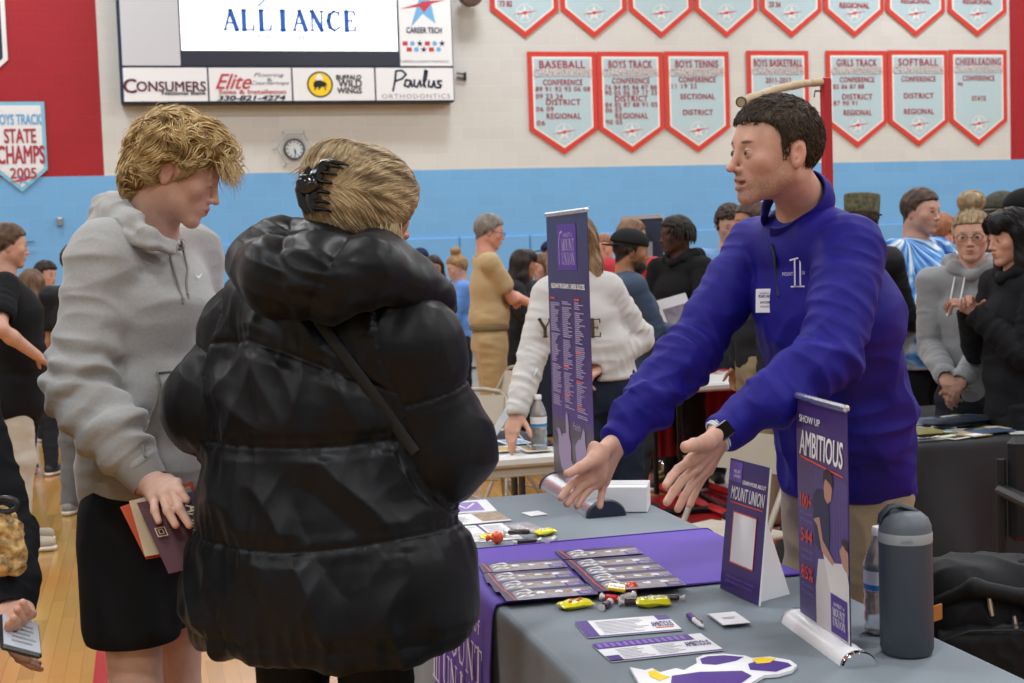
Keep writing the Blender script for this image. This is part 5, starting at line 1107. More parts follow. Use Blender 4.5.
def head_shape(S, H, nose=1., jaw=1., lips=1., open_=0., fine=True, fat=0., chin=1.):
    w, s, R = H.w, H.s, H.R; k = .014 * s
    S.ell(w(0, -.012, .030), V(.076, .093, .086) * s, R, .0)
    S.ell(w(0, .030, .008), V(.066 + fat * .006, .062, .088) * s, R, .03 * s)
    S.ell(w(0, .028, -.052), V(.056 * jaw + fat * .01, .056, .05) * s, R, .03 * s)
    for q in (-1, 1):
        S.cone(w(q * .050 * jaw, -.004, -.048), w(q * .014, .068, -.094), .018 * s, .016 * s, .022 * s)
        S.ell(w(q * .041, .058, -.02), V(.021 + fat * .01, .02, .018 + fat * .008) * s, R, .022 * s)
    S.ell(w(0, .074, -.097), V(.017, .0145 * chin, .0145) * s, R, .018 * s)
    S.cone(w(-.03, .078, .021), w(.03, .078, .021), .0105 * s, k=.016 * s)
    if fine:
        for q in (-1, 1): S.ell(w(q * .0315, .099, -.001), V(.0165, .013, .0125) * s, R, .012 * s, 's')
    S.cone(w(0, .088, .012), w(0, .104 + .012 * (nose - 1), -.027), .0065 * s, .0085 * s, .010 * s)
    S.ell(w(0, .107 + .02 * (nose - 1), -.033), V(.0095, .0098, .0085) * s, R, .008 * s)
    for q in (-1, 1): S.ell(w(q * .0115, .095, -.036), V(.0072, .009, .0068) * s, R, .006 * s)
    S.ell(w(0, .074, -.06), V(.03, .0225, .022) * s, R, .014 * s)
    S.cone(w(-.016, .087, -.0585), w(0, .0955, -.0565), .0042 * s, .0056 * s * lips, .006 * s); S.cone(w(.016, .087, -.0585), w(0, .0955, -.0565), .0042 * s, .0056 * s * lips, .006 * s)
    zl = -.0685 - open_ * .006
    S.cone(w(-.013, .087, zl + .002), w(0, .0935, zl), .0045 * s, .0064 * s * lips, .006 * s); S.cone(w(.013, .087, zl + .002), w(0, .0935, zl), .0045 * s, .0064 * s * lips, .006 * s)
    if fine: S.cone(w(-.021, .090, -.0625 - open_ * .002), w(.021, .090, -.0625 - open_ * .002), (.0012 + .0035 * open_) * s, k=.003 * s, op='s'); S.cone(w(0, .097, -.0625 - open_ * .002), w(0, .09, -.0625 - open_ * .002), (.0012 + .0035 * open_) * s, k=.003 * s, op='s')
    if fine:
        for q in (-1, 1): S.ell(w(q * .0315, .0795, -.001), V(.0135, .0135, .0135) * s, R, .003 * s)
    for q in (-1, 1):   # ears
        Re = R @ np.array(Matrix.Rotation(0, 3, 'Z')); e = V(.0075, .0175, .031) * s
        ax = rot(R[2], R[0], 12); ay = cross(ax, R[0]) 
        RR = np.array([nrm(R[0] + q * .35 * -R[1] * -1 * .0 + R[1] * .0), nrm(cross(ax, R[0])), ax])
        S.ell(w(q * .0775, -.012, -.008), e, RR, .008 * s)
        if fine: S.ell(w(q * .0845, -.008, -.006), V(.006, .009, .017) * s, RR, .004 * s, 's'); S.ell(w(q * .079, -.004, -.012), V(.005, .004, .007) * s, RR, .003 * s)
def skin_col(H, base, lip=None, brow=None, browc=.5, stubble=0., eyes=True, hairc=None, eyec=(.05, .035, .03), red=.0, lidmul=.8, closed=False, eyez=-.001):
    base = V(lin(base)); lip = V(lin(lip)) if lip else base * V(.8, .5, .48); brow = V(lin(brow)) if brow else base * .25
    def f(v):
        q = H.l(v); c = np.tile(base, (len(v), 1)); c *= (1 + .10 * noise(q * 42) + .05 * noise(q * 120))[:, None]
        inh = (np.abs(q) < V(.12, .16, .15)).all(1).astype(float)
        warm = np.zeros(len(v))
        for s_ in (-1, 1): warm += g3(q, (s_ * .048, .07, -.03), (.022, .03, .02)) + 1.1 * g3(q, (s_ * .08, -.01, -.005), (.012, .03, .035))
        warm += .4 * g3(q, (0, .115, -.034), (.016, .02, .014)); warm *= inh
        c *= 1 + np.clip(warm, 0, 1)[:, None] * (V(.03, -.09, -.08) * (1 + red))
        if stubble:
            m = np.clip(g3(q, (0, .06, -.085), (.07, .06, .034)) * 1.4 + g3(q, (.055, .02, -.05), (.03, .035, .05)) + g3(q, (-.055, .02, -.05), (.03, .035, .05)) + g3(q, (0, .098, -.05), (.03, .02, .008)), 0, 1) * inh
            m *= np.clip(.75 + .8 * noise(q * 260), 0, 1); c = c * (1 - m[:, None] * stubble) + brow * m[:, None] * stubble
        ml = np.clip((g3(q, (0, .096, -.0625), (.019, .016, .0115)) - .42) * 4, 0, 1) * (q[:, 1] > .08) ; c = c * (1 - ml[:, None]) + lip * ml[:, None]
        dk = np.clip((g3(q, (0, .094, -.063), (.02, .02, .0022)) - .35) * 2, 0, 1); c *= (1 - .6 * dk)[:, None]
        for s_ in (-1, 1):
            mb_ = np.clip((g3(q, (s_ * .032, .088, .0225 - 0), (.02, .03, .0052)) - .4) * 3, 0, 1) * (q[:, 1] > .05); c = c * (1 - mb_[:, None] * browc) + brow * mb_[:, None] * browc
            if eyes:
                e = np.clip((g3(q, (s_ * .0315, .094, eyez), (.0125, .02, .0043 if not closed else .002)) - .35) * 4, 0, 1) * (q[:, 1] > .07)
                sc = V(.32, .28, .26) if not closed else brow * .5
                c = c * (1 - e[:, None]) + sc * e[:, None]
                if not closed:
                    e2 = np.clip((g3(q, (s_ * .0315, .095, eyez), (.0068, .02, .0048)) - .3) * 5, 0, 1) * (q[:, 1] > .07); c = c * (1 - e2[:, None]) + V(eyec) * e2[:, None]
                    e3 = np.clip((g3(q, (s_ * .032, .094, eyez + .0056), (.0145, .02, .0022)) - .35) * 3, 0, 1) * (q[:, 1] > .07); c = c * (1 - .8 * e3[:, None]) + V(.03, .02, .02) * .8 * e3[:, None]
        if hairc is not None:
            hc = V(lin(hairc)); m = np.clip(((q[:, 2] - .0 - (q[:, 1] - .02) * .9) - .008) * 60, 0, 1) * inh; c = c * (1 - m[:, None]) + hc * m[:, None]
        return np.clip(c, 0, 1)
    return f
def ik(a, b, l1, l2, pole):
    a, b = V(a), V(b); d = b - a; L = np.linalg.norm(d); L2 = min(L, (l1 + l2) * .999); d = d / L
    x = (l1 * l1 - l2 * l2 + L2 * L2) / (2 * L2); h = math.sqrt(max(l1 * l1 - x * x, 0)); p = V(pole) - d * (V(pole) @ d); return a + d * x + nrm(p) * h, a + d * L2
FING = [(.030, .090, .042, .026, .022), (.010, .094, .047, .030, .023), (-.011, .090, .043, .028, .022), (-.030, .080, .034, .021, .019)]
def hand_shape(S, wr, d, n, side, curl=(15, 15, 18, 22), spread=6, s=1., thumb=(.62, .62, .25), ext=1.0, fist=False):
    """d finger direction, n palm normal, side +1 right hand"""
    d = nrm(d); n = nrm(V(n) - d * (V(n) @ d)); t = cross(d, n) * side; k = .008 * s
    S.ell(wr + d * .05 * s + n * .002, V(.040, .048, .016) * s, np.array([t, d, n]), .014 * s)
    for i, (off, bl, a, b, c) in enumerate(FING):
        base = wr + t * off * s * .95 + d * bl * s; S.cone(wr + t * off * .45 * s + d * .012 * s, base, .0145 * s, .0105 * s, k)
        ang = 0; p = base; dd = rot(d, n, (spread * (1.5 - i)) * side * (1)) ; r = .0092 * s
        for j, L in enumerate((a, b, c)):
            ang += curl[i] * (1, 1.3, .8)[j]; v = rot(dd, cross(dd, n), ang)
            q = p + v * L * s * ext; S.cone(p, q, r, r * .93, .004 * s); p = q; r *= .93
    tb = wr + t * .022 * s + d * .022 * s + n * .006 * s; v = nrm(d * thumb[0] + t * thumb[1] + n * thumb[2]); q = tb + v * .044 * s; S.cone(wr + t * .01 * s, tb, .016 * s, .015 * s, k); S.cone(tb, q, .0145 * s, .0115 * s, .012 * s)
    v2 = nrm(v + d * .35 + n * .1); q2 = q + v2 * .03 * s; S.cone(q, q2, .0112 * s, .0105 * s, .004 * s); S.cone(q2, q2 + nrm(v2 + d * .2) * .022 * s, .0105 * s, .0085 * s, .004 * s)
def joints(base, fwd, H, arms, hunch=0.):
    f = nrm(fwd); r = cross(f, UP); b = V(base[0], base[1], 0); J = {}
    p = lambda x, y, z: b + r * x * H + f * y * H + UP * z * H
    J.update(pel=p(0, 0, .53), waist=p(0, .005, .61), chest=p(0, .005 + hunch * .3, .725), neck=p(0, -.005 + hunch * .7, .842), head=p(0, .012 + hunch, .932))
    for s_, q in ((1, 'R'), (-1, 'L')):
        J['hip' + q] = p(s_ * .05, 0, .5); J['knee' + q] = p(s_ * .056, .012, .275); J['ank' + q] = p(s_ * .062, -.01, .045)
        sh = p(s_ * .104, -.004 + hunch * .6, .812); J['sh' + q] = sh; a = arms.get(q, 'hang')
        tgt = p(s_ * .128, .03, .48) if a == 'hang' else p(*a[:3]); pole = -f * .8 + r * s_ * .5 - UP * .5 if (a == 'hang' or len(a) < 4) else (f * a[3][1] + r * a[3][0] + UP * a[3][2])
        J['el' + q], J['wr' + q] = ik(sh, tgt, .172 * H, .15 * H, pole)
    J['r'] = r; J['f'] = f; J['H'] = H; return J
def body_shape(J, HF, fw=1., hands=None, hp=None, headkw=None, slim=1.):
    S = Shape(); H = J['H']; s = H / 1.76; rr = J['r']; R3 = np.array([rr, J['f'], UP])
    head_shape(S, HF, **(headkw or {})); nb = J['neck']
    S.cone(HF.w(0, -.028, -.055), nb + UP * .01, .053 * s * fw, .058 * s * fw, .025)
    S.cone(nb + UP * .01, nb - UP * .05, .057 * s, .058 * s, .03)
    tq = (J['chest'] + nb) / 2
    S.eseg(nb - UP * .08 * s, J['chest'], (.125 * s * slim, .07 * s), (.135 * s * slim, .085 * s), rr, .05)
    S.eseg(J['chest'], J['waist'], (.135 * s * slim, .085 * s), (.115 * s * slim, .08 * s), rr, .05); S.eseg(J['waist'], J['pel'], (.115 * s * slim, .08 * s), (.135 * s * slim, .09 * s), rr, .05)
    for q in 'RL':
        S.cone(nb - UP * .055 * s, J['sh' + q], .040 * s, .043 * s, .03)
        S.chain([J['sh' + q], J['el' + q]], [.044 * s, .036 * s], .02); m = J['el' + q] * .7 + J['wr' + q] * .3
        S.chain([J['el' + q], m, J['wr' + q]], [.037 * s, .038 * s, .0265 * s], .02)
        if J.get('hip' + q) is not None: S.chain([J['hip' + q], J['knee' + q]], [.08 * s * slim, .052 * s], .03); m = J['knee' + q] * .7 + J['ank' + q] * .3; S.chain([J['knee' + q], m, J['ank' + q]], [.05 * s, .054 * s, .034 * s], .02); S.cone(J['ank' + q] - UP * .01, J['ank' + q] + J['f'] * .12 * s - UP * (J['ank' + q][2] - .03), .034 * s, .025 * s, .02)
    for q, sd in (('R', 1), ('L', -1)):
        h = (hands or {}).get(q)
        if h == 'none': continue
        if callable(h): h(S); continue
        d = nrm(J['wr' + q] - J['el' + q]); n = cross(d, rr) ; n = nrm(-rr * sd + d * .0) if h is None else V(h['n'])
        if h and 'd' in h: d = nrm(h['d'])
        kw = {k: v for k, v in (h or {}).items() if k not in ('n', 'd')}
        hand_shape(S, J['wr' + q], d, n, sd, s=s * .96, **kw)
    return S
def skinmat(name, vc=True, sss=.12): return mat('skin ' + name, 'c08a70', .5, spec=.35, vcol=True, sss=sss, bump=(350, .12, .001))
def person_root(x, y, label, cat='person', group=None): return empty('person', (x, y, 0), label, cat, group)
def two_res(name, S, HF, J, h, hc, m, parent, col, handpts=()):
    """one body mesh: fine head and hands, coarser under the clothes"""
    if h >= hc: return emit_mesh(name, S, h, m, parent, col=col)
    boxes = [(HF.w(0, 0, 0) - .17 * HF.s, HF.w(0, 0, 0) + .17 * HF.s)] + [(c - r, c + r) for c, r in handpts]
    VV, FF, n = [], [], 0
    for lo, hi in boxes:
        v, f = S.mesh(h, lo - 2 * h, hi + 2 * h)
        if not len(f): continue
        v = relax(v, f, 1, .4); c = v[f].mean(1); ok = ((c > lo) & (c < hi)).all(1); VV.append(v); FF.append(f[ok] + n); n += len(v)
    v, f = S.mesh(hc); c = v[f].mean(1); keep = np.ones(len(f), bool)
    for lo, hi in boxes: keep &= ~((c > lo) & (c < hi)).all(1)
    VV.append(v); FF.append(f[keep] + n); v = np.concatenate(VV); f = np.concatenate(FF)
    used = np.unique(f); mp = np.full(len(v), -1); mp[used] = np.arange(len(used)); v = v[used]; f = mp[f]
    return make(name, v, f, m, parent, True, vcol=col(v))
# ---- hair
def hair_shape(HF, style='short', vol=1., front=0.):
    S = Shape(); w, s, R = HF.w, HF.s, HF.R; g = .006 * vol
    S.ell(w(0, -.012, .030), V(.076 + g, .094 + g, .087 + g * 1.4) * s, R, 0); S.ell(w(0, .02, .045), V(.066 + g, .066 + g, .060 + g * 1.3) * s, R, .03 * s)
    n = R[2] * -1 + R[1] * .86
    if style in ('short', 'curly'):
        ys = [-.13, -.075, -.045, -.034, -.022, .004, .008, .020, .030, .05, .09]; zs = [-.075, -.082, -.05, .0, .022, .016, -.022, -.026, .045, .056, .062]
        def kf(p, HF=HF, fr=front):
            q = HF.l(p); return (np.interp(q[:, 1] - fr * .5, ys, zs) + fr - q[:, 2]) * .6 * HF.s
        S.fn(kf, w(0, 0, 0), .3, .005 * s, 'i')
    elif style in ('long', 'straight', 'back'):
        S.half(w(0, .055, .03), n * 1.0, .006 * s)
    return S
def locks(HF, surf, n, L, seed, flow, r=.0016, npt=8, off=(.002, .012), zmin=None, region=None, jit=.25, rnd_len=.4):
    """fine locks that follow a surface; flow(local points)->local direction"""
    g = np.random.default_rng(seed); c = HF.c; P0 = []
    tries = 0
    while len(P0) < n and tries < 60:
        tries += 1; d = g.normal(size=(n * 2, 3)); d /= np.linalg.norm(d, axis=1)[:, None]; p = c + (V(0, -.01, .02) @ HF.R) * HF.s + (d @ HF.R) * .2 * HF.s
        for _ in range(14): p = p + ((c + V(0, -.01, .02) @ HF.R) - p) / np.linalg.norm(p - c, axis=1)[:, None] * np.clip(surf.ev(p), -.05, .05)[:, None]
        ok = np.abs(surf.ev(p)) < .004; q = HF.l(p)
        if region is not None: ok &= region(q)
        P0 += list(p[ok])
    p = np.array(P0[:n]); n = len(p); ln = L * (1 - rnd_len * g.random(n)); step = ln / (npt - 1); ph = g.normal(size=(n, 3)) * jit
    out = []; o = g.uniform(off[0] * .3, off[0], n)
    for i in range(npt):
        gr = surf.grad(p); d_ = surf.ev(p); tgt = o + (off[1] - off[0]) * (i / (npt - 1)) ** 1.5 * g.uniform(.3, 1, n) if i == 0 else tgt0 * (i / (npt - 1)) + o
        if i == 0: tgt0 = g.uniform(0, off[1], n)
        pp = p - gr * (d_ - tgt)[:, None]; out.append(pp)
        fl = flow(HF.l(pp)) + ph; fl = fl @ HF.R; fl -= gr * (fl * gr).sum(1)[:, None]; fl /= np.linalg.norm(fl, axis=1)[:, None] + 1e-9
        p = pp + fl * step[:, None]
    poly = np.stack(out, 1); rad = r * g.uniform(.6, 1.4, n); v, f = tubes(poly, rad * HF.s); shade = np.repeat(g.random(n), npt * 4)
    return v, f, shade
def hair_cols(shade, cols):
    cs = np.array([lin(c) for c in cols]); x = np.clip(shade, 0, .999) * (len(cs) - 1); i = x.astype(int); t = (x - i)[:, None]; return cs[i] * (1 - t) + cs[np.minimum(i + 1, len(cs) - 1)] * t
M_HAIR = mat('hair', '6a5238', .5, spec=.28, vcol=True)
def capcol(HF, cols, sc=60):
    def f(v): q = HF.l(v); t = np.clip(.5 + .6 * noise(q * V(sc, sc * .6, sc * .25)), 0, 1); return hair_cols(t, cols)
    return f
# ---- clothes
def cloth(name, col, rough=.85, b=(220, .25, .002), sheen=.15, **k): return mat(name, col, rough, spec=.25, sheen=sheen if sum(lin(col)) > .25 else 0, bump=b, **k)
def torso_garment(J, o=.012, long_=.0, fat=1., k=.05, deep=1., cut=.07):
    S = Shape(); s = J['H'] / 1.76; rr = J['r']; nb = J['neck']
    a = nb - UP * .088 * s; c, w_, p = J['chest'], J['waist'], J['pel']
    S.eseg(a, c, (.13 * s + o, .07 * s * deep + o), (.150 * s * fat + o, .098 * s * deep * fat + o), rr, 0)
    S.eseg(c, w_, (.150 * s * fat + o, .098 * s * fat * deep + o), (.140 * s * fat + o, .098 * s * fat * deep + o), rr, k)
    S.eseg(w_, p - UP * long_, (.140 * s * fat + o, .098 * s * fat * deep + o), (.150 * s * fat + o, .105 * s * fat * deep + o), rr, k)
    S.half(p - UP * (long_ + cut), -UP, .008)
    for q in 'RL': S.cone(nb - UP * .036 * s, J['sh' + q], .045 * s + o, .052 * s + o, .04)
    return S
def sleeves(S, J, o=.012, frac=1.0, carve=True, fat=1.):
    s = J['H'] / 1.76
    for q in 'RL':
        sh, el, wr = J['sh' + q], J['el' + q], J['wr' + q]
        if frac >= 1:
            e = wr - nrm(wr - el) * .01; S.chain([sh, el], [.056 * s * fat + o, .044 * s * fat + o], .014); S.chain([el, el * .4 + e * .6, e], [.045 * s * fat + o, .040 * s * fat + o, .031 * s + o], .007)
            d = nrm(wr - el); carve and S.cone(e + d * .028, e + d * .08, .033 * s, .05 * s, .004, 's')
        else:
            e = sh + (el - sh) * frac; S.chain([sh, e], [.056 * s * fat + o, .052 * s * fat + o * 1.5], .03); d = nrm(el - sh); S.cone(e + d * .036 * s, e + d * .12 * s, .05 * s, .075 * s, .004, 's')
    return S
def folds_fn(J, amp=.006, seed=0, scale=9.):
    s = J['H'] / 1.76
    def f(v, n):
        d = amp * .8 * (ridge(v * V(scale, scale, scale * .7) + seed) - .4) * .6
        for q in 'RL':
            for a, b in ((J['sh' + q], J['el' + q]), (J['el' + q], J['wr' + q])):
                A = b - a; L = np.linalg.norm(A); t = np.clip(((v - a) @ A) / L ** 2, 0, 1); dist = np.linalg.norm(v - a - t[:, None] * A, axis=1); w_ = np.exp(-(dist / (.075 * s)) ** 4)
                d += w_ * limbfold(v, a, b, amp, 24. / s, seed + 3.) * .8
        zz = v[:, 2]; d += amp * .8 * np.exp(-((zz - J['waist'][2]) / .14) ** 2) * (ridge(v * V(5, 5, 14) + seed + 9) - .4)
        return d
    return f
def pants(J, o=.014, fat=1., short=None, flare=0., top=None):
    S = Shape(); s = J['H'] / 1.76; rr = J['r']
    tp = J['pel'] + UP * (.03 if top is None else top)
    S.eseg(tp, J['hipR'] * .5 + J['hipL'] * .5 - UP * .01, (.14 * s * fat + o, .097 * s * fat + o), (.145 * s * fat + o, .105 * s * fat + o), rr, .0)
    for q in 'RL':
        h, kn, an = J['hip' + q], J['knee' + q], J['ank' + q]
        if short is None: S.chain([h, kn, an + UP * .005], [.085 * s * fat + o, .06 * s * fat + o, .046 * s * fat + o + flare], .035)
        else: e = h + (kn - h) * short; S.cone(h, e, .088 * s * fat + o, .085 * s * fat + o + flare, .03); d = nrm(kn - h); S.half(e + d * .05, UP * -1, .004) if False else S.cone(e + d * (.085 * s * fat + o) * .55, e + d * .25, .075 * s * fat + flare, .11, .004, 's')
    return S
def pfold(J, amp=.007, seed=0.):
    def f(v, n):
        d = 0
        for q in 'RL': d = d + .5 * limbfold(v, J['hip' + q], J['ank' + q], amp, 14, seed, .5)
        return d + amp * .6 * (ridge(v * V(9, 9, 5) + seed) - .4)
    return f
def shoes(J, m, parent, msole, h=.006):
    s = J['H'] / 1.76
    for q in 'RL':
        a = J['ank' + q]; f = nrm(nrm(J['f']) + (J['r'] * .15 if q == 'R' else -J['r'] * .15)); b = V(a[0], a[1], 0); X = cross(f, UP)
        S = Shape(); S.cone(a + UP * .03, b + UP * .05 + f * .01, .044 * s, .046 * s); S.cone(b + UP * .052 - f * .03, b + f * .17 * s + UP * .045, .042 * s, .034 * s, .03); S.half(b + UP * .026, -UP, .004)
        o = emit_mesh('shoe', S, h, m, parent)
        S = Shape(); S.cone(b + UP * .03 - f * .032, b + f * .175 * s + UP * .03, .043 * s, .036 * s); S.half(b + UP * .03, UP, .004); S.half(b + UP * .002, -UP, .004); emit_mesh('sole', S, h, msole, o)
def collar(J, HF, m, parent, r0=.068, hgt=.045, open_=14, drop=.06, fwdx=.035, th=.006, base=-.010):
    nb = J['neck']; f, r = J['f'], J['r']; ax = nrm(HF.w(0, -.028, -.055) - nb); f2 = nrm(f - ax * (f @ ax)); r2 = cross(f2, ax); N = 40; G = []
    for lay in (0, 1):
        rows = []
        for k in range(N):
            a = math.radians(open_ + (360 - 2 * open_) * k / (N - 1)); fr = max(0, math.cos(a)) ** 2.5; R_ = r0 + fwdx * fr; row_ = []
            for t in np.linspace(0, 1, 5):
                h = base - drop * fr + hgt * t; rr_ = R_ - .006 * t + (th if lay == 0 else 0) * (1 if t < .9 else .6) + .004 * math.sin(t * PI)
                row_.append(nb + ax * h + f2 * math.cos(a) * rr_ + r2 * math.sin(a) * rr_)
            rows.append(row_)
        G.append(rows)
    b = MB(); b.grid(G[0], flip=True); b.grid(G[1])
    for e0 in (0, -1): b.grid([[G[0][k][e0] for k in range(N)], [G[1][k][e0] for k in range(N)]], flip=(e0 == 0))
    for k in (0, -1): b.grid([G[0][k], G[1][k]], flip=(k == -1))
    return b.build('collar', m, parent, 'auto')
def hood(J, HF, m, parent, h, o=0., strings=None, zip_=False):
    """a hood lying behind the neck"""
    S = Shape(); s = J['H'] / 1.76; nb = J['neck']; f, r = J['f'], J['r']
    pts = [nb + f * .085 * s - UP * .045 * s + r * .0, nb + r * .075 * s + f * .045 * s - UP * .01, nb + r * .095 * s - f * .03 * s + UP * .01, nb + r * .06 * s - f * .095 * s + UP * .0, nb - f * .12 * s - UP * .01 * s, nb - r * .06 * s - f * .095 * s + UP * .0, nb - r * .095 * s - f * .03 * s + UP * .01, nb - r * .075 * s + f * .045 * s - UP * .01, nb + f * .085 * s - UP * .045 * s]
    S.chain(pts, [.020 * s, .028 * s, .036 * s, .046 * s, .052 * s, .046 * s, .036 * s, .028 * s, .020 * s], .03); S.p = [(lambda p, fn=fn: fn(p - UP * .022), c + UP * .022, R_ + .02, k_, op) for fn, c, R_, k_, op in S.p]; S.ell(nb - f * .115 * s - UP * .06 * s, V(.11, .045, .08) * s, np.array([r, f, UP]), .04)
    o_ = emit_mesh('hood', S, h, m, parent, disp=lambda v, n: .005 * (ridge(v * 14) - .4))
    return o_
# ---------------------------------------------------------------- the person in the navy pullover
def px_chain(S, pts, rs, k=.004): S.chain([P(*p) for p in pts], rs, k)
def ground(p): return V(p[0], p[1], 0)
def set_r(J, a, b): J['r'] = nrm((b - a) * V(1, 1, 0)); J['f'] = cross(UP, J['r'])
def man():
    J = dict(H=1.84); J['head'] = P(776, 152, 3.05)
    J['neck'] = P(806, 212, 3.17); J['shL'] = P(851, 251, 3.03); J['shR'] = P(757, 250, 3.36)
    J['elR'] = P(689, 352, 3.26); J['wrR'] = P(618, 440, 3.14); J['elL'] = P(832, 356, 2.90); J['wrL'] = P(726, 430, 2.837)
    J['chest'] = P(828, 315, 3.20); J['waist'] = P(839, 400, 3.30); J['pel'] = P(846, 470, 3.43)
    set_r(J, J['shL'], J['shR']); r = J['r']
    b = J['pel']; f = J['f']
    for q, s_ in (('R', 1), ('L', -1)): J['hip' + q] = b - UP * .05 + r * s_ * .09; J['knee' + q] = V(b[0], b[1], .5) + r * s_ * .11 + f * .03; J['ank' + q] = V(b[0], b[1], .085) + r * s_ * .13 - f * .03
    HF = Frame(J['head'], facing(-72), pitch=1, roll=-3, sc=.99)
    e = person_root(b[0], b[1], 'person in navy quarter zip pullover and khaki trousers reaching both open hands over the table')
    def hr(S):
        w = P(618, 440, 3.14); 
        S.cone(J['elR'] * .3 + w * .7, w, .034, .028, .02); c = P(599, 466, 3.08)
        kn = [(582, 476, 3.03), (589, 481.5, 3.04), (596, 484, 3.06), (604, 482.5, 3.09)]; tips = [(561, 498, 2.98), (567, 504, 2.99), (577, 506, 3.01), (600, 506, 3.06)]
        for i, (k_, t) in enumerate(zip(kn, tips)):
            K, T = P(*k_), P(*t); S.cone(w + (K - w) * .2, K, .018, .0125, .012); m1 = K + (T - K) * .45 + UP * .006; m2 = K + (T - K) * .75 + UP * .005; r0 = (.0088, .0092, .0086, .0082)[i]; S.chain([K, m1, m2, T], [r0 * 1.08, r0, r0 * .97, r0 * .88], .003)
        S.chain([w + (P(592, 456, 3.03) - w) * .3, P(594, 460, 3.03), P(580, 468, 3.0), P(567, 474, 2.98)], [.02, .0165, .0115, .009], .008); S.ell(P(598, 463, 3.055), (.03, .03, .018), np.array([nrm(P(582, 476, 3.03) - P(604, 482, 3.09)), nrm(P(593, 480, 3.05) - w), cross(nrm(P(582, 476, 3.03) - P(604, 482, 3.09)), nrm(P(593, 480, 3.05) - w))]), .012)
    def hl(S):
        w = P(722, 433, 2.83); S.cone(J['elL'] * .25 + w * .75, w, .031, .0285, .02)
        kn = [(689, 462, 2.74), (696, 468, 2.77), (703, 471, 2.80), (708, 470, 2.84)]; tips = [(666, 485, 2.66), (667, 502, 2.69), (678, 509, 2.74), (690, 505, 2.80)]
        for i, (k_, t) in enumerate(zip(kn, tips)):
            K, T = P(*k_), P(*t); S.cone(w + (K - w) * .2, K, .019, .0128, .012); m1 = K + (T - K) * .47 + UP * .007; m2 = K + (T - K) * .77 + UP * .005; r0 = (.0092, .0095, .009, .0082)[i]; S.chain([K, m1, m2, T], [r0 * 1.1, r0, r0 * .97, r0 * .88], .003)
        S.chain([w + (P(704, 441, 2.74) - w) * .3, P(706, 443, 2.76), P(694, 445, 2.71), P(686, 447, 2.67)], [.02, .0165, .0125, .0115], .008)
    S = body_shape(J, HF, hands={'R': hr, 'L': hl}, headkw=dict(nose=1.25, jaw=1.04, open_=1.0, lips=1.05), slim=.95, fw=.93)
    body = two_res('body', S, HF, J, .0023, .008, skinmat('fair'), e, skin_col(HF, 'cb9f8c', lip='ab6a63', brow='3a2a22', browc=.85, stubble=.38, eyec=(.06, .035, .02)), [(P(590, 475, 3.07), .13), (P(697, 465, 2.76), .13)])
    # hair
    surf = hair_shape(HF, 'short', .6, front=.006)
    cols = ['2c231d', '3d3128', '524336', '352a22']
    hp = emit_mesh('hair', surf, .004, M_HAIR, e, disp=lambda v, n: .0018 * noise(v * 90), col=capcol(HF, cols))
    def flow(q): return np.stack([q[:, 0] * 2.2, .5 - q[:, 1] * 1.0 + 0 * q[:, 0], -.55 - 0 * q[:, 0]], 1) * np.where(q[:, 1] > -.02, 1, 1)[:, None] * V(1, 1, 1)
    def flow(q):
        fr = np.clip((q[:, 1] + .03) / .1, 0, 1); top = np.clip((q[:, 2] - .06) / .05, 0, 1)
        return np.stack([np.sign(q[:, 0]) * (1 - top) * .15, top * 1.1 + (1 - top) * (.15 - .5 * (1 - fr)), -(1 - top) * 1.0 - .15 * top], 1)
    bn = (HF.R[2] * -1 + HF.R[1] * .86)
    reg = None
    v, f, sh = locks(HF, surf, 3600, .026, 5, flow, r=.0010, npt=6, off=(.001, .006), region=reg, jit=.45); make('hair_strands', v, f, M_HAIR, hp, True, vcol=hair_cols(sh, cols))
    # pullover
    mn = cloth('navy violet knit', '1c167c', .62, b=(500, .2, .001), sheen=.1)
    G = torso_garment(J, .014, long_=.02, fat=1.10, deep=1.12); sleeves(G, J, .013, fat=1.08, carve=False); nb = J['neck']; HFa = nrm(HF.w(0, -.028, -.055) - nb)
    G.cone(nb + HFa * .075 + J['f'] * .01, nb + HFa * .015 + J['f'] * .01, .058, .05, .006, 's')
    G.half(J['pel'] - UP * .055, -UP, .006)
    fo = folds_fn(J, .013, 2.3, 7.)
    def dm(v, n):
        fd_ = np.clip((v[:, 2] - J['pel'][2] + .055) / .03, 0, 1) * np.clip(np.minimum(np.linalg.norm(v - J['wrL'], axis=1), np.linalg.norm(v - J['wrR'], axis=1)) / .09, 0, 1); d = fo(v, n); w_ = v - J['chest']; A = nrm(V(J['elL']) - V(J['pel'])); 
        q = np.stack([w_ @ nrm(J['shL'] - J['pel']) * 5, w_ @ cross(nrm(J['shL'] - J['pel']), J['f']) * 14, w_ @ J['f'] * 5], 1); return (d + .011 * (ridge(q + 4.) - .45) * np.clip((1.45 - v[:, 2]) * 4, 0, 1)) * fd_
    pull = emit_mesh('pullover', G, .0045, mn, e, disp=dm, it=1)
    # collar, zip, tag, logo
    collar(J, HF, mn, pull, r0=.069, hgt=.05, drop=.03, fwdx=.026, base=.026)
    fwd = J['f']
    def onchest(px_, py_, Z0=2.7, Z1=3.5):
        zs = np.linspace(Z0, Z1, 400); pp = np.array([P(px_, py_, z) for z in zs]); d = G.ev(pp); i = int(np.argmax(d < 0)); return pp[i]
    pts = [onchest(x, y) - CF * .004 for x, y in ((771, 245), (774, 256), (776, 270), (777, 284), (778, 296))]
    bz = MB(); bz.tube(pts, .0035, 8); bz.build('zip', mat('zip black', '17161f', .4), pull, 'auto')
    bz = MB(); bz.tube([pts[1] - CF * .004, pts[1] - CF * .004 - UP * .022], [.003, .004], 8); bz.build('zip_pull', m_dark, pull, 'auto')
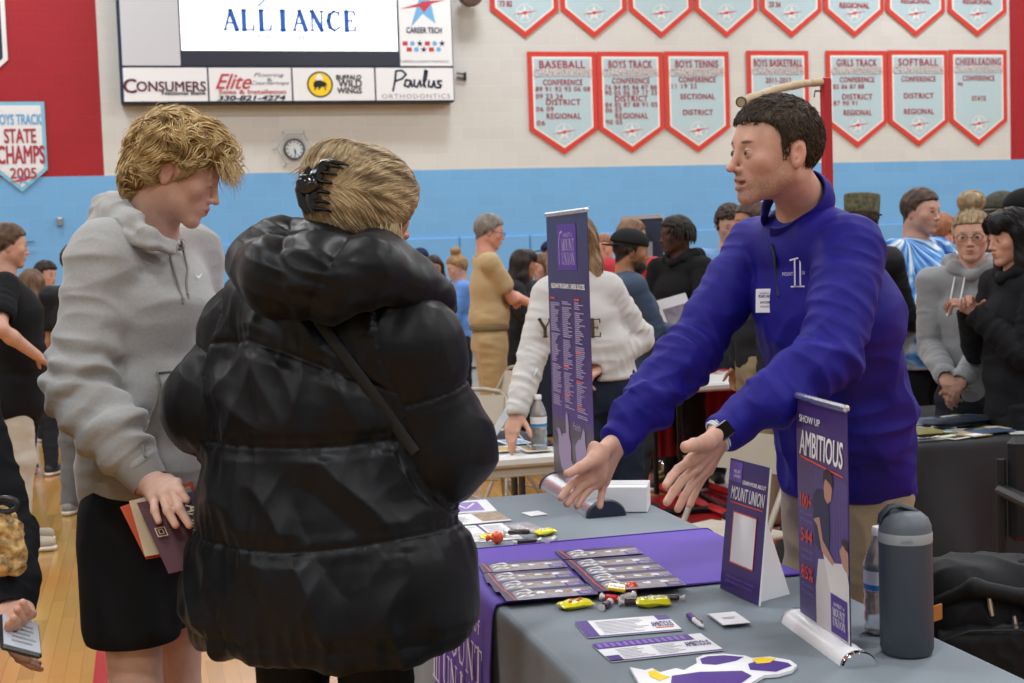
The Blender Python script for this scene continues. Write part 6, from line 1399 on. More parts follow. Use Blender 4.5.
    def patch(cx, cy, w_, h_, lift=.006):
        c = onchest(cx, cy); gx = G.grad(c[None])[0]; N = nrm(nrm(gx) * .45 - CF * .55); U_ = nrm(cross(UP, N)); W_ = cross(N, U_); return Plane(c + N * lift, U_, W_)
    pt = patch(767, 301, 0, 0, .010); bb = MB(); bb.box(pt.O, (.046, .054, .002), pt.U, pt.W, pt.N, bev=.001); tgo = bb.build('name_tag', m_paper, e)
    bb = MB(); pt.text(bb, 'UNIVERSITY of', -.014, .015, .014, .019, n=.0015); pt.text(bb, 'MOUNT UNION', -.016, .007, .016, .0135, n=.0015, bold=.02); bb.build('lettering', m_pur, tgo)
    bb = MB(); pt.text(bb, 'JACOB', -.012, -.007, .012, -.001, n=.0015, bold=.02); pt.text(bb, 'Admission', -.012, -.015, .012, -.010, n=.0015); bb.build('lettering', m_navy, tgo)
    pt = patch(798, 273, 0, 0, .012); bb = MB(); m_emb = mat('embroidery', 'd4d0e6', .6)
    for st_ in ([(-.005, -.03), (-.005, .028)], [(.007, -.03), (.007, .028)], [(-.013, -.03), (.015, -.03)], [(-.015, .028), (.009, .034)], [(-.005, -.03), (.007, -.03)], [(.007, .028), (.018, .028)]): pt.stroke(bb, st_, .0035)
    pt.text(bb, 'MOUNT', -.032, -.006, -.009, .002); pt.text(bb, 'UNION', .011, -.004, .032, .004); bb.build('emblem', m_emb, pull)
    # watch
    w = P(722, 433, 2.83); d = nrm(w - J['elL']); c = w + d * .006; S3 = MB(); X = nrm(cross(d, UP)); Y = cross(d, X)
    ring = [c + (X * math.cos(a) * .034 + Y * math.sin(a) * .032) for a in np.linspace(0, 2 * PI, 25)[:-1]]; S3.tube(ring, .0022, 8, closed=True, flat=1.0)
    wt = empty('wrist_watch', c, 'watch with a pale band on the left wrist of the navy pullover', 'watch')
    for k in (-1, 0, 1): S3.tube([p + d * k * .006 for p in ring], .0028, 8, closed=True)
    S3.build('band', mat('pale band', 'c9cfd6', .5), wt, 'auto')
    Nn = nrm(-CF * .75 + UP * .45 + CR * .4); Nn = nrm(Nn - d * (Nn @ d)); bb = MB(); bb.box(c + Nn * .036, (.038, .034, .010), d, cross(Nn, d), Nn, bev=.004); bb.build('case', mat('watch case', 'b8bcc2', .2, .9), wt)
    bb = MB(); bb.box(c + Nn * .0415, (.032, .028, .002), d, cross(Nn, d), Nn); bb.build('screen', mat('watch glass', '0c0c10', .08), wt)
    # trousers
    T = pants(J, .010, 1.02); kh = cloth('khaki twill', '8f7f67', .8, b=(300, .2, .002)); emit_mesh('trousers', T, .006, kh, e, disp=pfold(J, .009, 1.))
    shoes(J, mat('brown leather', '4a3426', .4), e, m_blk)
    return J, HF
man()
# ---------------------------------------------------------------- the person in the grey hoodie
def boy():
    J = dict(H=1.86); J['head'] = P(178, 172, 3.08); J['neck'] = P(148, 240, 3.13); J['shR'] = P(103, 256, 2.99); J['shL'] = P(190, 258, 3.30)
    J['elR'] = P(78, 386, 2.93); J['wrR'] = P(147, 479, 2.88); J['elL'] = P(212, 385, 3.36); J['wrL'] = P(240, 470, 3.2)
    J['chest'] = P(148, 305, 3.13); J['waist'] = P(147, 400, 3.14); J['pel'] = P(148, 478, 3.14); set_r(J, P(190, 258, 3.30), P(103, 256, 2.99)); r, f, b = J['r'], J['f'], J['pel']
    J['hipR'] = P(126, 515, 3.06); J['hipL'] = P(172, 515, 3.2); J['kneeR'] = P(136, 690, 3.03); J['kneeL'] = P(176, 690, 3.22)
    for q in 'RL': J['ank' + q] = V(J['knee' + q][0], J['knee' + q][1], .085) - f * .04
    HF = Frame(J['head'], facing(93), pitch=24, sc=.92); e = person_root(b[0], b[1], 'person with curly blond hair in grey hoodie and black shorts looking down at held booklets')
    def hr(S):
        w = P(147, 481, 2.88); kn = [(177, 484, 2.80), (172, 491, 2.78), (163, 495, 2.78), (154, 499, 2.79)]; tips = [(187, 500, 2.76), (189.5, 525, 2.74), (175.5, 525, 2.735), (158.5, 521, 2.745)]
        S.cone(J['elR'] * .35 + w * .65, w, .035, .029, .02)
        for i, (k_, t) in enumerate(zip(kn, tips)):
            K, T = P(*k_), P(*t); S.cone(w + (K - w) * .15, K, .02, .0125, .012); m1 = K + (T - K) * .5 - CF * .012; r0 = (.0092, .0095, .009, .0082)[i]; S.chain([K, m1, T], [r0 * 1.12, r0, r0 * .85], .004)
        S.chain([w, P(168, 482, 2.84), P(185, 500, 2.84)], [.02, .014, .01], .01)
    S = body_shape(J, HF, hands={'R': hr}, headkw=dict(nose=1.05, jaw=1.0, lips=1.0), slim=.92)
    two_res('body', S, HF, J, .0023, .008, skinmat('fair'), e, skin_col(HF, 'd8ae9b', lip='bd7c74', brow='8a6a48', browc=.35, closed=True, eyez=-.004, red=-.3), [(P(166, 500, 2.8), .13)])
    # curly hair
    S = Shape(); w = HF.w; S.ell(w(0, -.012, .045), (.090, .102, .088), HF.R, 0); S.ell(w(0, .035, .075), (.080, .075, .045), HF.R, .03); S.ell(w(0, -.075, -.035), (.072, .038, .055), HF.R, .03); S.ell(w(0, -.05, .02), (.088, .062, .08), HF.R, .03)
    S.ell(w(0, .115, -.05), (.12, .085, .10), HF.R, .015, 's'); S.half(w(0, .02, -.0), HF.R[2] * -1 + HF.R[1] * .95, .02); 
    for q in (-1, 1): S.ell(w(q * .1, .0, -.02), (.04, .035, .04), HF.R, .015, 's')
    cols = ['765b34', '987a48', 'b99a65', 'd0b482', 'e2cda0', 'a18250']
    hp = emit_mesh('hair', S, .0035, M_HAIR, e, col=capcol(HF, ['5f4626', '7a5c34', '93713f'], 40), disp=lambda v, n: .008 * (ridge(HF.l(v) * 24) - .3))
    def flow(q):
        top = np.clip((q[:, 2] - .05) / .06, 0, 1); d = np.stack([np.sign(q[:, 0]) * .5 * (1 - top) + .1, .65 * top + .25 - .9 * np.clip(-q[:, 1] / .08, 0, 1) * (1 - top), -1.0 + .9 * top], 1)
        k = np.round(q * 22); wv = np.stack([noise(q * 17 + 3.1), noise(q * 17 + 9.7), noise(q * 17 + 21.3)], 1) * 2.6; return d + wv
    for seed, n, L, rr, jit in ((1, 3600, .075, .0013, .25), (2, 1500, .055, .0017, .5)):
        v, f_, sh = locks(HF, S, n, L, seed, flow, r=rr, npt=11, off=(.003, .016), jit=jit); 
        # clumps share a tone
        sh2 = np.clip(.5 + .75 * noise(HF.l(v) * 30) + (sh - .5) * .5, 0, 1); make('curls', v, f_, M_HAIR, hp, True, vcol=hair_cols(sh2, cols))
    # fringe locks that stand off the forehead
    g = np.random.default_rng(8); n = 260; st_ = np.stack([w(x, y, z) for x, y, z in zip(g.uniform(-.07, .07, n), g.uniform(.07, .10, n), g.uniform(.06, .095, n))]); t = np.linspace(0, 1, 9)
    dirs = (np.stack([g.normal(0, .25, n), g.uniform(.35, 1., n), g.uniform(-1, -.25, n)], 1)) @ HF.R; Ln = g.uniform(.03, .06, n); wv = g.normal(size=(n, 3)) @ HF.R
    poly = st_[:, None] + dirs[:, None] * (t[None, :, None] * Ln[:, None, None]) + wv[:, None] * (np.sin(t * 7)[None, :, None] * .004) - UP * (t ** 2)[None, :, None] * .012
    v, f_ = tubes(poly, g.uniform(.0008, .0015, n)); make('fringe', v, f_, M_HAIR, hp, True, vcol=hair_cols(np.repeat(g.random(n), 36), cols[2:]))
    n = 60; an = g.uniform(0, PI, n); st_ = np.stack([w(.06 * math.cos(a) * .5, -.12 * math.cos(a) + .0, .05 + .085 * math.sin(a)) for a in an]); out = st_ - w(0, 0, .02); out /= np.linalg.norm(out, axis=1)[:, None]; tg = np.cross(out, HF.R[0])
    poly = st_[:, None] + out[:, None] * (np.sin(t * 2.6)[None, :, None] * g.uniform(.01, .022, n)[:, None, None]) + tg[:, None] * (t[None, :, None] * g.uniform(-.04, .05, n)[:, None, None]); v, f_ = tubes(poly, np.full(n, .0006)); make('flyaway_strands', v, f_, M_HAIR, hp, True, vcol=hair_cols(np.repeat(g.random(n), 36), cols[2:]))
    # hoodie
    mg = cloth('grey marl fleece', 'a3a3a2', .9, b=(260, .3, .002), sheen=.3, noise=(160, .06)); G = torso_garment(J, .018, long_=.0, fat=.98, deep=1.1, cut=.045)
    s = 1.06
    for q in 'RL':
        sh, el, wr = J['sh' + q], J['el' + q], J['wr' + q]; G.chain([sh, el], [.074, .064], .03); e_ = el + (wr - el) * .80; G.chain([el, el * .45 + e_ * .55, e_], [.064, .060, .048], .03)
    def fd(v, n):
        d = folds_fn(J, .011, 5., 6.)(v, n); el, wr, sh = J['elR'], J['wrR'], J['shR']
        for (a, b_, c0, w_) in ((el, wr, .35, .5), (sh, el, .9, .22)):
            A = b_ - a; L = np.linalg.norm(A); t = ((v - a) @ A) / L ** 2; tt = np.clip(t, 0, 1); dist = np.linalg.norm(v - a - tt[:, None] * A, axis=1); m = np.exp(-(dist / .085) ** 6) * np.exp(-((t - c0) / w_) ** 2)
            X = nrm(cross(A, UP)); ph = (v - a) @ X * 9; d += m * .0085 * np.sin(t * L * 110 + ph * 2 + 2.5 * noise(v * 9))
        return d + .008 * (ridge(v * V(4, 4, 10)) - .4)
    hd = emit_mesh('hoodie', G, .0045, mg, e, disp=fd, it=1, cut=None)
    # rib cuffs and hem
    mr = cloth('grey rib knit', '94938f', .9, b=(90, .2, .002))
    for q in 'RL':
        el, wr = J['el' + q], J['wr' + q]; d = nrm(wr - el); a = el + (wr - el) * .76; bb = MB(); bb.tube([a, a + d * .02, a + d * .06, a + d * .072, a + d * .069], [.05, .049, .0415, .039, .034], 28, caps=True); bb.build('cuff', mr, hd, 'auto')
    Z = J['pel'][2] - .045; Sh = Shape(); a = J['pel'] + UP * .012; s = J['H'] / 1.76; Sh.eseg(a, a - UP * .06, (.150 * s * .98 + .020, .105 * s * .98 * 1.1 + .020), (.150 * s * .98 + .010, .105 * s * .98 * 1.1 + .010), r, 0); Sh.half(a - UP * .005, UP, .004); Sh.half(a - UP * .062, -UP, .006)
    emit_mesh('hem_band', Sh, .005, mr, hd, disp=lambda v, n: .0015 * np.sin(((v - a) @ r) * 300))
    # hood: layered roll round the neck
    Hd = Shape(); nb = J['neck']
    px_ = [(180, 245, 3.07), (167, 246, 2.99), (150, 237, 2.96), (134, 222, 2.98), (117, 212, 3.04), (106, 210, 3.14), (116, 205, 3.25), (145, 210, 3.28), (174, 230, 3.23), (183, 242, 3.14)]
    Hd.chain([P(*p) for p in px_], [.010, .012, .015, .020, .028, .032, .031, .024, .014, .011], .012); Hd.chain([P(118, 232, 3.0), P(98, 232, 3.1), P(110, 226, 3.22)], [.022, .030, .028], .025); Hd.chain([P(*p) for p in ((172, 252, 2.99), (152, 247, 2.955), (128, 236, 2.97))], [.006, .009, .015], .008)
    emit_mesh('hood', Hd, .0045, mg, hd, disp=lambda v, n: .007 * (ridge(v * V(16, 16, 22) + 2) - .35), it=2)
    ms = cloth('drawstring', '8a8883', .9)
    def onb(px0, py0):
        zs = np.linspace(2.7, 3.5, 400); pp = np.array([P(px0, py0, z) for z in zs]); i = int(np.argmax(G.ev(pp) < 0)); return pp[i]
    for pp in ([(168, 240), (171, 255), (176, 272), (181, 288), (184, 298)], [(181, 240), (185, 252), (189, 268), (188, 284), (189, 294)]):
        pts = [onb(*q) - CF * .014 for q in pp]; pts[0] = P(pp[0][0], pp[0][1], 3.02) ; bb = MB(); bb.tube(pts, .0028, 8); bb.tube([pts[-1], pts[-1] - UP * .012], [.0045, .004], 8); bb.build('drawstring', ms, hd, 'auto')
    c = onb(194.5, 278); N = nrm(G.grad(c[None])[0]); U_ = nrm(cross(UP, N)); pl_ = Plane(c + N * .012, U_, cross(N, U_)); bb = MB(); pl_.poly(bb, [(-.012, .004), (-.009, -.002), (-.002, -.005), (.018, .008), (-.001, .000), (-.006, .0)]); bb.build('emblem', m_paper, hd)
    # kangaroo pocket seam
    mse = mat('seam grey', '85847f', .9)
    for pp in ([(158, 372), (161, 382), (158, 400), (150, 420), (143, 438), (146, 456), (156, 462)], [(158, 372), (172, 371), (188, 374)]):
        pts = [onb(*q) - CF * .011 for q in pp]; bb = MB(); bb.tube(pts, .003, 6); bb.build('pocket_seam', mse, hd, 'auto')
    mb_ = cloth('black jersey shorts', '131417', .8, b=(300, .15, .001)); T = Shape(); tp_ = J['pel'] + UP * .0
    T.eseg(tp_, tp_ - UP * .12, (.155, .12), (.165, .13), r, 0)
    for q in 'RL': h = J['hip' + q]; kk = J['knee' + q]; t1_ = h + (kk - h) * .64; T.cone(h, t1_, .098, .104, .04)
    T.half(P(148, 632, 3.1), -UP, .003)
    zh = P(148, 632, 3.1)[2]; emit_mesh('shorts', T, .0055, mb_, e, disp=lambda v, n: .010 * (ridge(v * V(9, 9, 2.5)) - .4) * np.clip((v[:, 2] - zh - .004) / .03, 0, 1) * (np.abs(n[:, 2]) < .9))
    shoes(J, m_paper, e, m_blk)
    # held booklets
    def booklet(c4, th, m, label, extra=None, nm='booklet'):
        q = [P(*p) for p in c4]; eb = empty(nm, sum(q) / 4, label, 'booklet'); N = nrm(cross(q[1] - q[0], q[3] - q[0])); N = N if N @ CF > 0 else -N
        bb = MB(); bb.prism(q, N * th); o = bb.build('cover', m, eb); return eb, q, -N
    m_or = mat('orange booklet', 'd4552a', .5); m_cr_ = mat('cream booklet', 'd3bfa0', .55); m_ma = mat('maroon booklet', '54202e', .45); m_dp = mat('plum booklet', '33203f', .45)
    booklet([(120, 507, 2.835), (192, 481, 2.88), (215, 545, 2.86), (146, 559, 2.80)], .004, m_or, 'orange booklet held rearmost in the hand of the grey hoodie')
    booklet([(129, 501, 2.815), (190, 486, 2.85), (212, 545, 2.84), (145, 556.5, 2.79)], .004, m_cr_, 'cream booklet held between the orange and the maroon ones')
    eb, q, N = booklet([(136.6, 503, 2.79), (202, 490, 2.815), (232, 560, 2.79), (168.5, 573.6, 2.755)], .004, m_ma, 'maroon booklet with a small cream square, held by the grey hoodie')
    U_ = nrm(q[1] - q[0]); W_ = nrm(q[0] - q[3]); pl_ = Plane(P(161.5, 532, 2.772) + N * .002, U_, W_); pl_.N = N; bb = MB()
    for st_ in ([(-.009, -.009), (.009, -.009), (.009, .009), (-.009, .009), (-.009, -.009)], [(-.004, -.004), (.004, -.004), (.004, .005), (-.004, .005), (-.004, -.004)]): pl_.stroke(bb, st_, .0022)
    bb.build('emblem', m_cr_, eb)
    eb, q, N = booklet([(180, 494, 2.765), (206, 489, 2.78), (222, 540, 2.76), (196, 546, 2.745)], .003, m_dp, 'plum booklet with cream brush lettering held frontmost, partly behind the black coat')
    pl_ = Plane(sum(q) / 4 + N * .002, nrm(q[2] - q[1]), nrm(q[1] - q[0])); pl_.N = N; bb = MB(); pl_.text(bb, 'SHOW', -.05, .006, -.015, .018, bold=.01); pl_.text(bb, 'AMBIT', -.03, -.022, .045, .002, shear=.3, bold=.02); bb.build('lettering', m_cr_, eb)
boy()
# ---------------------------------------------------------------- the person in the black puffer coat
def woman():
    Zc = 2.75; J = dict(H=1.72); J['head'] = P(366, 207, 2.70); J['neck'] = P(338, 258, 2.74); J['shL'] = P(252, 329, 2.80); J['shR'] = P(413, 346, 2.66)
    J['elL'] = P(211, 408, 2.80); J['wrL'] = P(290, 410, 3.02); J['elR'] = P(445, 450, 2.70); J['wrR'] = P(420, 430, 2.96)
    J['chest'] = P(322, 350, 2.76); J['waist'] = P(318, 450, 2.77); J['pel'] = P(325, 530, 2.78); set_r(J, J['shL'], J['shR']); r, f, b = J['r'], J['f'], J['pel']
    for q, s_ in (('R', 1), ('L', -1)): J['hip' + q] = b - UP * .06 + r * s_ * .09; J['knee' + q] = V(b[0], b[1], .48) + r * s_ * .10 + f * .02; J['ank' + q] = V(b[0], b[1], .085) + r * s_ * .10
    HF = Frame(J['head'], facing(128), pitch=17, roll=-6, sc=.92); e = person_root(b[0], b[1], 'person seen from behind in a long black hooded puffer coat with blond hair clipped up')
    hd = {'R': dict(n=-UP), 'L': dict(n=-UP)}
    S = body_shape(J, HF, hands=hd, slim=.9, headkw=dict(fine=True)); two_res('body', S, HF, J, .003, .009, skinmat('fair'), e, skin_col(HF, 'c49583', lip='b46e66', brow='8a6a48', browc=.4))
    # ---- smooth hair gathered to a claw clip
    w = HF.w; H_ = Shape(); H_.ell(w(0, -.014, .018), (.084, .104, .082), HF.R, 0); H_.ell(w(0, -.008, .030), (.081, .099, .0915), HF.R, .01); H_.ell(w(0, .03, .018), (.080, .078, .077), HF.R, .03); H_.ell(w(0, -.03, -.04), (.076, .075, .055), HF.R, .03)
    clipc = P(322, 190, 2.63); H_.ell(P(336, 186, 2.64), (.055, .05, .085), np.array([CRH, CFH, UP]), .05); H_.ell(P(322, 176, 2.66), (.03, .04, .05), np.array([CRH, CFH, UP]), .03)
    H_.ell(w(0, .125, -.035), (.095, .075, .105), HF.R, .012, 's')
    cols = ['64533c', '877254', 'a38c68', 'bea984', 'd2c09d', '947e5c']; gl = HF.l(clipc)
    hp = emit_mesh('hair', H_, .0035, M_HAIR, e, disp=lambda v, n: .0022 * ridge(HF.l(v) * V(14, 22, 60)), col=capcol(HF, ['6d5a40', '8d7855', 'a8926c'], 50))
    def flow(q):
        d = gl - q; d = d / (np.linalg.norm(d, axis=1)[:, None] + 1e-9); return d + np.stack([0 * q[:, 0], 0 * q[:, 0], .45 * np.clip(1 - np.abs(q[:, 2]) * 6, -1, 1) * 0 - .25 * (q[:, 2] > .0) + .25 * (q[:, 2] < 0)], 1)
    for seed, n, L, rr in ((1, 3600, .11, .0009), (2, 900, .08, .0014)):
        v, f_, sh = locks(HF, H_, n, L, seed, flow, r=rr, npt=12, off=(.0008, .004), jit=.07); sh2 = np.clip(.5 + .9 * noise(HF.l(v) * V(12, 12, 55)) + (sh - .5) * .6, 0, 1); make('hair_strands', v, f_, M_HAIR, hp, True, vcol=hair_cols(sh2, cols))
    g = np.random.default_rng(4); n = 90; t = np.linspace(0, 1, 9)   # loose ends at the clip and nape
    st_ = np.array([P(g.uniform(310, 330), g.uniform(160, 172), 2.64) for _ in range(n)]); dr = np.array([-CRH * g.uniform(.5, 1) + UP * g.uniform(-.9, .2) for _ in range(n)]); Ln = g.uniform(.02, .06, n)
    poly = st_[:, None] + dr[:, None] * (t[None, :, None] * Ln[:, None, None]) - UP * (t ** 2)[None, :, None] * .02; v, f_ = tubes(poly, np.full(n, .0009)); make('loose_ends', v, f_, M_HAIR, hp, True, vcol=hair_cols(np.repeat(g.random(n), 36), cols[2:]))
    n = 70; st_ = np.array([P(g.uniform(378, 402), g.uniform(222, 235), 2.62) for _ in range(n)]); dr = np.array([CRH * g.uniform(-.15, .25) - UP for _ in range(n)]); Ln = g.uniform(.02, .05, n)
    poly = st_[:, None] + dr[:, None] * (t[None, :, None] * Ln[:, None, None]); v, f_ = tubes(poly, np.full(n, .0008)); make('nape_strands', v, f_, M_HAIR, hp, True, vcol=hair_cols(np.repeat(g.random(n), 36), cols[2:]))
    # ---- claw clip: two toothed jaws, spring, wings
    mc = mat('black acetate', '0d0e10', .12, spec=.6, coat=.5); ck = empty('hair_claw_clip', clipc, 'black claw clip holding up the blond hair of the person in the puffer coat', 'hair clip')
    A = P(332, 163, 2.585); B = P(310, 178, 2.585); Cc = P(309, 213, 2.585); spine = [P(x, y, 2.578) for x, y in ((334, 161), (325, 164), (317, 174), (312, 188), (311, 202), (314, 213))]
    bb = MB(); bb.tube(spine, [.006, .010, .0125, .0125, .010, .006], 10, flat=.6, up=-CF); bb.build('jaw', mc, ck, 'auto')
    for k in range(7):
        t_ = (k + .6) / 7.2 * (len(spine) - 1); i = int(t_); p0 = spine[i] + (spine[min(i + 1, 5)] - spine[i]) * (t_ - i); L = .036 - abs(k - 3) * .001
        pts = [p0, p0 + CRH * L * .35 - CF * .007 - UP * .002, p0 + CRH * L * .75 - CF * .003 - UP * .004, p0 + CRH * L + CF * .008 - UP * .006]; bb = MB(); bb.tube(pts, [.0045, .0042, .0035, .0018], 8); bb.build('tooth', mc, ck, 'auto')
    bb = MB(); bb.tube([P(x, y, 2.59) for x, y in ((311, 168), (304, 176), (300, 190), (303, 204), (309, 214))], [.006, .009, .010, .009, .005], 8, flat=.6, up=-CF); bb.build('jaw', mc, ck, 'auto')
    S = Shape(); X = nrm(CRH * .35 + CF * .9); S.ell(P(306, 184, 2.56), (.019, .004, .019), np.array([CRH, nrm(CF), UP]), 0); S.cone(P(311, 184, 2.56), P(316, 190, 2.575), .006, .006, .01); emit_mesh('wing', S, .002, mc, ck)
    bb = MB(); q0 = P(313, 181, 2.568); bb.lathe(q0 - UP * .014, [(.0045, 0), (.0045, .028)], 12, axis=UP); bb.build('spring', mat('dark spring', '24343a', .3, .8), ck, 'auto')
    # ---- coat
    Tc = Shape(); hem = P(330, 657, 2.62); zz = lambda y: P(320, y, 2.59)[2]
    sec = [(P(335, 285, 2.74), (.12, .085)), (P(330, 310, 2.75), (.175, .11)), (P(327, 335, 2.75), (.205, .13)), (P(318, 390, 2.76), (.218, .15)), (P(314, 445, 2.77), (.208, .155)), (P(322, 500, 2.77), (.235, .17)), (P(328, 560, 2.77), (.272, .19)), (P(330, 610, 2.77), (.282, .20)), (P(330, 640, 2.77), (.262, .19))]
    for (a, ra), (b_, rb) in zip(sec[:-1], sec[1:]): Tc.eseg(a, b_, ra, rb, r, .05 if len(Tc.p) else 0)
    Tc.half(hem, -UP, .02); Ar = {}
    for q in 'RL':
        A_ = Shape(); sh, el, wr = J['sh' + q], J['el' + q], J['wr' + q]; A_.chain([sh + (J['neck'] - sh) * .45, sh, el], [.070, .074, .074], .04); A_.chain([el, el * .45 + wr * .55, wr], [.076, .070, .055], .04); Ar[q] = A_
    G = Shape(); G.p = list(Tc.p)
    for q in 'RL': G.p += [(fn, c, R_, .06, op) for fn, c, R_, k, op in Ar[q].p]
    zs_ = [zz(350), zz(441), zz(543)]   # horizontal seams
    def coat_disp(v, n):
        dT = Tc.ev(v); dR = Ar['R'].ev(v); dL = Ar['L'].ev(v); dA = np.minimum(dR, dL); u = (v - J['waist']) @ r; back = ((v - J['waist']) @ f)
        bow = .02 * (1 - (u / .25) ** 2); D = np.full(len(v), 9.); body = dT < dA + .004
        for k, z0 in enumerate(zs_):
            yk = (-.30 * np.maximum(u + .05, 0)) if k == 0 else 0
            sag = yk + bow * (-.6 if k else .8) + .006 * noise(np.stack([u * 6, np.full(len(v), k * 5.), back * 3], 1)); D = np.where(body, np.minimum(D, np.abs(v[:, 2] - (z0 + sag))), D)
        D = np.where(body & (v[:, 2] < zs_[0] + .02) & (np.abs(u) > .12), np.minimum(D, np.abs(dT - dA) * .7 + .004), D)
        D = np.where(~body, np.minimum(D, np.abs(dT - dA) * .8), D)
        for q, dq in (('R', dR), ('L', dL)):
            mine = (~body) & (dq <= dA + 1e-6)
            for (a, b_, cuts) in ((J['sh' + q], J['el' + q], (.42, )), (J['el' + q], J['wr' + q], (.12, .62))):
                AA = b_ - a; L = np.linalg.norm(AA); t_ = ((v - a) @ AA) / L ** 2
                for c_ in cuts: D = np.where(mine & (t_ > -.2) & (t_ < 1.15), np.minimum(D, np.abs(t_ - c_) * L), D)
        D = np.minimum(D, np.abs(v[:, 2] - (hem[2] + .03)) * 1.0 + .004)
        puff = .005 * (1 - np.exp(-(D / .045) ** 1.2)) + .006 * (1 - np.exp(-D / .005)); puff = np.where(body, puff, puff * .45 + .0035 * (1 - np.exp(-D / .004))); pinch = np.exp(-(D / .05))
        wr_ = .006 * (ridge(np.stack([u * 24, back * 24, v[:, 2] * 5], 1)) - .3) * pinch
        dg = nrm(V(1, 0, -1)); q1 = np.stack([(u + v[:, 2] * .7) * 7.5, (u * .7 - v[:, 2]) * 2.4, back * 4], 1); sharp = 1 - np.abs(noise(q1 + 3.3)) * 2.6
        big = .016 * np.clip(sharp, -.2, 1) * np.clip(D / .03, .5, 1) * np.where(body, 1, .45)
        q2 = np.stack([(u - v[:, 2] * .35) * 12, (u * .5 + v[:, 2]) * 5, back * 7], 1); return puff - .004 + wr_ * np.where(body, 1, .6) + big + .006 * (ridge(q2) - .3)
    mp = mat('black nylon shell', '06080d', .42, spec=.28, bump=(38, .18, .005), sheen=.05); nt = mp.node_tree
    coat = emit_mesh('coat', G, .0043, mp, e, disp=coat_disp, it=1)
    # hood
    Hd = Shape(); pts = [(262, 268, 2.66), (284, 276, 2.58), (325, 278, 2.55), (368, 270, 2.57), (404, 284, 2.62), (433, 301, 2.68), (450, 309, 2.72)]
    Hd.chain([P(*p) for p in pts], [.052, .070, .072, .056, .038, .020, .010], .03); Hd.chain([P(262, 262, 2.70), P(285, 250, 2.68), P(330, 250, 2.64), P(378, 258, 2.63), P(415, 278, 2.66), P(440, 296, 2.70)], [.05, .055, .048, .04, .03, .02], .03)
    Hd.chain([P(262, 262, 2.72), P(280, 268, 2.86), P(330, 280, 2.92)], [.055, .05, .03], .03)
    def hood_disp(v, n):
        q = np.stack([(v @ CRH), (v @ CFH), v[:, 2]], 1); u = q[:, 0]; x1 = P(291, 270, 2.6) @ CRH; x2 = P(331, 270, 2.6) @ CRH; slope = (v[:, 2] - P(300, 280, 2.6)[2]); D = np.minimum(np.abs(u - x1 + slope * .05), np.abs(u - x2 - slope * .55)); D = np.minimum(D, 9)
        return .014 * (1 - np.exp(-D / .03)) + .009 * (ridge(np.stack([u * 9, q[:, 1] * 9, q[:, 2] * 30 + u * 12], 1)) - .35) * (.12 + .9 * np.exp(-D / .03)) + .006 * (ridge(q * V(9, 9, 12)) - .4) - .006
    emit_mesh('hood', Hd, .0042, mp, coat, disp=hood_disp, it=2)
    # cross body strap
    ms = mat('black webbing', '0b0a08', .7); zsn = np.linspace(2.3, 2.9, 400)
    def onc(px0, py0):
        pp = np.array([P(px0, py0, z) for z in zsn]); i = int(np.argmax(G.ev(pp) < -.0)); return pp[i] - CF * .016
    pts = [onc(x, y) for x, y in ((312, 300), (320, 322), (338, 346), (356, 370), (374, 394), (390, 416), (404, 436), (416, 452))]
    bb = MB(); bb.tube(pts, .0105, 8, flat=.25, up=-CF); sb_ = empty('bag_strap', pts[0], 'thin black bag strap crossing the back of the puffer coat', 'strap'); bb.build('webbing', ms, sb_, 'auto')
    # leggings
    T = pants(J, .008, .95); emit_mesh('leggings', T, .007, cloth('black leggings', '101114', .7), e, disp=pfold(J, .004)); shoes(J, m_blk, e, m_paper)
woman()
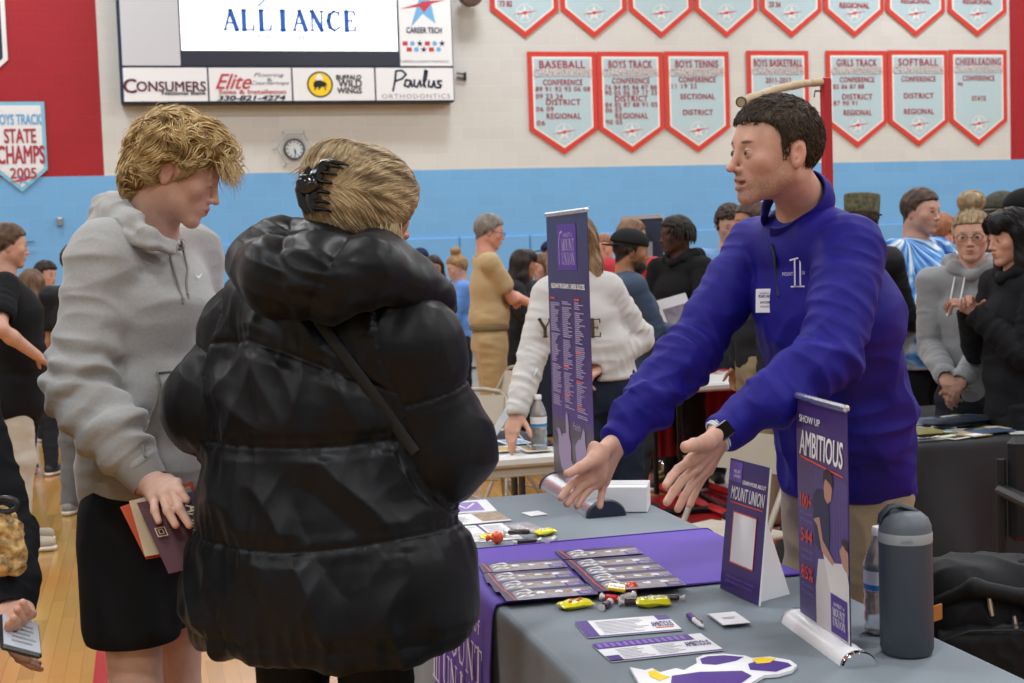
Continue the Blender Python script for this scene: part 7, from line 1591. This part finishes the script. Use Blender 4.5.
# ---------------------------------------------------------------- backpack
def ong(G, x, y, zs):
    pp = np.array([P(x, y, z) for z in zs]); i = int(np.argmax(G.ev(pp) < 0)); return pp[i]
def backpack():
    m_bk = cloth('black backpack nylon', '121317', .6, b=(300, .3, .002), sheen=.1); e = empty('backpack', (c[0], c[1], .367), 'black backpack with an orange leather tag and silver zip pulls', 'backpack')
    X = nrm(CRH); Y = CFH; o = V(c[0], c[1], .367)
    W = lambda x, y, z: o + X * x + Y * y + UP * z
    S = Shape(); S.box(W(-.01, .02, .17), (.17, .11, .165), np.array([X, Y, UP]), .07, 0); S.ell(W(-.04, .0, .2), (.15, .12, .13), np.array([X, Y, UP]), .06)
    body = emit_mesh('bag_body', S, .006, m_bk, e, disp=lambda v, n: .010 * (ridge(v * V(10, 10, 7)) - .4))
    S = Shape(); S.box(W(-.03, -.105, .11), (.13, .05, .095), np.array([X, Y, UP]), .04, 0); emit_mesh('front_pocket', S, .005, m_bk, e, disp=lambda v, n: .007 * (ridge(v * 13 + 4) - .4))
    S = Shape(); S.chain([W(-.17, -.06, .24), W(-.08, -.13, .30), W(.05, -.13, .27), W(.12, -.14, .13), W(.14, -.14, .03)], [.016, .02, .02, .018, .014], .02); emit_mesh('shoulder_strap', S, .005, m_bk, e)
    S = Shape(); S.chain([W(.12, 0, .30), W(.17, -.05, .24), W(.2, -.06, .1), W(.2, -.02, .02)], [.05, .06, .06, .04], .04); emit_mesh('side_panel', S, .006, m_bk, e, disp=lambda v, n: .008 * (ridge(v * 12 + 9) - .4))
    b = MB(); G = [[W(x, -.163 - .004 * math.sin(x * 40), z) for x in np.linspace(-.19, -.11, 6)] for z in (.05, .12)]; 
    b.box(W(-.185, -.125, .235), (.055, .006, .04), nrm(X + UP * .3), Y, (0, 0, 1), bev=.002); b.build('leather_tag', mat('orange leather', 'b9793a', .6), e)
    AL = Shape(); AL.box(W(-.01, .02, .17), (.17, .11, .165), np.array([X, Y, UP]), .07, 0); AL.ell(W(-.04, .0, .2), (.15, .12, .13), np.array([X, Y, UP]), .06); AL.box(W(-.03, -.105, .11), (.13, .05, .095), np.array([X, Y, UP]), .04, 0); AL.chain([W(.12, 0, .30), W(.17, -.05, .24), W(.2, -.06, .1), W(.2, -.02, .02)], [.05, .06, .06, .04], .04)
    for x, y in ((986, 594), (1011, 614)):
        q = ong(AL, x, y, np.linspace(3, 4, 400)) - CF * .022; b = MB(); b.tube([q, q + V(.004, 0, -.03), q + V(.008, 0, -.05)], [.005, .007, .006], 8); b.build('zip_pull', m_sil, e, 'auto')
    b = MB(); b.tube([W(-.16, -.13, .17), W(-.1, -.155, .2), W(.02, -.16, .2), W(.09, -.155, .16), W(.1, -.15, .06)], .004, 8); b.build('zip', m_bp, e, 'auto')
backpack()
# ---------------------------------------------------------------- the crowd
SK = {'fair': 'c69a86', 'pink': 'cc9480', 'tan': 'a87858', 'brown': '7a5340', 'dark': '4a3026'}
ARMS = {'fold': {'R': (-.075, .125, .665, (.9, .1, -.6)), 'L': (.085, .155, .65, (-.9, .1, -.6))}, 'hold': {'R': (.03, .2, .63, (.5, -.6, -.7)), 'L': (-.04, .2, .63, (-.5, -.6, -.7))}, 'hang': {}, 'clasp': {'R': (.06, .14, .575, (.35, -.8, -.4)), 'L': (.015, .15, .57, (-.35, -.8, -.4))}, 'hipR': {'R': (.10, .05, .56, (1, -.5, 0))}}
def bg(label, px0, yt, Z, face, skin='fair', hair='short', hcol='2e241e', top='tee', tcol='303236', bcol='22252e', arms='hang', headyaw=None, pitch=6, beard=0., fat=1., hunch=0., shoe='2a2a2c', hands=None, bun=False, glasses=False, hat=None, hatcol='1b1d22', tmat=None, bmat=None, H=None, jk=None, nz=1.0, cut=.07):
    q = P(px0, yt + (0 if not hat else 2), Z); H = q[2] - .008 if H is None else H; f = facing(face); base = q - f * (.012 * H + hunch * H)
    A = ARMS.get(arms, arms) if isinstance(arms, str) else arms; J = joints(base, f, H, A, hunch); sc = H / 1.76
    HF = Frame(J['head'], facing(face if headyaw is None else headyaw), pitch=pitch, sc=min(1.06, max(.93, sc)))
    if jk: jk(J)
    e = person_root(base[0], base[1], label); hb = max(.0042, Z * .00075); hc = max(.0055, Z * .0010)
    near = Z < 6.5
    kids = [] 
    S = body_shape(J, HF, fw=1 if fat < 1.1 else 1.15, hands=hands or {q_: dict(n=(-J['f'] * .2 - UP) if q_ in A else (J['r'] * (-1 if q_ == 'R' else 1)), curl=(30, 34, 38, 42)) for q_ in 'RL'}, headkw=dict(fat=max(0, (fat - 1) * 4), fine=near, nose=nz), slim=.9)
    hc_ = hcol
    col = skin_col(HF, SK.get(skin, skin), brow=hcol if hcol < 'a' else '5a4630', browc=.7, stubble=beard, eyec=(.04, .03, .025), hairc=hcol if hair == 'short' else None)
    if near: two_res('body', S, HF, J, .0035, .008, skinmat('crowd'), e, col, [(J['wrR'] + nrm(J['wrR'] - J['elR']) * .08, .12), (J['wrL'] + nrm(J['wrL'] - J['elL']) * .08, .12)])
    else: two_res('body', S, HF, J, hb, .010, skinmat('crowd'), e, col, [])
    w, R = HF.w, HF.R; hh = max(.0035, Z * .0007); cl = [hcol, '%02x%02x%02x' % tuple(min(255, int(int(hcol[i:i + 2], 16) * 1.5 + 8)) for i in (0, 2, 4))]
    if hair != 'none':
        Hs = hair_shape(HF, 'short' if hair in ('short', 'curly', 'dreads') else 'long', 1.0 if hair == 'short' else 2.4 if hair == 'curly' else 1.6, front=.0)
        if hair in ('long', 'straight'):
            L = .30 if hair == 'long' else .36; nb = J['neck']
            Hs.eseg(w(0, -.045, .02), w(0, -.075, -.12), (.085, .06), (.085, .045), R[0], .03); Hs.eseg(w(0, -.075, -.12), nb - J['f'] * .10 * sc - UP * (L - .16), (.085, .045), (.07, .028), R[0], .04)
            for s_ in (-1, 1): Hs.chain([w(s_ * .072, .01, .02), w(s_ * .082, .005, -.09), nb + J['r'] * s_ * .075 + J['f'] * .05 - UP * (L - .2)], [.028, .030, .022], .03)
        if hair == 'straight': Hs.ell(w(0, .058, .075), V(.07, .05, .04), R, .02); Hs.eseg(w(-.045, .093, .05), w(.045, .093, .05), (.02, .01), (.02, .01), R[2], .02)
        if bun: Hs.ell(w(0, -.03, .14 + .012 * bun), V(.05, .05, .04) * (.7 + .3 * bun), R, .02)
        amp = {'curly': .012, 'dreads': .006}.get(hair, .004); fr = {'curly': 34, 'dreads': 40}.get(hair, 22)
        ho = emit_mesh('hair', Hs, hh, M_HAIR, e, disp=(lambda v, n: amp * (ridge(HF.l(v) * V(fr, fr, fr * (.3 if hair in ('long', 'straight') else 1))) - .4)), col=capcol(HF, cl, 50))
        if hair == 'dreads':
            g = np.random.default_rng(abs(int(px0))); n = 90; u = g.uniform(0, 2 * PI, n); st_ = np.array([w(.075 * math.cos(a), -.02 + .085 * math.sin(a), .05 + .02 * math.sin(a * 3)) for a in u]); out = np.array([R.T @ V(math.cos(a), math.sin(a), 0) for a in u]); t = np.linspace(0, 1, 7); Ln = g.uniform(.05, .11, n) * np.where(np.sin(u) > .75, .45, 1)
            poly = st_[:, None] + out[:, None] * (np.sin(t * 2)[None, :, None] * .022) - UP * (t[None, :, None] * Ln[:, None, None]); v, f_ = tubes(poly, np.full(n, .0065), 6, .6); make('lock_strands', v, f_, M_HAIR, ho, True, vcol=hair_cols(np.repeat(g.random(n), 42), cl))
        if near:
            def flow(q_): return np.stack([np.sign(q_[:, 0]) * .35, -.35 - 0 * q_[:, 0], -.9 + 0 * q_[:, 0]], 1) if not bun else np.stack([-q_[:, 0] * 5, -.6 - q_[:, 1] * 4, 1.2 + 0 * q_[:, 0]], 1)
            v, f_, sh = locks(HF, Hs, 900, .07, abs(int(px0)), flow, r=.0014, npt=7, off=(.001, .005), jit=.2); make('hair_strands', v, f_, M_HAIR, ho, True, vcol=hair_cols(sh, cl + cl[:1]))
    if beard > .8:
        Bs = Shape(); Bs.ell(w(0, .035, -.085), V(.056, .062, .05), R, 0); Bs.ell(w(0, .03, .02), V(.2, .2, .075), R, .01, 's'); Bs.ell(w(0, .11, -.062), V(.022, .03, .010), R, .004, 's'); emit_mesh('beard', Bs, hh, M_HAIR, e, disp=lambda v, n: .004 * (ridge(HF.l(v) * 40) - .3), col=capcol(HF, cl, 50))
    if hat:
        Cs = Shape(); mh = cloth('hat ' + hatcol, hatcol, .8) if not hasattr(hatcol, 'name') else hatcol
        Cs.ell(w(0, -.012, .05), V(.088, .108, .082) * 1.02, R, 0); back = hat == 'cap_back'
        if hat == 'beanie': Cs.half(w(0, 0, .03), -R[2] + R[1] * .25, .006)
        elif hat == 'patrol': Cs.p = []; Cs.eseg(w(0, -.012, .06), w(0, -.012, .125), (.086, .104), (.088, .106), R[0], 0); Cs.half(w(0, 0, .135), R[2], .006); Cs.half(w(0, 0, .035), -R[2], .006)
        else: Cs.half(w(0, 0, .04), -R[2] + R[1] * .1 * (-1 if back else 1), .006)
        ho = emit_mesh('cap' if hat != 'beanie' else 'beanie', Cs, hh, mh, e)
        if hat != 'beanie':
            Vs = Shape(); s_ = -1 if back else 1; Vs.ell(w(0, s_ * .115, .045 if not back else .03), V(.07, .062, .006), R, 0); emit_mesh('visor', Vs, min(hh, .004), mh, ho)
    if glasses:
        mg_ = mat('dark spectacle frame', '2a2a30', .3); b = MB()
        for s_ in (-1, 1): b.tube([w(s_ * .034 + .023 * math.cos(a), .108, -.002 + .017 * math.sin(a)) for a in np.linspace(0, 2 * PI, 17)[:-1]], .0014, 6, closed=True); b.tube([w(s_ * .057, .106, .004), w(s_ * .078, .03, .004), w(s_ * .08, -.01, -.002)], .0014, 6)
        b.tube([w(-.011, .108, 0), w(.011, .108, 0)], .0014, 6); b.build('spectacles', mg_, e, 'auto')
    o = .012 if top in ('tee', 'shirt') else .020 if top != 'jacket' else .03
    G = torso_garment(J, o, long_=.03 + max(0, cut - .07) if top != 'shirt' else -.12, fat=fat, deep=1.0 + (fat - 1) * .8, cut=cut); sleeves(G, J, o * .8, frac=.62 if top in ('tee', 'shirt') else 1.0, fat=fat ** .5)
    m = tmat or cloth('cloth ' + tcol, tcol, .85 if top != 'jacket' else .6)
    go = emit_mesh({'tee': 't_shirt', 'shirt': 'uniform_shirt', 'hoodie': 'hoodie', 'sweat': 'sweatshirt', 'jacket': 'jacket'}[top], G, hc, m, e, disp=folds_fn(J, .009 if top != 'shirt' else .006, px0 * .1, 7.))
    if top == 'hoodie': hood(J, HF, m, go, hc)
    if top in ('shirt', 'jacket'): collar(J, HF, m, go, r0=.064, hgt=.035)
    mb = bmat or cloth('cloth ' + bcol, bcol, .8); T = pants(J, .012, min(fat, 1.1), top=.045 if top == 'shirt' else None); emit_mesh('trousers', T, hc * 1.1, mb, e, disp=pfold(J, .008, px0 * .1))
    if top == 'shirt': b = Shape(); a = J['pel'] + UP * .075; b.eseg(a, a - UP * .035, (.172 * sc * fat, .128 * sc * fat), (.172 * sc * fat, .128 * sc * fat), J['r'], 0); b.half(a, UP, .002); b.half(a - UP * .035, -UP, .002); emit_mesh('belt', b, .006, mat('belt khaki', '6f6142', .6), e)
    shoes(J, mat('shoe ' + shoe, shoe, .5), e, mat('shoe sole', 'd8d6d0', .6), h=max(.006, Z * .001))
    return e, J, HF, G, go
def item(nm, ctr, U, W_, w_, h_, m, label, cat, pr=None):
    U = nrm(U); W_ = nrm(W_); e = empty(nm, ctr, label, cat); b = MB(); b.box(ctr, (w_, h_, .004), U, W_, cross(U, W_)); b.build('sheet', m, e); b = MB(); b.box(ctr + cross(U, W_) * .0025, (w_ * .7, h_ * .5, .001), U, W_, cross(U, W_)); b.box(ctr - cross(U, W_) * .0025, (w_ * .7, h_ * .5, .001), U, W_, cross(U, W_)); b.build('print', pr or m_ph1, e)
# khaki uniform
e, J, HF, G, go = bg('person in khaki uniform and glasses, arms folded, behind the metal folding chairs', 488, 213, 9.7, 100, 'pink', 'short', '5b5650', 'shirt', 'b59c74', 'ab926a', arms='fold', pitch=12, fat=1.08, glasses=True, shoe='3a2f26', bmat=cloth('cloth khaki trousers', 'ab926a', .8), nz=1.1)
# far group at the left of the uniform
bg('bearded person in a pale grey t shirt in the far group', 411, 249, 13.2, 70, 'tan', 'short', '241c18', 'tee', 'b9b7b0', beard=.9)
bg('person in a dark navy cap, mostly hidden behind the far group', 420, 247, 14.2, 10, 'tan', 'short', '241c18', 'sweat', '2a2e3c', hat='cap', hatcol='1d2740')
e, J, HF, G, go = bg('smiling person with long dark hair and charcoal t shirt in the far group', 433, 256, 12.6, 8, 'tan', 'long', '1f1714', 'tee', '4a4a52', arms='hold', fat=1.05)
item('printed_card', (J['wrR'] + J['wrL']) / 2 + J['f'] * .08, J['r'], J['f'] * .7 + UP * .5, .2, .14, m_paper, 'white and blue card held by the smiling person in the charcoal t shirt', 'card', m_lblue)
e, J, HF, G, go = bg('person with a high blond bun and light blue sweatshirt facing left beside the khaki uniform', 457, 255, 12.2, -75, 'fair', 'short', '6e5638', 'sweat', '5f8fd6', '1f2430', arms='hold', bun=True, pitch=16)
e, J, HF, G, go = bg('person with long dark hair in a black jacket turned right beside the outlet plate', 523, 250, 10.6, 70, 'tan', 'straight', '1c1513', 'jacket', '1a1b20', '1b1c22', arms='hold', headyaw=95)
bg('person with brown hair and a bright blue top, face turned left beside the black jacket', 543, 254, 11.6, -60, 'fair', 'long', '4a3426', 'sweat', '2a55c8', arms='hold')
bg('person in a navy cap far behind, seen at the left edge of the tall banner', 551, 239, 13.0, -70, 'tan', 'short', '241c18', 'sweat', '2a3350', hat='cap', hatcol='1b2440')
# leaning person in the pale sweatshirt
wt_ = cloth('cloth pale sweatshirt', 'c9c8c6', .9, b=(200, .3, .002), sheen=.3)
def yj(J):
    J['shL'] = P(549, 296, 5.55); J['elL'] = P(531, 358, 5.5); J['wrL'] = P(517, 412, 5.42); J['shR'] = P(606, 290, 5.6); J['elR'] = P(640, 338, 5.7); J['wrR'] = P(600, 367, 5.55)
    J['neck'] = P(573, 272, 5.58); J['chest'] = P(578, 315, 5.6); J['waist'] = P(592, 350, 5.62); J['pel'] = P(600, 378, 5.65); set_r(J, P(549, 292, 5.5), P(606, 290, 5.6)); J['r'] = -J['r']; J['f'] = -J['f']
    J['r'] = nrm((J['shR'] - J['shL']) * V(1, 1, 0)); J['f'] = cross(UP, J['r'])
    J['shR'], J['shL'] = J['shL'], J['shR']; J['elR'], J['elL'] = J['elL'], J['elR']; J['wrR'], J['wrL'] = J['wrL'], J['wrR']; J['r'] = -J['r']; J['f'] = -J['f']
    for q, s_ in (('R', 1), ('L', -1)): J['hip' + q] = J['pel'] - UP * .05 + J['r'] * s_ * .085; J['knee' + q] = V(*(J['pel'] + J['r'] * s_ * .09)[:2], .47) + J['f'] * .02; J['ank' + q] = V(*(J['pel'] + J['r'] * s_ * .10)[:2], .08)
e, J, HF, G, go = bg('person in a pale sweatshirt with long hair leaning on the table behind the tall banner', 573, 216, 5.56, -12, 'fair', 'long', '6f5c48', 'sweat', 'c9c8c6', '1d2536', jk=yj, tmat=wt_, fat=1.0, cut=-.03, H=1.66, hands={'R': dict(n=-UP, curl=(10, 12, 14, 16)), 'L': dict(n=-UP, curl=(40, 40, 40, 40))})
zsn2 = np.linspace(5.0, 6.0, 500)
def ong(G, x, y, zs=zsn2):
    pp = np.array([P(x, y, z) for z in zs]); i = int(np.argmax(G.ev(pp) < 0)); return pp[i]
b = MB()
for k, ch in enumerate('YALE'):
    c_ = ong(G, (545, 560, 577, 596)[k], 328); pl_ = Plane(c_ - CF * .02, nrm(CRH), UP); serif(pl_, b, ch, -.024, -.035, .024, .035, bold=1.9)
b.build('lettering', mat('varsity print', '4b3f2a', .7), go)
# group behind the navy sleeve
bg('balding person in a light blue shirt, face just right of the tall banner', 604, 233, 11.0, -25, 'pink', 'short', '6b4a38', 'tee', '7fa3cf')
bg('person with brown hair in a red and white top behind the black backward cap', 631, 218, 9.3, 150, 'fair', 'short', '5a4230', 'tee', 'b8343c', headyaw=110)
e, J, HF, G, go = bg('bearded person in a black backward cap and slate blue jacket facing right', 630, 228, 7.7, 95, 'tan', 'short', '1f1815', 'jacket', '3c4a60', '2a2d33', beard=.95, hat='cap_back', hatcol='1a1b1d', fat=1.15, arms='hold', nz=1.15)
e, J, HF, G, go = bg('person with short dark locks in a black hoodie looking left, flyer in hand', 676, 215, 8.6, -48, 'dark', 'dreads', '17120f', 'hoodie', '121214', '17181c', arms={'R': (.05, .14, .6, (.7, -.5, -.5)), 'L': (-.1, .17, .585, (-.8, -.4, -.4))}, headyaw=-78, pitch=2)
item('flyer', P(677, 316, 8.25), CRH + UP * .25 , UP - CRH * .35, .19, .24, m_paper, 'white printed flyer held low by the person in the black hoodie', 'flyer', m_ph1)
b = MB(); d = nrm(J['wrL'] - J['elL']); X = nrm(cross(d, UP)); Y = cross(d, X); b.tube([J['wrL'] - d * .005 + X * .034 * math.cos(a) + Y * .034 * math.sin(a) for a in np.linspace(0, 2 * PI, 15)[:-1]], .006, 6, closed=True); b.build('wristband', mat('red band', 'd8402f', .5), e, 'auto')
bg('person with curly dark hair over the eyes in a light blue shirt and black vest', 729, 205, 8.8, 5, 'fair', 'curly', '2a201b', 'tee', '7fa9d8', '2a3038', pitch=14)
bg('person with buzzed hair in a dark top, half hidden behind the navy pullover', 752, 200, 7.4, -80, 'tan', 'short', '33261e', 'sweat', '23252c', '8a7d62', pitch=0)
# roll-up banner behind with pale letters
a, c2 = P(641, 470, 9.6), P(669, 470, 9.4); a = V(a[0], a[1], .0); c2 = V(c2[0], c2[1], .0); U = nrm(c2 - a); a = a - U * .12; W_ = np.linalg.norm(c2 - a); ht = P(655, 217, 9.5)[2]
e = empty('standing_banner', (a + c2) / 2, 'dark slate standing banner with large pale letters behind the black hoodie', 'banner'); pb = Plane((a + c2) / 2, U, UP)
b = MB(); b.prism([pb.pt(-W_ / 2, .08), pb.pt(W_ / 2, .08), pb.pt(W_ / 2, ht), pb.pt(-W_ / 2, ht)], -pb.N * .003); b.build('print', mat('slate banner', '2e3a4e', .5), e)
b = MB(); b.box(pb.pt(0, ht), (W_, .02, .025), U, pb.N, UP); b.build('top_rail', m_sil, e); b = MB(); b.box(pb.pt(0, .05), (W_, .16, .09), U, pb.N, UP, bev=.02); b.build('base', m_sil, e)
b = MB(); tx = Plane(pb.pt(W_ / 2 - .2, ht - .55, .004), UP, -U); tx.N = pb.N; tx.text(b, 'LE', -.15, -.1, .36, .14, n=0, bold=.04); b.build('lettering', mat('slate lettering', 'b9c2cc', .5), e)
# right side
camo = mat('camouflage', '5b5a44', .8, noise=(45, .55))
e, J, HF, G, go = bg('person in a patrol cap and black jacket seen from behind the navy pullover', 862, 194, 7.0, 125, 'tan', 'short', '241c18', 'jacket', '17181b', '17181b', hat='patrol', hatcol=camo, headyaw=150, fat=.8, arms='hold')
# tie-dye material
mt = mat('tie dye jersey', 'ffffff', .85); nt = mt.node_tree; L = nt.links.new; g_ = nt.nodes.new('ShaderNodeNewGeometry'); vs_ = nt.nodes.new('ShaderNodeVectorMath'); vs_.operation = 'SUBTRACT'; tdc = P(930, 235, 7.0); vs_.inputs[1].default_value = tuple(tdc); L(g_.outputs['Position'], vs_.inputs[0])
nz_ = nt.nodes.new('ShaderNodeTexNoise'); nz_.inputs['Scale'].default_value = 7; L(g_.outputs['Position'], nz_.inputs['Vector']); ln = nt.nodes.new('ShaderNodeVectorMath'); ln.operation = 'LENGTH'; L(vs_.outputs[0], ln.inputs[0])
sx = nt.nodes.new('ShaderNodeSeparateXYZ'); L(vs_.outputs[0], sx.inputs[0]); at = nt.nodes.new('ShaderNodeMath'); at.operation = 'ARCTAN2'; L(sx.outputs[2], at.inputs[0]); L(sx.outputs[0], at.inputs[1])
cb_ = nt.nodes.new('ShaderNodeCombineXYZ'); m5 = nt.nodes.new('ShaderNodeMath'); m5.operation = 'MULTIPLY'; m5.inputs[1].default_value = 3.2; L(at.outputs[0], m5.inputs[0]); m6 = nt.nodes.new('ShaderNodeMath'); m6.operation = 'MULTIPLY'; m6.inputs[1].default_value = 7.; L(ln.outputs['Value'], m6.inputs[0]); L(m5.outputs[0], cb_.inputs[0]); L(m6.outputs[0], cb_.inputs[1])
n2 = nt.nodes.new('ShaderNodeTexNoise'); n2.inputs['Scale'].default_value = 1.6; n2.inputs['Detail'].default_value = 3; L(cb_.outputs[0], n2.inputs['Vector']); cr = nt.nodes.new('ShaderNodeValToRGB'); L(n2.outputs['Fac'], cr.inputs[0]); el = cr.color_ramp.elements
el[0].position = .40; el[0].color = (*lin('1f4f9e'), 1); el[1].position = .60; el[1].color = (*lin('e4ecf2'), 1); q_ = el.new(.49); q_.color = (*lin('5b9cd8'), 1); L(cr.outputs[0], nt.nodes['Principled BSDF'].inputs['Base Color'])
e, J, HF, G, go = bg('large person in a blue and white tie dye long sleeve shirt and black trousers', 920, 187, 7.3, 38, 'fair', 'short', '33271f', 'sweat', 'ffffff', '15161a', tmat=mt, fat=1.3, arms={'R': (.02, .17, .64, (.8, -.4, -.6)), 'L': (-.08, .2, .645, (-.8, -.4, -.6))}, headyaw=42, pitch=4)
item('camouflage_pouch', (J['wrR'] + J['wrL']) / 2 + J['f'] * .09 + UP * .03, J['r'], UP * .8 + J['f'] * .4, .17, .15, mat('camouflage dark', '4d4632', .7, noise=(50, .6)), 'brown camouflage folder held by the person in tie dye', 'folder', camo)
bg('person with short reddish brown hair and a pale spotted shirt behind the tie dye shirt', 942, 212, 9.3, 140, 'pink', 'short', '6e4a34', 'tee', 'c4d4e6')
gh = cloth('cloth heather grey hoodie', '85878a', .9, b=(220, .3, .002), sheen=.3, noise=(150, .07))
e, J, HF, G, go = bg('person with messy blond bun, glasses and grey hoodie, hands clasped before them', 971, 208, 6.0, -22, 'fair', 'short', '786850', 'hoodie', '85878a', '23242c', arms='clasp', bun=1.5, glasses=True, tmat=gh, pitch=4, fat=.86, nz=.95)
for s_ in (-1, 1):
    zz_ = np.linspace(5.4, 6.3, 400); pts = [ong(G, 959 + s_ * 5 - k * 2.6, 277 + k * 13, zz_) - CF * .012 for k in range(4)]; b = MB(); b.tube(pts, .0035, 6); b.build('drawstring', m_paper, go, 'auto')
e, J, HF, G, go = bg('person with long black hair and fringe in a black hoodie at the right edge', 1012, 208, 5.6, -78, 'fair', 'straight', '100e10', 'hoodie', '141519', '15161a', arms={'R': (.03, .115, .75, (.6, -.5, -.8)), 'L': (-.02, .125, .745, (-.6, -.5, -.8))}, nz=1.0, H=None)
bg('person in a camouflage cap at the far right, behind the blond bun', 1000, 190, 7.4, -60, 'pink', 'short', '33261e', 'jacket', '2b2b2e', hat='cap', hatcol=mat('cap olive', '3b3c30', .8, noise=(40, .4)))
bg('person in a black knitted beanie at the right edge of the photo', 1024, 187, 6.9, -100, 'tan', 'short', '1c1715', 'jacket', '17181b', hat='beanie', hatcol='121316')
# left side
e, J, HF, G, go = bg('person in a black t shirt, cream trousers and running shoes at the left edge', 6, 222, 7.5, 110, 'fair', 'short', '3d2c22', 'tee', '131418', 'b9b2a6', arms={'R': (.16, .08, .60, (.8, -.6, 0))}, fat=1.3, cut=.16, headyaw=120, shoe='a9a090')
bg('person with dark curly hair and cream top far behind the black t shirt', 45, 262, 12.2, 70, 'fair', 'curly', '201814', 'tee', 'c9c2b0')
bg('person with straight brown hair seen from behind beside the black t shirt', 31, 270, 10.2, 170, 'fair', 'long', '4a382a', 'sweat', '23262e')
bg('grey haired person at the far left, partly hidden by the black t shirt', 6, 261, 12.8, 60, 'fair', 'short', '77736c', 'sweat', '2a3040')
bg('person with dark hair and grey sweatpants hidden behind the grey hoodie', 74, 243, 8.5, 160, 'tan', 'short', '1c1614', 'tee', '1a1b20', '6d7076', shoe='8d9096')
bg('person whose face shows between the grey hoodie and the puffer coat', 209, 257, 10.6, -15, 'tan', 'short', '1b1513', 'sweat', '2b2d33', pitch=10)
# near left: arm with a phone
def nj(J):
    J['shR'] = P(-44, 398, 2.62); J['elR'] = P(2, 538, 2.56); J['wrR'] = P(10, 606, 2.44)
e, J, HF, G, go = bg('person in a black sleeve at the lower left edge holding a phone low', -98, 215, 2.75, 75, 'fair', 'long', '3a2a20', 'sweat', '0f1116', '15161a', jk=nj, fat=1.1, H=1.62, hands={'R': dict(d=P(26, 640, 2.30) - P(10, 606, 2.44), n=nrm(-CFH * .6 + UP * .8), curl=(14, 16, 20, 24), thumb=(.8, .5, .35)), 'L': dict(n=UP, curl=(20, 20, 20, 20))})
pc = P(20, 636, 2.33); W2_ = nrm(CFH * .95 - CRH * .35 + UP * .15); U = nrm(CRH * .85 + CFH * .15 - UP * .4); ph = empty('phone', pc, 'phone in a dark case held screen up at the lower left edge', 'phone')
N_ = nrm(cross(U, W2_)); U = cross(W2_, N_); b = MB(); b.box(pc, (.068, .14, .010), W2_ * 0 + U, W2_, N_, bev=.004); b.build('case', m_bcap, ph); s_ = 1 if N_ @ (CAM - pc) > 0 else -1
b = MB(); b.box(pc + N_ * s_ * .0058, (.061, .132, .001), U, W2_, N_); b.build('screen', mat('phone screen', 'a9aeb6', .1, emit=.25), ph); b = MB()
for k in range(5): b.box(pc + N_ * s_ * .0066 + W2_ * (.03 - .018 * k) + U * (.004 * (k % 2)), (.04 - .006 * (k % 3), .007, .0006), U, W2_, N_)
b.build('screen_text', m_grey, ph)
leo = mat('leopard print', 'a98a58', .7, noise=(70, .9)); S = Shape(); S.ell(P(3, 535, 2.42), (.032, .03, .05), None, 0); S.ell(P(8, 560, 2.41), (.03, .02, .03), None, .02); pe = empty('leopard_pouch', P(3, 535, 2.42), 'leopard print fabric pouch hanging at the black sleeve, lower left', 'pouch'); emit_mesh('fabric', S, .003, leo, pe, disp=lambda v, n: .008 * (ridge(v * 40) - .4))
b = MB(); cc_ = P(4, 505, 2.40); b.tube([cc_ + CRH * .024 * math.cos(a) + UP * .012 * math.sin(a) for a in np.linspace(0, 2 * PI, 21)[:-1]], .005, 8, closed=True); b.build('ring', m_bcap, pe, 'auto')
vs = SC.view_settings; vs.view_transform = 'Standard'; vs.look = 'None'; vs.gamma = 1; vs.use_curve_mapping = False; vs.exposure = EXPO if 'EXPO' in globals() else 0.0
SC.display_settings.display_device = 'sRGB'
SC.cycles.use_denoising = True; SC.cycles.max_bounces = 6; SC.cycles.transparent_max_bounces = 8; SC.cycles.caustics_reflective = False; SC.cycles.caustics_refractive = False
